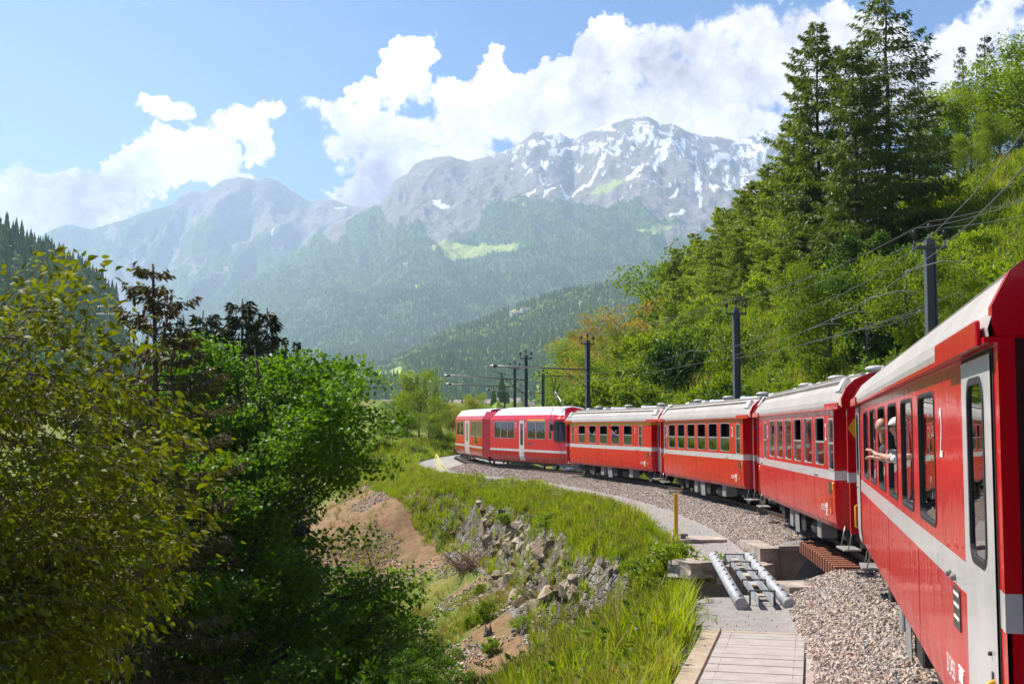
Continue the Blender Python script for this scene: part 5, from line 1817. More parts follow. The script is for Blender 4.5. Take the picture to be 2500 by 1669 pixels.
def sagging(anchors, z, sag):
    out = []
    for a, b in zip(anchors, anchors[1:]):
        for y in np.linspace(a, b, 12, endpoint=False):
            t_ = (y - a) / (b - a)
            xs_ = np.interp(y, TC[:250, 1], TC[:250, 0])
            out.append(Vector((xs_, y, z + float(track_z(y)) - sag * 4 * t_ * (1 - t_))))
    return out
wire(sagging([4, 36, 56, 80, 106], 5.65, 0.05), 0.009, "contact wire hanging above the train roofs", "overhead line wires above the track", 0.0, 1)
wire(sagging([4, 36, 56, 80, 106], 6.3, 0.35), 0.009, "messenger wire strung above the contact wire", "overhead line wires above the track", 0.0, 1)
# pull-off arms of the contact line between the two nearest masts
for (x0, y0, x1, y1, Y, txt) in ((1900, 600, 2330, 545, 30, "topmost and longest bent pull-off arm, in front of the nearest mast"), (1612, 800, 1990, 752, 34, "second bent pull-off arm, left of the nearest mast"),
                            (1380, 938, 1640, 890, 41, "third bent pull-off arm, over the middle of the bushes"), (1192, 1015, 1440, 974, 48, "lowest and smallest bent pull-off arm, right of the second mast")):
    f = lambda a, b, yy_: ray((1550 + a / 2.851) / KD, (450 + b / 2.851) / KD, yy_)
    a, b = f(x0, y0, Y), f(x1, y1, Y + 1.0)
    m_ = a.lerp(b, 0.55) + Vector((0, 0, 0.13))
    mb = MB().mat(M_GALV)
    mb.tube([a + Vector((-0.02, 0, -0.16)), a + Vector((-0.06, 0, -0.03)), a + Vector((0.12, 0, 0.03)), m_, b], 0.015, 6)
    o = mb.build("pull_off_arm", rot=(0, 0, 0)); tag(o, txt, "pull-off arm", "bent tubular arms on the overhead line")
    mb = None
for k, (a, b) in enumerate((((2040, 862), (1560, 1010)), ((2280, 740), (1200, 1100)), ((2040, 862), (700, 1210)))):
    f = lambda p, yy_: ray((1550 + p[0] / 2.851) / KD, (450 + p[1] / 2.851) / KD, yy_)
    wire([f(a, 36), f(b, 54)], 0.012, ("short stay wire from the nearest mast towards the bushes", "long catenary wire crossing behind the nearest coach roof", "stay wire linking the two nearest masts")[k], "stay wires between the masts", 0.15)

# yellow netting lines pegged at the bend
M_TAPE = simple("yellow_tape", (0.62, 0.55, 0.06), 0.6)
fence = empty("barrier_netting", tuple(ray(1000, 1062, 100)))
tag(fence, "sagging pale yellow netting cords pegged at the embankment's bend", "netting")
base = [ray(997, 1050, 104), ray(1003, 1075, 96), ray(1030, 1118, 84), ray(1065, 1155, 76)]
for k in range(5):
    mb = MB().mat(M_TAPE)
    pts = []
    for i, p in enumerate(base):
        q = p + Vector((0.35 * k * (0.3 + 0.2 * i), -0.5 * k, 0.22 * math.sin(i * 1.3 + k) + 0.1 * k))
        pts.append(q)
    sm_ = []
    for a, b in zip(pts, pts[1:]):
        for t_ in (0, 0.25, 0.5, 0.75): 
            v = a.lerp(b, t_); v.z -= 0.25 * t_ * (1 - t_) * 4 * 0.6
            sm_.append(v)
    mb.tube(sm_ + [pts[-1]], 0.022, 4)
    rel(mb.build("cord", fence), fence)
# ------------------------------------------------------------------ scattering helper (geometry nodes, for what nobody could count)
def scatter(name, P, variants, scale, label, rot=None, vi=None, tilt=0.0):
    P = np.asarray(P, float); N = len(P)
    me = bpy.data.meshes.new(name)
    me.vertices.add(N); me.vertices.foreach_set('co', P.astype(np.float32).ravel())
    a = me.attributes.new('sc', 'FLOAT_VECTOR', 'POINT')
    sc = np.asarray(scale, float)
    if sc.ndim == 1: sc = np.repeat(sc[:, None], 3, 1)
    a.data.foreach_set('vector', sc.astype(np.float32).ravel())
    if rot is None:
        rot = np.stack([np.random.uniform(-tilt, tilt, N), np.random.uniform(-tilt, tilt, N), np.random.uniform(0, 2 * math.pi, N)], 1)
    a = me.attributes.new('ro', 'FLOAT_VECTOR', 'POINT'); a.data.foreach_set('vector', rot.astype(np.float32).ravel())
    if vi is None: vi = np.random.randint(0, len(variants), N)
    a = me.attributes.new('vi', 'INT', 'POINT'); a.data.foreach_set('value', vi.astype(np.int32))
    ob = link(name, me)
    tag(ob, label, kind='stuff')
    ng = bpy.data.node_groups.new(name + "_nodes", 'GeometryNodeTree')
    ng.interface.new_socket('Geometry', in_out='INPUT', socket_type='NodeSocketGeometry')
    ng.interface.new_socket('Geometry', in_out='OUTPUT', socket_type='NodeSocketGeometry')
    N_ = ng.nodes; L_ = ng.links
    gi, go = N_.new('NodeGroupInput'), N_.new('NodeGroupOutput')
    jn = N_.new('GeometryNodeJoinGeometry')
    for m in reversed(variants):
        oi = N_.new('GeometryNodeObjectInfo'); oi.inputs[0].default_value = m; oi.inputs['As Instance'].default_value = True
        L_.new(oi.outputs['Geometry'], jn.inputs[0])
    ip = N_.new('GeometryNodeInstanceOnPoints'); ip.inputs['Pick Instance'].default_value = True
    L_.new(gi.outputs[0], ip.inputs['Points']); L_.new(jn.outputs[0], ip.inputs['Instance'])
    def att(nm, typ):
        n_ = N_.new('GeometryNodeInputNamedAttribute'); n_.data_type = typ; n_.inputs[0].default_value = nm
        return [o for o in n_.outputs if o.enabled][0] if [o for o in n_.outputs if o.enabled] else n_.outputs[0]
    L_.new(att('vi', 'INT'), ip.inputs['Instance Index'])
    er = N_.new('FunctionNodeEulerToRotation'); L_.new(att('ro', 'FLOAT_VECTOR'), er.inputs[0]); L_.new(er.outputs[0], ip.inputs['Rotation'])
    L_.new(att('sc', 'FLOAT_VECTOR'), ip.inputs['Scale'])
    L_.new(ip.outputs[0], go.inputs[0])
    md = ob.modifiers.new("scatter", 'NODES'); md.node_group = ng
    return ob

def source(name, me):
    """a source shape that only the scatter refers to; it is not linked to the scene"""
    return bpy.data.objects.new(name, me)

rs = np.random.RandomState(11)
def rot_frames(N, upbias=0.0, rs=rs):
    a = rs.normal(size=(N, 3)); a[:, 2] += upbias
    a /= np.linalg.norm(a, axis=1)[:, None]
    b = rs.normal(size=(N, 3)); b -= (b * a).sum(1)[:, None] * a
    b /= np.linalg.norm(b, axis=1)[:, None]
    return a, b, np.cross(a, b)      # normal, along, across

def leaves(P, size, mode='flat', droop=0.0, aspect=0.55, fold=0.12, rs=rs):
    """folded four-cornered leaves at P; returns V, F (tris)"""
    N = len(P)
    n, b, c = rot_frames(N, 1.1 if mode == 'flat' else 0.0, rs)
    if droop:
        b = b * (1 - droop) + np.array([0, 0, -1]) * droop
        b /= np.linalg.norm(b, axis=1)[:, None]
        c = np.cross(n, b); c /= np.linalg.norm(c, axis=1)[:, None] + 1e-9
        n = np.cross(b, c)
    s = (size * rs.uniform(0.7, 1.25, N))[:, None] if np.isscalar(size) else (np.asarray(size) * rs.uniform(0.75, 1.2, N))[:, None]
    v0 = P; v2 = P + b * s
    v1 = P + b * s * 0.45 + c * s * aspect * 0.5 + n * s * fold
    v3 = P + b * s * 0.45 - c * s * aspect * 0.5 + n * s * fold
    V = np.stack([v0, v1, v2, v3], 1).reshape(-1, 3)
    i = np.arange(N)[:, None] * 4
    F = np.concatenate([i + np.array([[0, 1, 2]]), i + np.array([[0, 2, 3]])], 0)
    return V, F

def clump_points(centers, radii, per, flat=0.6, rs=rs, shell=0.35):
    out = []
    for (c, r) in zip(centers, radii):
        d = rs.normal(size=(per, 3)); d /= np.linalg.norm(d, axis=1)[:, None]
        rad = r * (shell + (1 - shell) * rs.uniform(0, 1, per) ** 0.6)
        d[:, 2] *= flat
        out.append(np.asarray(c) + d * rad[:, None])
    return np.concatenate(out)

# foliage colours
ML_HILL = leaf_mat("hillside_leaves", (0.085, 0.165, 0.004), (0.28, 0.37, 0.012), 0.45)
ML_HILL2 = leaf_mat("fresh_green_leaves", (0.11, 0.20, 0.005), (0.32, 0.39, 0.02), 0.5)
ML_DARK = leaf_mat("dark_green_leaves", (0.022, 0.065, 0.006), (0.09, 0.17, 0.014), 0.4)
ML_MAPLE = leaf_mat("maple_leaves", (0.036, 0.105, 0.005), (0.14, 0.26, 0.012), 0.5, clump=1.1)
ML_LARCH = leaf_mat("larch_needles", (0.065, 0.105, 0.005), (0.18, 0.235, 0.014), 0.4)
ML_LARCHL = leaf_mat("light_larch_needles", (0.14, 0.20, 0.004), (0.33, 0.39, 0.018), 0.45)
ML_SPRUCE = leaf_mat("spruce_needles", (0.016, 0.030, 0.008), (0.055, 0.075, 0.018), 0.2)
ML_BROWNSP = leaf_mat("brownish_spruce_needles", (0.045, 0.036, 0.012), (0.12, 0.10, 0.028), 0.25)
ML_CHERRY = leaf_mat("drooping_leaves", (0.060, 0.080, 0.003), (0.20, 0.215, 0.008), 0.5, rough=0.55, spec=0.2, clump=0.9)
ML_ORANGE = leaf_mat("orange_spring_leaves", (0.32, 0.19, 0.03), (0.52, 0.34, 0.06), 0.4)
ML_YELLOW = leaf_mat("yellow_green_leaves", (0.20, 0.22, 0.012), (0.36, 0.32, 0.025), 0.45)
ML_PALE = leaf_mat("pale_green_leaves", (0.10, 0.18, 0.02), (0.22, 0.30, 0.05), 0.5)
M_BARK = simple("bark", (0.075, 0.055, 0.042), 0.9, 0, 0.35, 6, 0.5, 30)
M_BARKG = simple("grey_bark", (0.13, 0.11, 0.095), 0.9, 0, 0.35, 6, 0.5, 30)
M_TWIG = simple("dry_twig", (0.24, 0.17, 0.14), 0.9, 0, 0.2, 4)
M_CONE = simple("spruce_cone", (0.17, 0.075, 0.03), 0.7, 0, 0.2, 20)

def branchy(height, spread, limbs, mat, r0=0.16, seed=1, start=0.25, lean=(0, 0), up=0.6, stems=1):
    """trunk with limbs; returns mesh and the list of limb tips"""
    rnd = random.Random(seed)
    mb = MB().mat(mat); tips = []
    for st in range(stems):
        a0 = rnd.uniform(0, 6.28); ofs = 0 if stems == 1 else 0.35
        bx, by = math.cos(a0) * ofs, math.sin(a0) * ofs
        top = Vector((lean[0] + bx * 3 + rnd.uniform(-.3, .3), lean[1] + by * 3 + rnd.uniform(-.3, .3), height * rnd.uniform(0.85, 1.0)))
        pts = [Vector((bx, by, -0.8))]
        for i in range(1, 9):
            t_ = i / 8
            pts.append(Vector((bx + (top.x - bx) * t_ + rnd.uniform(-1, 1) * 0.05 * height * t_ * 0.5, by + (top.y - by) * t_ + rnd.uniform(-1, 1) * 0.025 * height * t_, top.z * t_)))
        rr_ = [r0 * (1 - 0.9 * i / 8) + 0.01 for i in range(9)]
        mb.tube(pts, rr_, 7)
        for k in range(limbs):
            t_ = start + (0.97 - start) * k / limbs
            i = min(int(t_ * 8), 7); p = pts[i].lerp(pts[i + 1], t_ * 8 - i)
            az_ = rnd.uniform(0, 6.283)
            ln = spread * (1.05 - 0.65 * t_) * rnd.uniform(0.7, 1.1) * (0.55 + min(t_, 0.45))
            d = Vector((math.cos(az_), math.sin(az_), up * rnd.uniform(0.5, 1.3)))
            q = [p]
            for j in range(1, 5):
                q.append(p + d * ln * j / 4 + Vector((rnd.uniform(-1, 1), rnd.uniform(-1, 1), rnd.uniform(-.6, 1))) * ln * 0.06 * j / 2)
            rb = r0 * (1 - t_) * 0.5 + 0.012
            mb.tube(q, [rb, rb * 0.75, rb * 0.5, rb * 0.33, rb * 0.15], 5)
            tips += [(q[4], ln), (q[3], ln), (q[2] * 0.5 + q[3] * 0.5, ln)]
            for j in (2, 3):
                d2 = Vector((rnd.uniform(-1, 1), rnd.uniform(-1, 1), rnd.uniform(-0.1, 0.9))).normalized()
                e = q[j] + d2 * ln * 0.38
                mb.tube([q[j], q[j].lerp(e, 0.5) + Vector((0, 0, 0.03 * ln)), e], [rb * 0.35, rb * 0.2, 0.006], 4)
                tips.append((e, ln))
    return mb.mesh("trunk"), tips

def broadleaf(seed, height, spread, leafmat, nleaf, lsize, limbs=16, clr=0.55, flat=0.6, r0=0.16, bark=None, stems=1, start=0.25, up=0.6, per=None):
    r = np.random.RandomState(seed)
    tm, tips = branchy(height, spread, limbs, bark or M_BARKG, r0, seed, start, up=up, stems=stems)
    C_ = np.array([tuple(t_[0]) for t_ in tips]); rad = np.array([max(0.25, t_[1] * 0.30) for t_ in tips]) * clr / 0.55
    per = max(8, nleaf // len(C_))
    P = clump_points(C_, rad, per, flat, r)
    V, F = leaves(P, lsize, rs=r)
    return tm, np_mesh("crown", V, F, leafmat)

def bush_mesh(seed, leafmat, n=2600, lsize=0.11, k=26, w=1.0, h=1.0):
    r = np.random.RandomState(seed)
    th = r.uniform(0, 6.283, k); rr_ = r.uniform(0, 1, k) ** 0.6 * 0.75 * w
    zc = r.uniform(0.15, 0.95, k) * h * (1 - 0.5 * (rr_ / w) ** 2)
    C_ = np.stack([rr_ * np.cos(th), rr_ * np.sin(th), zc], 1)
    P = clump_points(C_, r.uniform(0.16, 0.34, k), n // k, 0.75, r)
    P[:, 2] = np.abs(P[:, 2])
    V, F = leaves(P, lsize, rs=r)
    return np_mesh("foliage", V, F, leafmat)
def bush_stem(seed):
    rnd = random.Random(seed); mb = MB().mat(M_BARKG)
    for k in range(7):
        a_ = rnd.uniform(0, 6.28); e = Vector((math.cos(a_) * 0.6, math.sin(a_) * 0.6, rnd.uniform(0.5, 0.95)))
        mb.tube([Vector((0, 0, -0.3)), e * 0.4 + Vector((0, 0, 0.15)), e], [0.03, 0.02, 0.006], 4)
    return mb.mesh("stem")

def conifer(seed, height, width, leafmat, kind='larch', dens=1.0, bark=None, top_thin=0.0, base=0.06, nsz=0.16):
    """trunk with whorled branches and needle sprays"""
    rnd = random.Random(seed); r = np.random.RandomState(seed)
    mb = MB().mat(bark or M_BARK)
    H = height
    pts = [Vector((rnd.uniform(-.05, .05) * i * 0.3, rnd.uniform(-.05, .05) * i * 0.3, -1 + (H + 1) * i / 8)) for i in range(9)]
    r0 = H * 0.014
    mb.tube(pts, [r0 * (1 - 0.93 * i / 8) + 0.012 for i in range(9)], 7)
    NP, ND, NS = [], [], []
    z = H * base
    while z < H * 0.99:
        t_ = z / H
        prof = (1 - t_) ** 0.52 if kind == 'spruce' else (1 - t_) ** 0.5 * (0.55 + 0.45 * min(1, (t_ - base) / 0.22 + 0.2))
        nb_k = max(3, int((5.5 if kind == 'spruce' else 4.5) * (0.6 + 0.5 * (1 - t_))))
        for b in range(nb_k):
            a_ = rnd.uniform(0, 6.283)
            ln = width * 0.5 * prof * rnd.uniform(0.6, 1.18) + 0.12
            el = (0.35 * (t_ - 0.35) + rnd.uniform(-0.10, 0.10)) if kind == 'larch' else (0.5 * (t_ - 0.55) + rnd.uniform(-0.08, 0.08))
            d = Vector((math.cos(a_), math.sin(a_), el))
            p0 = Vector((0, 0, z + rnd.uniform(-.1, .1)))
            q = [p0, p0 + d * ln * 0.35 + Vector((0, 0, -0.03 * ln)), p0 + d * ln * 0.7 + Vector((0, 0, -0.05 * ln)), p0 + d * ln + Vector((0, 0, 0.05 * ln))]
            rb = 0.010 + 0.008 * ln
            mb.tube(q, [rb, rb * 0.7, rb * 0.45, 0.004], 4, False)
            m = int(dens * (9 + 16 * ln) * (1 - top_thin * t_))
            ts_ = r.uniform(0.12, 1.0, m) ** 0.8
            qa = np.array([tuple(v) for v in q])
            bp = np.stack([np.interp(ts_, [0, .35, .7, 1], qa[:, i]) for i in range(3)], 1)
            side = np.array([-math.sin(a_), math.cos(a_), 0]); fw = np.array([math.cos(a_), math.sin(a_), el])
            lat = r.normal(size=m) * 0.20 * ln * (1.15 - ts_) * 1.1
            bp = bp + side * lat[:, None] + np.array([0, 0, 1]) * (r.normal(size=m) * 0.05 - 0.02)[:, None]
            dd = fw * r.uniform(0.1, 0.9, m)[:, None] + side * (np.sign(lat) * r.uniform(0.1, 0.9, m))[:, None] + np.array([0, 0, -1]) * r.uniform(0.1, 1.1 if kind == 'larch' else 0.9, m)[:, None]
            NP.append(bp); ND.append(dd); NS.append(np.full(m, nsz) * r.uniform(0.7, 1.5, m))
        z += (0.30 if H < 12 else 0.42) * (1.1 - 0.3 * t_) * (1 if kind == 'larch' else 0.8)
    P = np.concatenate(NP); D_ = np.concatenate(ND); S_ = np.concatenate(NS)
    D_ /= np.linalg.norm(D_, axis=1)[:, None]
    w_ = r.normal(size=D_.shape); c_ = np.cross(D_, w_); c_ /= np.linalg.norm(c_, axis=1)[:, None]
    S_ = S_[:, None]
    V = np.stack([P, P + D_ * S_ * 0.5 + c_ * S_ * 0.17, P + D_ * S_ * 1.25, P + D_ * S_ * 0.5 - c_ * S_ * 0.17], 1).reshape(-1, 3)
    i = np.arange(len(P))[:, None] * 4
    F = np.concatenate([i + np.array([[0, 1, 2]]), i + np.array([[0, 2, 3]])], 0)
    return mb.mesh("trunk"), np_mesh("crown", V, F, leafmat)

def plant_tree(name, meshes, loc, label, cat, group=None, scale=1.0, rz=0.0, tilt=0.0):
    root = empty(name, tuple(loc), rz)
    sc_ = scale if hasattr(scale, '__len__') else (scale,) * 3
    root.scale = sc_
    if tilt: root.rotation_euler = (tilt, tilt * 0.5, rz)
    tag(root, label, cat, group)
    link("trunk", meshes[0], root); link("crown", meshes[1], root)
    return root
# ------------------------------------------------------------------ far forests on the mountains
def far_cone(seed, mat):
    r = random.Random(seed); mb = MB().mat(mat)
    n = 5
    for k, (z0, z1, rad) in enumerate(((0.0, 0.55, 0.20), (0.30, 0.80, 0.15), (0.60, 1.0, 0.09))):
        b = len(mb.v)
        for i in range(n):
            a_ = 6.283 * i / n + k * 0.6
            mb.v.append((math.cos(a_) * rad * r.uniform(0.8, 1.2), math.sin(a_) * rad * r.uniform(0.8, 1.2), z0))
        mb.v.append((0, 0, z1))
        for i in range(n): mb.face([b + i, b + (i + 1) % n, b + n])
    return mb.mesh("far_conifer")
def far_round(seed, mat):
    bm = bmesh.new(); bmesh.ops.create_icosphere(bm, subdivisions=1, radius=0.33)
    r = random.Random(seed)
    for v in bm.verts: v.co = v.co * r.uniform(0.75, 1.2) + Vector((0, 0, 0.33))
    me = bpy.data.meshes.new("far_broadleaf"); bm.to_mesh(me); bm.free(); me.materials.append(mat); return me
M_FC, t = new_mat("far_conifer_green")
oi = t.new('ShaderNodeObjectInfo')
c = t.mix(oi.outputs['Random'], (0.055, 0.115, 0.024), (0.13, 0.215, 0.036))
p = principled(t, c, 0.9, 0, 0.1); t.l.new(p.outputs[0], t.out.inputs[0])
M_FB, t = new_mat("far_broadleaf_green")
oi = t.new('ShaderNodeObjectInfo')
c = t.mix(oi.outputs['Random'], (0.10, 0.17, 0.02), (0.22, 0.30, 0.04))
p = principled(t, c, 0.9, 0, 0.1); t.l.new(p.outputs[0], t.out.inputs[0])
FV = [source("far_conifer", far_cone(1, M_FC)), source("far_conifer", far_cone(2, M_FC)), source("far_broadleaf", far_round(3, M_FB))]
def forest(name, k, count, hgt, label, broad=0.15, extra=None):
    X, Y, Zt, msk, UU, yd = FOREST_PTS[k]
    n, m = X.shape
    r = np.random.RandomState(100 + k)
    # area weight of each cell as seen: picture area, so that the density looks even
    i = r.randint(0, n - 1, count * 4); j = r.randint(0, m - 1, count * 4)
    a, b = r.uniform(0, 1, count * 4), r.uniform(0, 1, count * 4)
    f = lambda A: (A[i, j] * (1 - a) * (1 - b) + A[i + 1, j] * a * (1 - b) + A[i, j + 1] * (1 - a) * b + A[i + 1, j + 1] * a * b)
    px, py, pz, pm, pu, pyd = f(X), f(Y), f(Zt), f(msk), f(UU), f(yd)
    keep = (pm + r.uniform(-0.25, 0.25, len(pm)) > 0.5)
    if extra is not None: keep &= extra(pu, pyd)
    P = np.stack([px, py, pz - 1.0], 1)[keep][:count]
    nz = fbm(P[:, 0] / 250.0, P[:, 1] / 250.0, 3, seed=7)
    vi = np.where(r.uniform(0, 1, len(P)) < broad + 0.8 * np.clip(nz, 0, 1), 2, r.randint(0, 2, len(P)))
    s = r.uniform(0.6, 1.25, len(P)) * hgt
    s = np.where(vi == 2, s * 0.75, s)
    scatter(name, P, FV, np.stack([s * 0.9, s * 0.9, s], 1), label, vi=vi)
forest("mountain_forest", 0, 70000, 24, "conifer forest covering the massif's lower slopes", 0.10)
forest("distant_forest", 1, 12000, 26, "hazy conifer forest on the double-topped mountain", 0.05, lambda u, y: (u > -50))
forest("ridge_forest", 2, 42000, 21, "conifer and mixed forest on the spur above the valley", 0.4)
forest("valley_trees", 3, 2600, 15, "hedgerows and small woods on the valley floor", 0.75, lambda u, y: (u > 500) & (u < 1700))
forest("slope_forest", 4, 9000, 15, "dark conifer forest on the nearer slope at the valley's left side", 0.18)

# ------------------------------------------------------------------ ballast stones
def stone(seed, mat):
    r = np.random.RandomState(seed)
    bm = bmesh.new()
    for _ in range(11):
        v = r.normal(size=3); v /= np.linalg.norm(v); bm.verts.new(v * np.array([0.5, 0.38, 0.30]) * r.uniform(0.8, 1.15))
    ret = bmesh.ops.convex_hull(bm, input=bm.verts)
    me = bpy.data.meshes.new("ballast_stone"); bm.to_mesh(me); bm.free(); me.materials.append(mat); return me
M_STONE, t = new_mat("ballast_stone")
oi = t.new('ShaderNodeObjectInfo')
co = t.new('ShaderNodeTexCoord').outputs['Object']
rc = t.ramp(oi.outputs['Random'], [(0.0, (0.17, 0.15, 0.15)), (0.25, (0.38, 0.32, 0.27)), (0.5, (0.54, 0.42, 0.32)), (0.7, (0.42, 0.38, 0.36)), (0.88, (0.62, 0.52, 0.43)), (1.0, (0.44, 0.25, 0.15))])
rc = t.mix(1.0, rc, t.maprange(t.noise(co, 3.0, 4, 0.6), 0.3, 0.7, 0.8, 1.2), 'MULTIPLY')
p = principled(t, rc, 0.85, 0, 0.25); t.l.new(p.outputs[0], t.out.inputs[0])
STV = [source("ballast_stone", stone(i, M_STONE)) for i in range(7)]
r = np.random.RandomState(5)
def band_points(y0, y1, dens, d0, d1):
    S0, S1 = TS[np.argmin(np.abs(TC[:, 1] - y0))], TS[np.argmin(np.abs(TC[:300, 1] - y1))]
    n = int((S1 - S0) * (d1 - d0) * dens)
    s = r.uniform(S0, S1, n); d = r.uniform(d0, d1, n)
    x, y, tx, ty = track_at(s, d)
    return x, y, d
Ps, Ss = [], []
for (y0, y1, dens, size, dl, dr) in ((11, 24.2, 760, 0.066, -2.45, 0.8), (31.3, 50, 600, 0.066, -2.5, 0.2), (50, 80, 380, 0.075, -2.55, 0.0), (80, 118, 200, 0.10, -2.6, 0.6)):
    x, y, d = band_points(y0, y1, dens, dl, dr)
    z = ground(x, y) + r.uniform(-0.006, 0.022, len(x)) * size / 0.055
    edge = r.uniform(0, 1, len(x)) < np.clip((d + 2.75 + 0.3 * fbm(x, y, 2, seed=3)) / 0.35, 0.05, 1)
    keep = edge
    Ps.append(np.stack([x, y, z], 1)[keep]); Ss.append((size * r.uniform(0.6, 1.6, len(x)))[keep])
# strays on the path
x, y, d = band_points(13, 60, 6, -3.9, -2.5); z = ground(x, y)
kk = ~((y > BR0 - 0.5) & (y < BR1 + 0.5)); Ps.append(np.stack([x, y, z + 0.01], 1)[kk]); Ss.append((0.04 * r.uniform(0.5, 1.4, len(x)))[kk])
P = np.concatenate(Ps); S_ = np.concatenate(Ss)
scatter("ballast_gravel", P, STV, S_, "loose grey and pinkish ballast stones beside the rails", rot=r.uniform(0, 6.28, (len(P), 3)))
# fine grit of the path and pebbles on the dirt slopes
def region(n, x0, x1, y0, y1, test):
    x = r.uniform(x0, x1, n); y = r.uniform(y0, y1, n)
    d, s = track_dist(x, y)
    k = test(x, y, d)
    return x[k], y[k], d[k]
x, y, d = region(60000, -14, 6, 30, 100, lambda x, y, d: (d < -7.0) & (d > -22))
nn = fbm(x * 0.3, y * 0.3, 4, seed=77)
k = nn > 0.16
x, y = x[k], y[k]
scatter("scree_stones", np.stack([x, y, ground(x, y) + 0.02], 1), STV, r.uniform(0.08, 0.30, len(x)) * r.uniform(0.4, 1.1, len(x)), "scattered small stones on the earthy slope", rot=r.uniform(0, 6.28, (len(x), 3)))

# rock outcrop below the grassy shoulder
M_ROCK, t = new_mat("outcrop_rock")
oi = t.new('ShaderNodeObjectInfo'); co = t.new('ShaderNodeTexCoord').outputs['Object']
gp_ = t.new('ShaderNodeNewGeometry').outputs['Position']
rc = t.mix(t.maprange(t.noise(gp_, 1.3, 6, 0.65), 0.32, 0.68), (0.16, 0.11, 0.07), (0.56, 0.46, 0.35))
rc = t.mix(t.maprange(t.noise(gp_, 0.5, 4, 0.6), 0.50, 0.60), rc, (0.13, 0.085, 0.03))
rc = t.mix(1.0, rc, t.maprange(oi.outputs['Random'], 0, 1, 0.65, 1.25), 'MULTIPLY')
p = principled(t, rc, 0.9, 0, 0.2, t.bump(t.noise(gp_, 9.0, 6, 0.7), 0.8, 0.06)); t.l.new(p.outputs[0], t.out.inputs[0])
def boulder(seed):
    rr_ = np.random.RandomState(seed); bm = bmesh.new()
    for _ in range(16):
        v = rr_.normal(size=3); v /= np.abs(v).max() ** 0.6 * np.linalg.norm(v) ** 0.4
        bm.verts.new(v * 0.5 * rr_.uniform(0.75, 1.05))
    bmesh.ops.convex_hull(bm, input=bm.verts)
    me = bpy.data.meshes.new("stone"); bm.to_mesh(me); bm.free(); me.materials.append(M_ROCK); return me
BM = [boulder(40 + i) for i in range(8)]
oc = empty("rock_outcrop", (3.0, 50, -3)); tag(oc, "pale broken rock face below the grassy edge of the embankment", "rock face")
rk = random.Random(4)
n = 0
while n < 250:
    s = rk.uniform(TS[np.argmin(np.abs(TC[:, 1] - 31.5))], TS[np.argmin(np.abs(TC[:300, 1] - 79))])
    u = rk.uniform(0, 1); dd = -(float(edge_at(s, np.interp(s, TS, TC[:, 1]))) + u * 1.7 + rk.gauss(0, 0.12))
    x, y, tx, ty = track_at(s, dd)
    if y > 70 and rk.random() < 0.4: continue
    z = ground_at(x, y)
    sz = rk.uniform(0.4, 1.15) * (0.8 if y < 45 else 1.0)
    o = link("stone", BM[n % 8], oc, (x - 3.0, y - 50, z + 3 - 0.22 * sz + rk.uniform(-0.1, 0.0)), (rk.uniform(-.4, .4), rk.uniform(-.4, .4), rk.uniform(0, 6.28)), (sz * rk.uniform(0.6, 1.1), sz * rk.uniform(0.6, 1.1), sz * rk.uniform(0.6, 1.1)))
    n += 1
for (xd, yd, Y, sz, lb) in ((1155, 1335, 60, 0.9, "flat pale rock lying on the dirt slope below the outcrop"), (930, 1455, 52, 1.2, "pale boulder among dead brush near the dark tree"), (1105, 1372, 56, 0.45, "small pale rock on the earthy slope between stumps"),
                            (1040, 1230, 66, 0.6, "pale rock at the foot of the rock face's upper end"), (1520, 1405, 31, 1.5, "big grey boulder sunk in grass left of the banded pipes")):
    p = ray(xd, yd, Y)
    best = min(((abs(ground_at(ray(xd, yd, yy_).x, yy_) - ray(xd, yd, yy_).z), yy_) for yy_ in np.arange(Y * 0.6, Y * 1.4, 1.0)))[1]
    p = ray(xd, yd, best)
    o = link("boulder", BM[int(xd) % 8], None, (p.x, p.y, ground_at(p.x, p.y) + 0.05 * sz), (0.1, 0.2, xd), (sz, sz * 0.8, sz * 0.5)); tag(o, lb, "boulder")

# ------------------------------------------------------------------ grass
M_GRASS = leaf_mat("grass_blades", (0.15, 0.23, 0.004), (0.36, 0.42, 0.020), 0.5, clump=0.5)
M_GRASSD = leaf_mat("dry_grass_blades", (0.20, 0.17, 0.05), (0.34, 0.27, 0.10), 0.4, clump=0.5)
def tuft(seed, mat, n=16, h=0.45, spread=0.16, w=0.008, seed_heads=False):
    rr_ = np.random.RandomState(seed); V, F = [], []
    for i in range(n):
        a_ = rr_.uniform(0, 6.28); b0 = np.array([math.cos(a_), math.sin(a_), 0]) * rr_.uniform(0, spread)
        dr = np.array([math.cos(a_ + rr_.normal() * .6), math.sin(a_ + rr_.normal() * .6), 0]); hh = h * rr_.uniform(0.55, 1.15); ln = hh * rr_.uniform(0.1, 0.5)
        sd = np.array([-dr[1], dr[0], 0]) * w
        m = b0 + dr * ln * 0.35 + np.array([0, 0, hh * 0.6]); tp = b0 + dr * ln + np.array([0, 0, hh * (1.0 - 0.2 * ln / hh)])
        k = len(V)
        V += [b0 - sd, b0 + sd, m + sd * 0.8, m - sd * 0.8, tp]
        F += [[k, k + 1, k + 2], [k, k + 2, k + 3], [k + 3, k + 2, k + 4]]
    return np_mesh("grass_tuft", np.array(V), np.array(F), mat)
def herb(seed, mat, n=34, h=0.35, ls=0.10):
    rr_ = np.random.RandomState(seed)
    P = rr_.normal(size=(n, 3)) * np.array([0.16, 0.16, 0]) ; P[:, 2] = rr_.uniform(0.03, h, n)
    V, F = leaves(P, ls, rs=rr_)
    return np_mesh("herb", V, F, mat)
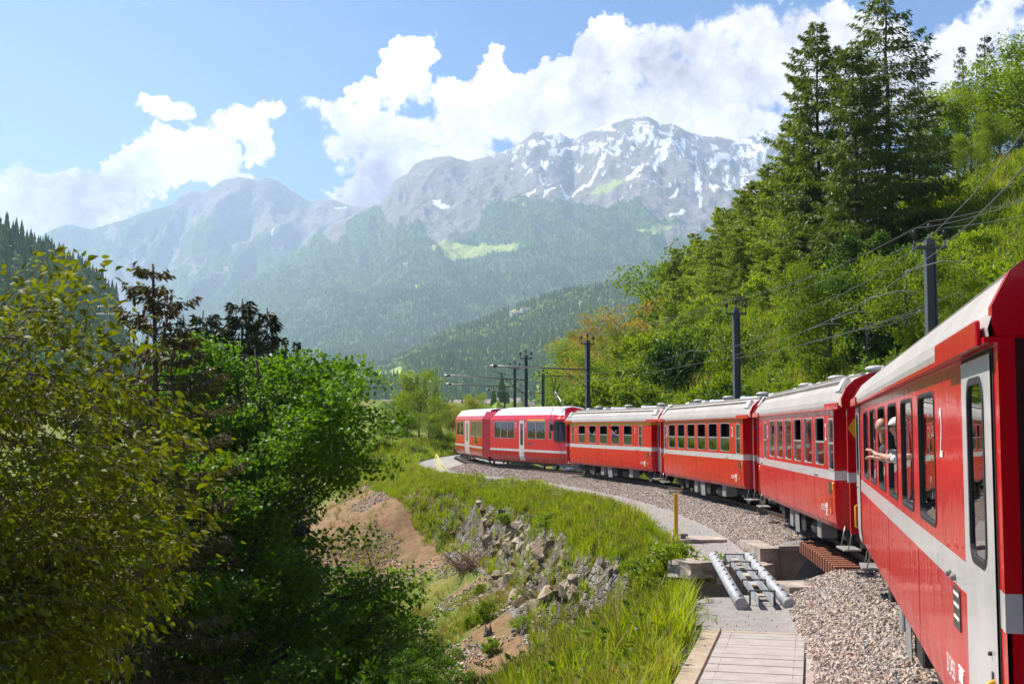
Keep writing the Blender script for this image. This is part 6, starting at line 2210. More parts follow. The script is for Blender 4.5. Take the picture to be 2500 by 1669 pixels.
GT = [source("grass_tuft", tuft(i, M_GRASS, 18, 0.45)) for i in range(3)] + [source("grass_tuft", tuft(9, M_GRASSD, 14, 0.6, 0.14))] + [source("herb", herb(i, m)) for i, m in ((1, ML_HILL), (2, ML_DARK))]
Pg, Sg, Vg = [], [], []
def add_grass(x, y, h, vi):
    z = ground(x, y)
    Pg.append(np.stack([x, y, z - 0.02], 1)); Sg.append(h); Vg.append(vi)
def kinds(n, pdry, pherb):
    q = r.uniform(0, 1, n)
    return np.where(q < pdry, 3, np.where(q < pdry + pherb, r.randint(4, 6, n), r.randint(0, 3, n)))
# shoulder of the embankment
x, y, d = region(190000, -12, 6, 12, 118, lambda x, y, d: (d < -4.25) & (d > -8.2 - 3.5 * (y < 33)))
kc_ = sstep(30.5, 33.5, y) * (1 - sstep(74, 82, y))
sd_ = np.interp(y, TC[:300, 1], TS[:300])
dens = np.where(-d > edge_at(sd_, y) + 0.05, 1 - 0.80 * kc_, 1.0)
gapm = (np.abs(y - 27.0) < 2.6) & (x > 1.5)
dens = dens * np.where(gapm, 0.35, 1) * np.clip(1.25 - y / 140, 0.3, 1)
k = r.uniform(0, 1, len(x)) < dens * 0.62
x, y, d = x[k], y[k], d[k]
hh = r.uniform(0.7, 1.5, len(x)) * (1 + 0.5 * fbm(x * 0.4, y * 0.4, 3, seed=8)) * np.where(y < 34, 1.05, 0.8)
add_grass(x, y, hh, kinds(len(x), 0.12, 0.10))
# under the deck side and around it
x, y, d = region(16000, -6, 4.2, 10, 33, lambda x, y, d: (d < -4.45) & (d > -9.5 + 2.5 * fbm(x * 0.5, y * 0.5, 2, seed=4)))
add_grass(x, y, r.uniform(0.6, 1.3, len(x)), kinds(len(x), 0.14, 0.2))
# slope below the face
x, y, d = region(46000, -22, 5, 22, 105, lambda x, y, d: (d < -7.8) & (d > -24))
nn = fbm(x * 0.16, y * 0.16, 4, seed=51) + 0.12
k = nn < r.uniform(-0.15, 0.2, len(x))
x, y = x[k], y[k]
add_grass(x, y, r.uniform(0.35, 0.9, len(x)), kinds(len(x), 0.6, 0.15))
# path edge weeds
x, y, d = region(9000, -6, 8, 14, 110, lambda x, y, d: (d < -3.75) & (d > -4.3))
add_grass(x, y, r.uniform(0.15, 0.5, len(x)), kinds(len(x), 0.1, 0.2))
# bank beyond the bend
x, y, d = region(60000, -45, 5, 108, 175, lambda x, y, d: (d < -4.3))
add_grass(x[:14000], y[:14000], r.uniform(0.9, 2.2, len(x[:14000])), kinds(len(x[:14000]), 0.1, 0.25))
# hillside
x, y, d = region(150000, 3, 110, 26, 190, lambda x, y, d: (d > 3.2) & (x < 0.46 * y + 12))
k = r.uniform(0, 1, len(x)) < np.clip(1.3 - y / 150, 0.25, 1)
x, y = x[k][:70000], y[k][:70000]
add_grass(x, y, r.uniform(0.7, 1.7, len(x)) * (1 + y / 120), kinds(len(x), 0.06, 0.40))
P = np.concatenate(Pg); S_ = np.concatenate(Sg); VI = np.concatenate(Vg)
scatter("grass", P, GT, S_, "long fresh grass and herbs on the banks and hillside", vi=VI, tilt=0.15)
# white umbel flowers on the edge
fm_ = MB().mat(simple("white_petals", (0.75, 0.75, 0.68), 0.7)); 
for k in range(14):
    a_ = k * 2.4; q_ = 0.02 * math.sqrt(k) * 2
    fm_.lathe([(0.016, 0.0), (0.0, 0.012)], 5, Matrix.Translation((q_ * math.cos(a_), q_ * math.sin(a_), 0.5 + 0.01 * (k % 3))))
fm_.mat(M_GRASS); fm_.tube([(0, 0, 0), (0.02, 0, 0.5)], 0.005, 3)
fl = source("white_flower", fm_.mesh("white_flower"))
x, y, d = region(6000, -4, 6, 60, 96, lambda x, y, d: (d < -4.3) & (d > -5.6))
x, y = x[:70], y[:70]
scatter("flower_patch", np.stack([x, y, ground(x, y)], 1), [fl], r.uniform(0.8, 1.3, len(x)), "small white umbel flowers in grass along the path edging")

# ------------------------------------------------------------------ bushes and trees
BUSH = [(bush_mesh(200 + i, m, n_, ls), bush_stem(i)) for i, (m, n_, ls) in enumerate(((ML_HILL, 2600, 0.10), (ML_HILL2, 2600, 0.10), (ML_DARK, 3000, 0.10), (ML_HILL, 2200, 0.13), (ML_PALE, 2400, 0.10)))]
BL = ["mid green leafy bush on the steep hillside", "bright yellow-green bush on the sunny hillside", "dark green dense bush on the shaded hillside", "coarse-leaved green bush on the hillside", "pale silvery-green bush on the hillside"]
MARKS = [(1330, 850, "beside the mast by the pantograph"), (1440, 800, "below the orange-leaved trees"), (1420, 905, "just above the first class coach roof"), (1560, 905, "just above the joint between the two middle coaches"), (1600, 820, "left of the second mast"),
    (1690, 880, "around the second mast's foot"), (1780, 870, "above the middle coach, right of the second mast"), (1800, 730, "at the sunny clearing's edge"), (1920, 850, "above the second nearest coach's roof"), (1900, 700, "on the mid slope under the dark larches"),
    (2040, 760, "left of the nearest mast"), (2060, 640, "under the tall larches' right side"), (2200, 690, "right of the nearest mast"), (2300, 560, "at the picture's right edge above the coach roof"), (2250, 400, "on the open grassy upper slope"), (1650, 680, "among the light larches"),
    (1500, 740, "under the forest's left shoulder"), (1960, 590, "at the foot of the giant larches"), (1300, 880, "at the hillside's far left tip"), (2120, 820, "close behind the nearest coach's roof")]
def bush_label(i, x, y, s):
    su = (1250 + FOCAL * x / y) / KD; g_ = ground_at(x, y); sv = (1052 - FOCAL * (g_ + s * 0.5 - EYE) / y) / KD
    m_ = min(MARKS, key=lambda q: (q[0] - su) ** 2 + (q[1] - sv) ** 2)[2]
    px_ = s / y * 1000
    return ("small " if px_ < 17 else "large " if px_ > 30 else "mid-sized ") + BL[i].split(" on the")[0].replace("mid green ", "green ") + " " + m_
def bush(i, x, y, s, label=None, group=None, sz=1.0, z=None):
    z = ground_at(x, y) if z is None else z
    root = empty("leafy_bush", (x, y, z - 0.12 * s), random.uniform(0, 6.28)); root.scale = (s, s, s * sz)
    tag(root, label or bush_label(i, x, y, s), "bush", group or "bushes on the hillside")
    link("foliage", BUSH[i][0], root); link("stem", BUSH[i][1], root)
    return root
rb_ = random.Random(21)
placed_b = []
tries = 0
while len(placed_b) < 205 and tries < 9000:
    tries += 1
    y = 30 + 150 * rb_.random() ** 1.15
    xt = rb_.uniform(-0.02, 0.46)
    x = xt * y + rb_.uniform(0, 2)
    dd_, _ = track_dist([x], [y]); dd_ = dd_[0]
    if dd_ < 4.6: continue
    # leave the sunny clearing and the grassy upper slope open
    su = (1250 + FOCAL * x / y) / KD
    g = ground_at(x, y); sv = (1052 - FOCAL * (g - EYE) / y) / KD
    clear = math.exp(-(((su - 1790) / 110) ** 2 + ((sv - 775) / 45) ** 2)) + (1.0 if (su > 2180 and 250 < sv < 560) else 0)
    if rb_.random() < clear * 1.3: continue
    s = rb_.uniform(0.9, 2.3) * (1 + y / 170) * (0.75 if dd_ < 8 else 1)
    if any((x - a) ** 2 + (y - b) ** 2 < (0.55 * (s + c_)) ** 2 for a, b, c_ in placed_b): continue
    placed_b.append((x, y, s))
    w_ = rb_.random()
    i = (2 if w_ < 0.28 else 0 if w_ < 0.5 else 3 if w_ < 0.7 else 1 if w_ < 0.93 else 4) if su > 1500 else (1 if w_ < 0.6 else 3 if w_ < 0.85 else 4)
    bush(i, x, y, s, sz=rb_.uniform(0.75, 1.25))

# left grassy shoulder shrubs
for (xd, yd, Y, s, i, lb) in ((1560, 1305, 30.5, 1.35, 0, "broad dark-leaved shrub on the verge left of the banded pipes"), (1480, 1330, 33, 0.9, 1, "light green shrub at the verge's lower edge"), (1270, 1225, 55, 1.2, 1, "bright green shrub rooted on top of the rock face"),
                              (1165, 1195, 66, 0.9, 3, "small green shrub overhanging the pale rocks"), (1195, 1430, 50, 0.6, 0, "small fern-like shrub on the bare earth slope")):
    best = min(((abs(ground_at(ray(xd, yd, yy_).x, yy_) - ray(xd, yd, yy_).z), yy_) for yy_ in np.arange(Y * 0.7, Y * 1.35, 0.8)))[1]
    p = ray(xd, yd, best)
    bush(i, p.x, p.y, s, lb, "shrubs on the embankment", 0.8)
for k in range(26):       # saplings on the slope
    s_ = rb_.uniform(TS[100], TS[230]); dd = -rb_.uniform(8.5, 17)
    x, y, _, _ = track_at(s_, dd)
    bush(rb_.choice((0, 1, 3)), float(x), float(y), rb_.uniform(0.35, 0.7), "small green sapling on the earthy slope below the rocks", "saplings on the earthy slope", 1.6)
for k in range(30):       # bank beyond the bend
    x, y = rb_.uniform(-34, -6), rb_.uniform(112, 160)
    dd_, _ = track_dist([x], [y])
    if dd_[0] > -5: continue
    bush(rb_.choice((1, 1, 4, 3)), x, y, rb_.uniform(1.2, 2.4), "bright green bush on the bank beyond the railcar", "bushes beyond the bend", 0.9)
# dead brush
def brush(seed):
    rnd = random.Random(seed); mb = MB().mat(M_TWIG)
    for k in range(110):
        a_ = rnd.uniform(0, 6.28); e = Vector((math.cos(a_), math.sin(a_), rnd.uniform(0.3, 1.2))) * rnd.uniform(0.5, 1.1)
        s0 = Vector((rnd.uniform(-.5, .5), rnd.uniform(-.5, .5), 0))
        mb.tube([s0, s0 + e * 0.5 + Vector((0, 0, .1)), s0 + e], [0.018, 0.013, 0.005], 3, False)
    return mb.mesh("brush_pile")
BRM = [brush(1), brush(2)]
for (xd, yd, Y, s, lb) in ((1085, 1300, 60, 1.7, "heap of dead greyish brush at the foot of the pale rock face"), (930, 1500, 45, 1.6, "dead brush pile by the pale boulder near the dark tree"), (975, 1560, 40, 1.5, "dead brush pile at the very bottom by the dark tree"),
                        (1240, 1370, 52, 0.9, "small heap of dry twigs on the bare earth")):
    best = min(((abs(ground_at(ray(xd, yd, yy_).x, yy_) - ray(xd, yd, yy_).z), yy_) for yy_ in np.arange(Y * 0.6, Y * 1.4, 1.0)))[1]
    p = ray(xd, yd, best)
    o = link("brush_pile", BRM[int(xd) % 2], None, (p.x, p.y, ground_at(p.x, p.y) - 0.05), (0, 0, xd), (s, s, s * 0.8)); tag(o, lb, "brush pile", kind=None)
def stump():
    mb = MB().mat(M_BARKG)
    b = 9
    rr_ = random.Random(8)
    mb.lathe([(0.24, -0.2), (0.15, 0.03), (0.11, 0.16), (0.0, 0.14)], b)
    for k in range(7):
        a_ = k * 0.9; mb.tube([(0.09 * math.cos(a_), 0.09 * math.sin(a_), 0.05), (0.11 * math.cos(a_), 0.11 * math.sin(a_), rr_.uniform(0.2, 0.42))], [0.05, 0.008], 4)
    return mb.mesh("tree_stump")
SM_ = stump()
for (xd, yd, Y, lb) in ((1120, 1455, 45, "jagged stump on the bare earth, left of the other stump"), (1205, 1455, 45, "jagged stump on the bare earth, right of the other stump")):
    best = min(((abs(ground_at(ray(xd, yd, yy_).x, yy_) - ray(xd, yd, yy_).z), yy_) for yy_ in np.arange(Y * 0.6, Y * 1.4, 1.0)))[1]
    p = ray(xd, yd, best); o = link("tree_stump", SM_, None, (p.x, p.y, ground_at(p.x, p.y)), (0.1, 0, 0), (1.2, 1.2, 1.3)); tag(o, lb, "stump")

# larches and other trees on the hillside
LARCH = [conifer(300 + i, 20, 11.0, m, 'larch', dn, nsz=0.30, top_thin=tt_) for i, (m, dn, tt_) in enumerate(((ML_LARCH, 2.8, 0.1), (ML_LARCH, 2.4, 0.6), (ML_LARCHL, 3.2, 0.1), (ML_LARCHL, 2.8, 0.1)))]
def tree_at(name, meshes, xd, yb, Y, ytop, H, label, cat, group=None, wide=1.0, rz=None, follow=True):
    """base column xd, distance Y, top at picture row ytop; H = height of the model"""
    tp = ray(xd, ytop, Y)
    g = ground_at(tp.x, Y)
    h = tp.z - g
    if h < 3: h = 3
    s = h / H
    return plant_tree(name, meshes, (tp.x, Y, g - 0.2), label, cat, group, (s * wide, s * wide, s), random.uniform(0, 6.28) if rz is None else rz)
gl = "larches on the hillside"
tree_at("larch_tree", LARCH[0], 1872, 0, 98, 48, 20, "dense tall larch, left one of the three giants on the hillside", "larch tree", gl, 0.88)
tree_at("larch_tree", LARCH[1], 2030, 0, 94, -45, 20, "tallest larch, see-through crown cut by the picture's top edge", "larch tree", gl, 1.05)
tree_at("larch_tree", LARCH[0], 1955, 0, 90, 95, 20, "dark larch standing in front, between the two tallest larches", "larch tree", gl, 1.0)
tree_at("larch_tree", LARCH[1], 2105, 0, 108, 180, 20, "dark larch leaning over the grassy slope, right of the tallest one", "larch tree", gl, 0.9)
tree_at("larch_tree", LARCH[3], 1820, 0, 104, 270, 20, "pale larch directly left below the dense tall larch", "larch tree", gl, 1.0)
for k, (xd, Y, yt, i, wd_, lb) in enumerate(((1710, 128, 430, 2, 1.05, "light green larch right of the pointed one on the skyline"), (1655, 140, 470, 2, 0.9, "light green larch on the skyline, second from the forest's left end"), (1595, 150, 530, 3, 0.7, "slim pointed larch standing above the forest's left shoulder"),
    (1555, 160, 565, 3, 0.7, "slim larch at the left shoulder of the hillside forest"), (1760, 118, 415, 2, 1.1, "full light green larch below the dense tall larch"), (1690, 112, 540, 3, 1.1, "low spreading light larch in front of the skyline larches"), (1760, 106, 500, 2, 1.0, "low light larch with bare dark lower trunk"),
    (1620, 135, 600, 3, 0.9, "smaller light larch above the second mast's left side"), (1530, 150, 640, 3, 0.8, "small larch by the orange-leaved tree"), (1850, 96, 420, 0, 1.1, "dark low larch below the three giants"), (1920, 92, 480, 0, 1.1, "dark larch whose branches reach the bushes"), (1800, 92, 560, 2, 1.1, "light young larch at the clearing's upper edge"), (1735, 122, 455, 2, 1.2, "bushy light larch just left of the full one under the dense giant"), (1680, 130, 500, 2, 1.2, "broad bright larch in the middle of the light larches"), (1640, 125, 545, 3, 1.2, "bright larch overlapping the skyline group's left half"),
    (1580, 142, 590, 2, 1.1, "bright larch low on the forest's left shoulder"), (1550, 135, 640, 3, 1.1, "low bright larch above the orange tree's right side"), (1700, 105, 610, 3, 1.1, "low bright larch above the second mast's top"), (1770, 112, 370, 2, 1.2, "bright larch filling the gap left of the dense giant"), (1725, 118, 410, 3, 1.3, "broad bright larch on the skyline below the pale one"), (1665, 132, 480, 3, 1.3, "broad bright larch at the skyline's middle"), (1610, 138, 545, 2, 1.3, "broad bright larch where the skyline drops"), (1840, 100, 350, 2, 1.1, "bright larch tucked in front of the dense giant"))):
    tree_at("larch_tree", LARCH[i], xd, 0, Y, yt, 20, lb, "larch tree", gl, wd_)
SPR = [conifer(320, 16, 5.2, ML_SPRUCE, 'spruce', 1.4, nsz=0.20), conifer(321, 16, 4.6, ML_SPRUCE, 'spruce', 1.3, nsz=0.2)]
tree_at("spruce_tree", SPR[0], 2258, 0, 150, 78, 16, "dark spruce, middle one of three on the upper right skyline", "spruce tree", "spruces on the skyline", 0.8)
tree_at("spruce_tree", SPR[1], 2205, 0, 150, 100, 16, "thin spruce, leftmost of three on the upper right skyline", "spruce tree", "spruces on the skyline", 0.6)
tree_at("spruce_tree", SPR[1], 2330, 0, 150, 90, 16, "dark spruce, rightmost of three on the upper right skyline", "spruce tree", "spruces on the skyline", 0.8)
BT = [broadleaf(401, 8, 5.0, ML_HILL2, 9000, 0.20, 18, clr=0.75), broadleaf(402, 8, 4.6, ML_HILL, 9000, 0.20, 18, clr=0.75), broadleaf(403, 8, 3.4, ML_DARK, 8000, 0.20, 16, clr=0.7),
      broadleaf(404, 10, 4.2, ML_ORANGE, 5200, 0.16, 20, clr=0.7, r0=0.12), broadleaf(405, 9, 4.4, ML_YELLOW, 7000, 0.2, 16, clr=0.75), broadleaf(406, 10, 4.2, ML_PALE, 8000, 0.18, 20, clr=0.7)]
gb = "broadleaved trees on the hillside"
for (xd, Y, yt, i, H, wd_, lb) in (
    (2330, 120, 130, 1, 8, 1.25, "broad green tree at the upper right edge of the picture"), (2260, 125, 190, 0, 8, 1.2, "broad light green tree below the skyline spruces"), (2190, 125, 230, 0, 8, 1.0, "light green tree between the larches and the skyline spruces"),
    (2290, 112, 260, 1, 8, 1.0, "green tree above the open grassy slope"), (2150, 112, 300, 2, 8, 1.0, "dark leafy tree behind the larches' right side"), (2225, 108, 310, 0, 8, 0.9, "light green small tree at the grassy slope's upper edge"),
    (1990, 66, 535, 2, 8, 1.0, "round dark leafy tree in front of the larches"), (2080, 60, 595, 0, 8, 1.0, "bright leafy tree left of the nearest mast"), (1900, 72, 610, 1, 8, 1.0, "green leafy tree above the bushes, middle of the slope"),
    (2200, 55, 640, 1, 8, 0.8, "leafy tree right behind the nearest mast"), (1500, 165, 615, 1, 8, 0.9, "round tree at the hillside forest's left edge"), (1540, 170, 585, 5, 10, 0.8, "greyish round tree topping the forest's left end"),
    (1425, 150, 765, 0, 8, 0.6, "bright green tree in front of the orange one"), (1290, 190, 785, 5, 10, 0.8, "slender light tree at the hillside's far left end"), (1330, 175, 790, 0, 8, 0.9, "light green tree behind the mast with the long arm"),
    (1380, 150, 820, 1, 8, 1.0, "green tree just right of the mast by the pantograph"), (1470, 140, 800, 1, 8, 0.9, "green tree with visible thin trunks below the larches"), (1600, 110, 780, 0, 8, 0.8, "small bright tree left of the second mast"),
    (1350, 200, 740, 5, 10, 1.0, "tall pale green tree left of the orange one"), (2140, 70, 560, 3 - 1, 8, 0.9, "dark tree in the shade behind the nearest mast's top")):
    tree_at("leafy_tree", BT[i], xd, 0, Y, yt, H, lb, "tree", gb, wd_)
tree_at("leafy_tree", BT[3], 1420, 0, 152, 682, 10, "orange-brown sparse tree with bare thin trunks at the hill's end", "tree", "orange-leaved trees", 1.3)
tree_at("leafy_tree", BT[3], 1385, 0, 160, 705, 10, "smaller orange-tinted tree beside the larger orange tree", "tree", "orange-leaved trees", 0.9)
# trees beyond the bend on the left
gl2 = "trees beyond the bend"
for (xd, Y, yt, i, H, wd_, lb) in ((962, 140, 858, 0, 8, 0.8, "tall light green tree standing out left of the railcar"), (935, 150, 890, 5, 10, 1.0, "feathery pale green tree left of the railcar's front"), (905, 145, 905, 5, 10, 1.1, "pale green tree next to the dark maple"),
    (1005, 150, 905, 4 + 1, 10, 1.0, "pale green tree right behind the railcar's front end"), (1068, 210, 915, 4, 9, 1.0, "yellow-green round tree above the railcar's front roof"), (1030, 165, 925, 4, 9, 0.9, "yellowish tree at the railcar's front corner"),
    (1090, 240, 908, 0, 8, 0.8, "small round green tree beside the yellow-green one"), (985, 132, 950, 0, 8, 1.0, "low bright green tree on the bank by the railcar"), (890, 128, 960, 1, 8, 1.0, "low green tree on the bank next to the maple's crown"), (935, 134, 940, 1, 8, 1.0, "darker green tree in the middle of the bank's trees")):
    tree_at("leafy_tree", BT[i], xd, 0, Y, yt, H, lb, "tree", gl2, wd_)

# the big maple in front, several stems
r_m = 35.0
mp = ray(608, 1568, r_m); gz = ground_at(mp.x, mp.y)
topz = ray(740, 800, r_m).z
Hm = topz - gz
tm, tips = branchy(Hm, Hm * 0.40, 30, M_BARK, 0.21, 77, 0.22, lean=(-0.1, 0), up=0.6, stems=4)
rr2 = np.random.RandomState(9)
C_ = np.array([tuple(t_[0]) for t_ in tips]); rad = np.array([0.36 + 0.11 * t_[1] for t_ in tips])
P = clump_points(C_, rad, max(10, 76000 // len(C_)), 0.5, rr2)
P = P[~((np.hypot(P[:, 0], P[:, 1]) < 1.9) & (P[:, 2] < 0.62 * Hm) & (P[:, 1] < 0.4))]
V, F = leaves(P, 0.135, rs=rr2, aspect=0.9)
root = plant_tree("maple_tree", (tm, np_mesh("crown", V, F, ML_MAPLE)), (mp.x, mp.y, gz), "large dark green maple with several slim stems, left of the embankment", "maple tree")
tm2, tips = branchy(Hm * 0.6, Hm * 0.42, 22, M_BARK, 0.12, 78, 0.15, up=0.35, stems=2)
C_ = np.array([tuple(t_[0]) for t_ in tips]); rad = np.array([0.30 + 0.09 * t_[1] for t_ in tips])
P = clump_points(C_, rad, max(10, 24000 // len(C_)), 0.42, rr2)
V, F = leaves(P, 0.125, rs=rr2, aspect=0.9)
mp2m = (tm2, np_mesh("crown", V, F, ML_MAPLE))
for (xd, Y, s, lb) in ((430, 31, 1.1, "lower maple to the big maple's left, bright-topped crown"), (870, 38, 0.62, "low maple branching over the dirt slope right of the big one"), (600, 46, 0.85, "maple behind the big maple, against the dark conifers"), (300, 36, 1.2, "shaded maple filling the dark lower left"), (950, 29, 0.35, "small maple shoot at the bottom beside the brush pile")):
    p = ray(xd, 1400, Y); plant_tree("maple_tree", mp2m, (p.x, p.y, ground_at(p.x, p.y)), lb, "maple tree", "smaller maples", s, random.uniform(0, 6.28))

# conifers at the left, behind
def con_free(meshes, xd, Y, yt, H, lb, grp, wide=1.0, base_y=None):
    tp = ray(xd, yt, Y); g = ground_at(tp.x, Y)
    s = (tp.z - g) / H
    return plant_tree("spruce_tree", meshes, (tp.x, Y, g), lb, "spruce tree", grp, (s * wide, s * wide, s), random.uniform(0, 6.28))
SPR2 = [conifer(330, 22, 9.0, ML_SPRUCE, 'spruce', 1.8, nsz=0.32), conifer(331, 22, 8.0, ML_SPRUCE, 'spruce', 1.7, nsz=0.32)]
gs = "dark conifers behind the maples"
for (xd, Y, yt, i, wd_, lb) in ((552, 58, 684, 0, 0.8, "tallest dark conifer of the row, with visible trunk"), (612, 60, 706, 1, 0.8, "dark conifer at the row's right end"), (462, 62, 712, 0, 0.9, "dark conifer next to the cone-laden spruce"), (500, 58, 742, 1, 0.9, "shorter dark conifer in the row's dip"),
    (640, 66, 765, 0, 0.6, "small conifer stepping down beside the row's right end"), (680, 75, 775, 1, 0.4, "thin small conifer peeking out above the maple"), (590, 50, 800, 1, 1.1, "bushy dark conifer below the row's tallest"), (430, 52, 800, 0, 1.1, "bushy dark conifer behind the drooping leaves"),
    (330, 50, 850, 1, 1.2, "dark conifer deep in the left shade"), (200, 55, 870, 0, 1.2, "dark conifer behind the leaves at far left")):
    con_free(SPR2[i], xd, Y, yt, 22, lb, gs, wd_)
# cone-laden spruce
Ysp = 27.0
tp = ray(362, 606, Ysp); g = ground_at(tp.x, Ysp); Hs = tp.z - g
tm, cr = conifer(340, Hs, 6.2, ML_BROWNSP, 'spruce', 6.0, nsz=0.11, base=0.12)
sp_root = plant_tree("spruce_tree", (tm, cr), (tp.x, Ysp, g), "brownish spruce top hung with many cones, before the hazy mountain", "spruce tree")
mb = MB().mat(M_CONE); rc_ = random.Random(5)
for k in range(260):
    t_ = rc_.uniform(0.02, 0.4); zc = Hs * (1 - t_)
    rad_ = 2.8 * t_ ** 0.52 * rc_.uniform(0.25, 0.95); a_ = rc_.uniform(0, 6.28)
    mb.lathe([(0.012, 0), (0.032, -0.04), (0.034, -0.10), (0.012, -0.17)], 6, Matrix.Translation((math.cos(a_) * rad_, math.sin(a_) * rad_, zc - 0.25)))
o = mb.build("cones", sp_root); o['kind'] = 'stuff'

# drooping leafy branches close to the camera at the left
def near_leaves(P, D0, size, rs):
    N = len(P)
    b = D0 + rs.normal(size=(N, 3)) * 0.35; b[:, 2] -= 0.75; b /= np.linalg.norm(b, axis=1)[:, None]
    n = rs.normal(size=(N, 3)); n[:, 2] += 0.9; c = np.cross(b, n); c /= np.linalg.norm(c, axis=1)[:, None]; n = np.cross(c, b)
    s = (size * rs.uniform(0.4, 1.3, N))[:, None]
    rows = []
    for (t_, w_, dz) in ((0, 0.02, 0), (0.25, 0.24, .03), (0.55, 0.25, 0.0), (0.82, 0.13, -0.06), (1.08, 0.0, -0.16)):
        m = P + b * s * t_ + n * s * dz
        e = n * s * abs(w_) * 0.35
        if w_ == 0: rows.append([m])
        else: rows.append([m - c * s * w_ + e, m, m + c * s * w_ + e])
    V = np.stack([p_ for r_ in rows for p_ in r_], 1); k = V.shape[1]
    V = V.reshape(-1, 3); i = np.arange(N)[:, None] * k
    F = []
    for q in range(3):
        for h in range(2):
            a0, a1, b0, b1 = q * 3 + h, q * 3 + h + 1, q * 3 + 3 + h, q * 3 + 4 + h
            F += [[a0, a1, b1], [a0, b1, b0]]
    F += [[9, 10, 12], [10, 11, 12]]
    F = np.concatenate([i + np.array([f]) for f in F], 0)
    return V, F
rn = np.random.RandomState(31); rnd = random.Random(31)
lt = empty("drooping_tree", (-7.6, 11.5, ground_at(-7.6, 11.5))); tag(lt, "tree with drooping glossy leaves reaching in close from the left", "tree")
mb = MB().mat(M_BARK)
bz = lt.location
top = Vector((-6.4, 11.5, 4.2)) - bz
mb.tube([(0, 0, -0.5), top * 0.35 + Vector((-.2, 0, 0)), top * 0.7, top], [0.16, 0.12, 0.07, 0.02], 8)
LP, LD = [], []
HULL = [(0, 560), (60, 545), (110, 560), (150, 580), (200, 545), (240, 600), (235, 680), (270, 740), (330, 790), (420, 770), (440, 810), (470, 900), (510, 960), (500, 1010), (540, 1100), (560, 1180), (430, 1250), (420, 1350), (300, 1450), (280, 1600)]
def hull_x(yd): 
    ys_ = [p_[1] for p_ in HULL]; 
    return np.interp(yd, [560, 600, 680, 740, 770, 810, 900, 960, 1010, 1100, 1180, 1250, 1350, 1450, 1600], [215, 235, 225, 265, 340, 400, 430, 470, 460, 520, 520, 430, 400, 330, 270])
for k in range(150):
    yd = rnd.uniform(575, 1620) if k % 3 else rnd.uniform(1000, 1600)
    Yb = rnd.uniform(9.5, 13.5)
    xe = hull_x(yd) * rnd.uniform(0.12, 1.0) ** 0.8
    tip = ray(xe, yd, Yb)
    f = rnd.uniform(0.15, 0.9)
    org = top * f + bz + Vector((rnd.uniform(-.3, .3), rnd.uniform(-.3, .3), 0))
    st = org.lerp(tip, 0.0)
    m1 = st.lerp(tip, 0.45) + Vector((0, 0, rnd.uniform(0.0, 0.35))); 
    q = [st, m1, st.lerp(tip, 0.8) + Vector((0, 0, 0.08)), tip]
    mb.tube([v - bz for v in q], [0.018, 0.010, 0.006, 0.002], 5, False)
    d = (tip - st).normalized()
    L = (tip - st).length
    m = int(40 + 26 * L)
    ts_ = rn.uniform(0.35, 1.02, m)
    qa = np.array([tuple(v) for v in q])
    bp = np.stack([np.interp(ts_, [0, .45, .8, 1], qa[:, i]) for i in range(3)], 1)
    bp = bp + rn.normal(size=(m, 3)) * np.array([0.15, 0.15, 0.09]) * (0.4 + 0.6 * ts_)[:, None]
    LP.append(bp); LD.append(np.repeat(np.array([tuple(d)]), m, 0))
    for e_ in range(2):
        j = rnd.uniform(0.5, 0.95); a0 = Vector(tuple(np.interp(j, [0, .45, .8, 1], qa[:, i]) for i in range(3)))
        e2_ = a0 + Vector((rnd.uniform(-.5, .6), rnd.uniform(-.4, .4), rnd.uniform(-.25, .3)))
        mb.tube([a0 - bz, e2_ - bz], [0.007, 0.002], 4, False)
lt_tr = mb.build("trunk", lt)
P = np.concatenate(LP) - np.array(tuple(bz)); D0 = np.concatenate(LD)
V, F = near_leaves(P, D0, 0.092, rn)
link("crown", np_mesh("crown", V, F, ML_CHERRY, True), lt)
# dark undergrowth deep at the left
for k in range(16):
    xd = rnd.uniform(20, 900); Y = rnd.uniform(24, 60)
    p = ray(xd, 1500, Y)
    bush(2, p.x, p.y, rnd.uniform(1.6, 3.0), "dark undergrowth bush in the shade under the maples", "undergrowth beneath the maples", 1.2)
# ------------------------------------------------------------------ village and pylons far off
M_WALLW = simple("plastered_wall", (0.62, 0.56, 0.48), 0.9, 0, 0.08, 0.3)
M_ROOFT = simple("slate_roof", (0.25, 0.19, 0.17), 0.8, 0, 0.15, 0.5)
M_WIN = simple("dark_window", (0.05, 0.05, 0.06), 0.3)
def house(p, w_, d_, h_, rz, label, s=1.0):
    root = empty("village_house", p, rz); tag(root, label, "house", "houses of the valley village")
    mb = MB().mat(M_WALLW); mb.box(-w_ / 2, w_ / 2, -d_ / 2, d_ / 2, -6, h_)
    for e in (-1, 1): mb.poly([(e * w_ / 2, -d_ / 2, h_), (e * w_ / 2, d_ / 2, h_), (e * w_ / 2, 0, h_ + d_ * 0.36)])
    mb.build("wall", root)
    mb = MB().mat(M_ROOFT)
    for e in (-1, 1):
        mb.poly([(-w_ / 2 - .5, e * (d_ / 2 + .6), h_ - 0.2), (w_ / 2 + .5, e * (d_ / 2 + .6), h_ - 0.2), (w_ / 2 + .5, 0, h_ + d_ * 0.38), (-w_ / 2 - .5, 0, h_ + d_ * 0.38)])
    mb.build("roof", root)
    mb = MB().mat(M_WIN); mb.box(-0.6, 0.6, -0.03, 0.03, -0.7, 0.7); me = mb.mesh("window")
    for i in range(3):
        for z in (1.6, 4.4):
            if z < h_ - 1: link("window", me, root, (-w_ / 2 + w_ * (i + 0.5) / 3, -d_ / 2 - 0.02, z))
    return root
vx, vy, vz = FOREST_PTS[3][0], FOREST_PTS[3][1], FOREST_PTS[3][2]
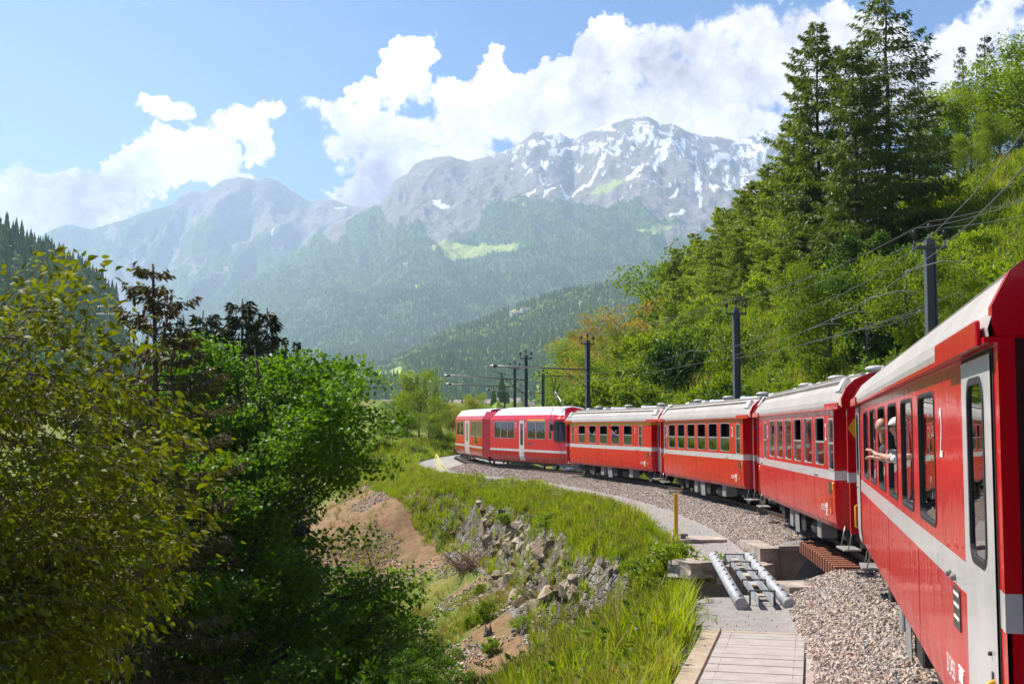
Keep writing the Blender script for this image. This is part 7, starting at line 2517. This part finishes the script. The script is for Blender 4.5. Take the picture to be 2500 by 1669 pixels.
def far_z(x, y):
    i = np.argmin((vx - x) ** 2 + (vy - y) ** 2); return float(vz.ravel()[i])
rv = random.Random(12)
for k, (xd, Y) in enumerate(((1050, 900), (1066, 940), (1080, 900), (1095, 920), (1112, 960), (1128, 930), (1146, 980), (1165, 950), (1180, 900), (1205, 960), (890, 980), (880, 900))):
    p = ray(xd, 930, Y); 
    house((p.x, Y, far_z(p.x, Y)), rv.uniform(9, 15), rv.uniform(8, 11), rv.uniform(6, 9), rv.uniform(-.6, .6), "small pale house of the valley village, seen over the railcar roof")
mx, my, mz = FOREST_PTS[2][0], FOREST_PTS[2][1], FOREST_PTS[2][2]
for k, (xd, yd) in enumerate(((1190, 708), (1206, 700), (1178, 713))):
    y = 3250.0
    p = ray(xd, yd, y); i = np.argmin((mx - p.x) ** 2 + (my - y) ** 2)
    house((mx.ravel()[i], my.ravel()[i], mz.ravel()[i]), 26, 18, 12, 0.3 * k, ("white farmhouse highest on the spur meadow", "farmhouse right of the spur's white one", "small farmhouse lowest on the spur meadow")[k])
def pylon(xd, yt, Y, H, label):
    tp = ray(xd, yt, Y); base = tp.z - H
    root = empty("lattice_pylon", (tp.x, Y, base)); tag(root, label, "pylon", "lattice pylons in the haze")
    mb = MB().mat(M_STEEL)
    for a in (-1, 1):
        for b in (-1, 1): mb.tube([(a * 2.6, b * 2.6, -8), (a * 0.5, b * 0.5, H * 0.75), (0, 0, H)], 0.16, 4, False)
    for k in range(7):
        z0, z1 = H * 0.1 * k, H * 0.1 * (k + 1); f = lambda z: 2.6 - 2.1 * z / (H * 0.75)
        for a in (-1, 1):
            mb.tube([(-f(z0), a * f(z0), z0), (f(z1), a * f(z1), z1)], 0.09, 3, False); mb.tube([(f(z0), a * f(z0), z0), (-f(z1), a * f(z1), z1)], 0.09, 3, False)
    mb.build("tower", root)
    for z, w_ in ((0.72, 7), (0.84, 5.5)):
        mb = MB().mat(M_STEEL); mb.tube([(-w_, 0, H * z), (0, 0, H * z + 1.2), (w_, 0, H * z)], 0.13, 4, False); mb.tube([(-w_, 0, H * z), (w_, 0, H * z)], 0.13, 4, False); mb.build("crossarm", root)
pylon(248, 680, 640, 34, "faint lattice pylon left of the cone-laden spruce")
pylon(336, 668, 760, 38, "faint lattice pylon right behind the cone-laden spruce")

# ------------------------------------------------------------------ people at the coach windows
M_SKIN = simple("skin", (0.52, 0.26, 0.17), 0.5, 0, 0.06, 20)
M_SKIN2 = simple("tanned_skin", (0.38, 0.17, 0.10), 0.5, 0, 0.06, 20)
M_CAP = simple("white_cap_cloth", (0.72, 0.68, 0.66), 0.8, 0, 0.05)
M_SHIRT = simple("white_shirt", (0.68, 0.64, 0.64), 0.85, 0, 0.06)
M_TEAL = simple("teal_sleeve", (0.03, 0.18, 0.20), 0.8)
M_VIOLET = simple("violet_sleeve", (0.16, 0.14, 0.36), 0.8)
M_HAIR = simple("grey_hair", (0.16, 0.13, 0.11), 0.8)
M_BLK = simple("black_plastic", (0.015, 0.015, 0.015), 0.4)
def skin_body(name, verts, edges, radii, mat, parent=None, root=0, sub=1):
    me = bpy.data.meshes.new(name); me.from_pydata([tuple(v) for v in verts], edges, []); me.update()
    me.materials.append(mat)
    o = link(name, me, parent)
    md = o.modifiers.new("skin", 'SKIN')
    for i, rd in enumerate(radii):
        v = me.skin_vertices[0].data[i]; v.radius = (rd, rd) if not hasattr(rd, '__len__') else rd; v.use_root = (i == root)
    md.use_smooth_shade = True
    s = o.modifiers.new("smooth", 'SUBSURF'); s.levels = sub; s.render_levels = sub
    return o
def hand_chain(w, d, up, s=1.0):
    """hand from wrist w along d; returns verts, edges, radii (five bent fingers)"""
    d = d.normalized(); sd = d.cross(up).normalized()
    V, E, Rr = [w, w + d * 0.05 * s, w + d * 0.09 * s], [(0, 1), (1, 2)], [0.030 * s, (0.040 * s, 0.020 * s), (0.042 * s, 0.018 * s)]
    for k, (o_, l_) in enumerate(((-0.033, 0.070), (-0.011, 0.082), (0.012, 0.076), (0.034, 0.060))):
        b = w + d * 0.095 * s + sd * o_ * s; a1 = b + d * l_ * 0.5 * s - up * 0.008 * s; a2 = b + d * l_ * 0.75 * s - up * 0.04 * s
        i = len(V); V += [b, a1, a2]; E += [(2, i), (i, i + 1), (i + 1, i + 2)]; Rr += [0.010 * s, 0.009 * s, 0.007 * s]
    b = w + d * 0.04 * s - sd * 0.04 * s; i = len(V)
    V += [b, b + d * 0.035 * s - sd * 0.02 * s, b + d * 0.06 * s - sd * 0.022 * s - up * 0.015 * s]; E += [(1, i), (i, i + 1), (i + 1, i + 2)]; Rr += [0.012 * s, 0.010 * s, 0.008 * s]
    return V, E, Rr
def head_mesh(mat, s=1.0, name="head"):
    """face looks towards +x"""
    bm = bmesh.new(); bmesh.ops.create_uvsphere(bm, u_segments=20, v_segments=14, radius=1)
    for v in bm.verts:
        x, y, z = v.co
        nx, ny, nz = x * 0.098, y * 0.076, z * 0.118
        if z < -0.1: nx *= 1 - 0.18 * (-z); ny *= 1 - 0.35 * (-z) ** 1.2
        if x > 0.5 and abs(y) < 0.22 and -0.35 < z < 0.10: nx += 0.026 * (1 - abs(y) / 0.22) * (0.5 + (0.1 - z))
        if x > 0.6 and 0.05 < z < 0.3 and 0.15 < abs(y) < 0.5: nx -= 0.010
        if x > 0.6 and abs(y) < 0.35 and -0.60 < z < -0.45: nx -= 0.006
        if x > 0.5 and z < -0.75: nx += 0.012
        v.co = Vector((nx, ny, nz)) * s
    for sy in (-1, 1):
        r_ = bmesh.ops.create_icosphere(bm, subdivisions=1, radius=0.02 * s)
        for v in r_['verts']: v.co = Vector((v.co.x * 0.8 - 0.005 * s, v.co.y * 0.4 + sy * 0.078 * s, v.co.z * 1.6))
    me = bpy.data.meshes.new(name); bm.to_mesh(me); bm.free(); me.materials.append(mat)
    for p_ in me.polygons: p_.use_smooth = True
    return me
def in_coach(root, x, y, z):
    return root.matrix_world @ Vector((x, y, z))
bpy.context.view_layer.update()
# D: local +x = forward (away from the camera), +y = towards the valley
xw4 = locD(z3(547)); xw3 = locD(z3(467))
def person(root, x, y, label, skin, shirt, cap=False, reach=None, zh=2.62, lean=0.12, s=1.0, hair=True, facing=0.0, phone=False, face=60):
    rt = empty("person", (0, 0, 0)); 
    M = root.matrix_world
    rt.matrix_world = M @ Matrix.Translation((x, y, 0)) @ Matrix.Rotation(facing, 4, 'Z')
    tag(rt, label, "person", None)
    H = Vector((0, lean, zh))                       # head centre; +y is outwards
    sh = zh - 0.27
    V = [Vector((0, -0.42, 1.45)), Vector((0, -0.30, 1.75)), Vector((0, -0.06, sh - 0.08)), Vector((0, lean * 0.6, sh + 0.05)), Vector((0, lean * 0.9, sh + 0.13)), Vector((0.0, lean, zh - 0.05))]
    E = [(0, 1), (1, 2), (2, 3), (3, 4), (4, 5)]
    Rr = [(0.17, 0.13), (0.18, 0.13), (0.19, 0.13), (0.12, 0.10), 0.055, 0.06]
    body = skin_body("torso", [V[0], V[1], V[2], V[3], Vector((-0.19, lean * 0.4, sh - 0.04)), Vector((0.19, lean * 0.4, sh - 0.04))], [(0, 1), (1, 2), (2, 3), (2, 4), (2, 5)], [(0.17, 0.13), (0.18, 0.13), (0.15, 0.12), (0.06, 0.055), 0.075, 0.075], shirt, rt)
    skin_body("neck", [V[3], V[4], V[5]], [(0, 1), (1, 2)], [0.042, 0.036, 0.038], skin, rt)
    hd = link("head", head_mesh(skin), rt, tuple(H), (0, R(4), R(face)), 0.84)
    if hair:
        bm = bmesh.new(); bmesh.ops.create_uvsphere(bm, u_segments=16, v_segments=10, radius=1)
        for v in bm.verts: v.co = Vector((v.co.x * 0.104 - 0.014, v.co.y * 0.083, max(v.co.z, -0.1 if v.co.x > 0.1 else -0.62) * 0.122 + 0.012))
        me = bpy.data.meshes.new("hair"); bm.to_mesh(me); bm.free(); me.materials.append(M_HAIR); link("hair", me, hd)
    if cap:
        sg = MB().mat(M_BLK); sg.cbox(0.075, 0.10, -0.066, 0.066, 0.0, 0.035, 0.006); sg.box(-0.01, 0.08, 0.071, 0.076, 0.012, 0.024); sg.box(-0.01, 0.08, -0.076, -0.071, 0.012, 0.024); sg.build('sunglasses', hd)
        bm = bmesh.new(); bmesh.ops.create_uvsphere(bm, u_segments=18, v_segments=10, radius=1)
        for v in bm.verts: v.co = Vector((v.co.x * 0.112, v.co.y * 0.092, max(v.co.z, 0.05) * 0.115 + 0.025))
        me = bpy.data.meshes.new("cap"); bm.to_mesh(me); bm.free(); me.materials.append(M_CAP)
        for p_ in me.polygons: p_.use_smooth = True
        cp = link("cap", me, hd)
        b_ = MB().mat(M_CAP)
        ring = [(0.07 + 0.145 * math.cos(a_), 0.09 * math.sin(a_), 0.04 - 0.04 * math.cos(a_)) for a_ in [R(q) for q in range(-90, 91, 20)]]
        b_.poly(ring); b_.poly([(a, b, c_ - 0.006) for a, b, c_ in ring][::-1]); b_.build("peak", cp)
    if reach:
        for k, (el, wr) in enumerate(reach):
            el, wr = Vector(el), Vector(wr)
            s0 = Vector((-0.18 if k else 0.18, lean * 0.4 + 0.02, sh - 0.03))
            skin_body("sleeve", [s0, s0.lerp(el, 0.5), el, el.lerp(wr, 0.25)], [(0, 1), (1, 2), (2, 3)], [0.07, 0.062, 0.052, 0.048], shirt, rt)
            d = (wr - el)
            hv, he, hr = hand_chain(wr, d, Vector((0, 0, 1)), 0.85)
            V2 = [el.lerp(wr, 0.2), el.lerp(wr, 0.6)] + hv
            E2 = [(0, 1), (1, 2)] + [(a + 2, b + 2) for a, b in he]
            skin_body("forearm", V2, E2, [0.042, 0.036] + hr, skin, rt, 0)
            if phone and k == 0:
                pb_ = MB().mat(M_BLK); pb_.cbox(-0.01, 0.01, -0.08, 0.08, -0.04, 0.04, 0.004); pb_.build("camera_in_hand", rt, loc=tuple(wr + d.normalized() * 0.12 + Vector((0, 0, 0.05))))
    return rt
person(coach_d, xw4 - 0.08, W2 - 0.11, "passenger in white cap and white shirt leaning out of the nearest coach", M_SKIN, M_SHIRT, cap=True, lean=0.06, zh=2.64,
       reach=[((0.30, 0.12, 2.30), (0.52, 0.27, 2.31)), ((-0.20, 0.10, 2.30), (0.12, 0.22, 2.34))])
person(coach_d, xw3 + 0.05, W2 - 0.06, "balding passenger looking out one window ahead of the white cap", M_SKIN, simple("dark_shirt", (0.05, 0.05, 0.06), 0.9), hair=False, lean=0.05, zh=2.66,
       reach=[((0.1, 0.02, 2.25), (0.25, 0.14, 2.34))], face=50)
def wa(i, px): return locA(zx(px))
person(coach_a, wa(0, 1322), W2 - 0.16, "passenger with teal sleeve stretching an arm out of the first class coach", M_SKIN, M_TEAL, lean=0.02, zh=2.45, reach=[((0.28, 0.20, 2.42), (0.50, 0.30, 2.62))])
person(coach_a, wa(0, 1500), W2 - 0.14, "passenger in violet sleeves holding a camera at the first class window", M_SKIN, M_VIOLET, lean=0.04, zh=2.52, reach=[((0.15, 0.20, 2.34), (0.22, 0.24, 2.60)), ((-0.22, 0.16, 2.34), (0.02, 0.24, 2.56))], phone=True)
person(coach_a, wa(0, 1430), W2 - 0.22, "passenger half hidden behind the first class window's right edge", M_SKIN2, simple("brown_jacket", (0.16, 0.06, 0.04), 0.9), lean=0.0, zh=2.50)

# ------------------------------------------------------------------ haze over the whole valley
mh, t = new_mat("haze")
pv = t.new('ShaderNodeVolumePrincipled')
pv.inputs['Color'].default_value = (0.59, 0.76, 1.0, 1)
pv.inputs['Density'].default_value = 0.78e-4
pv.inputs['Anisotropy'].default_value = 0.3
t.l.new(pv.outputs[0], t.out.inputs['Volume'])
zmin = min(float(GZ.min()), min(float(f[2].min()) for f in FOREST_PTS)) - 1.0
zmax = max(float(f[2].max()) for f in FOREST_PTS) + 40
xm_ = max(float(np.abs(f[0]).max()) for f in FOREST_PTS) + 100
ym_ = max(float(f[1].max()) for f in FOREST_PTS) + 100
mb = MB().mat(mh); mb.box(-xm_, xm_, -120, ym_, zmin, zmax)
hz = mb.build("haze"); tag(hz, "pale blue summer haze filling the valley", kind='stuff')
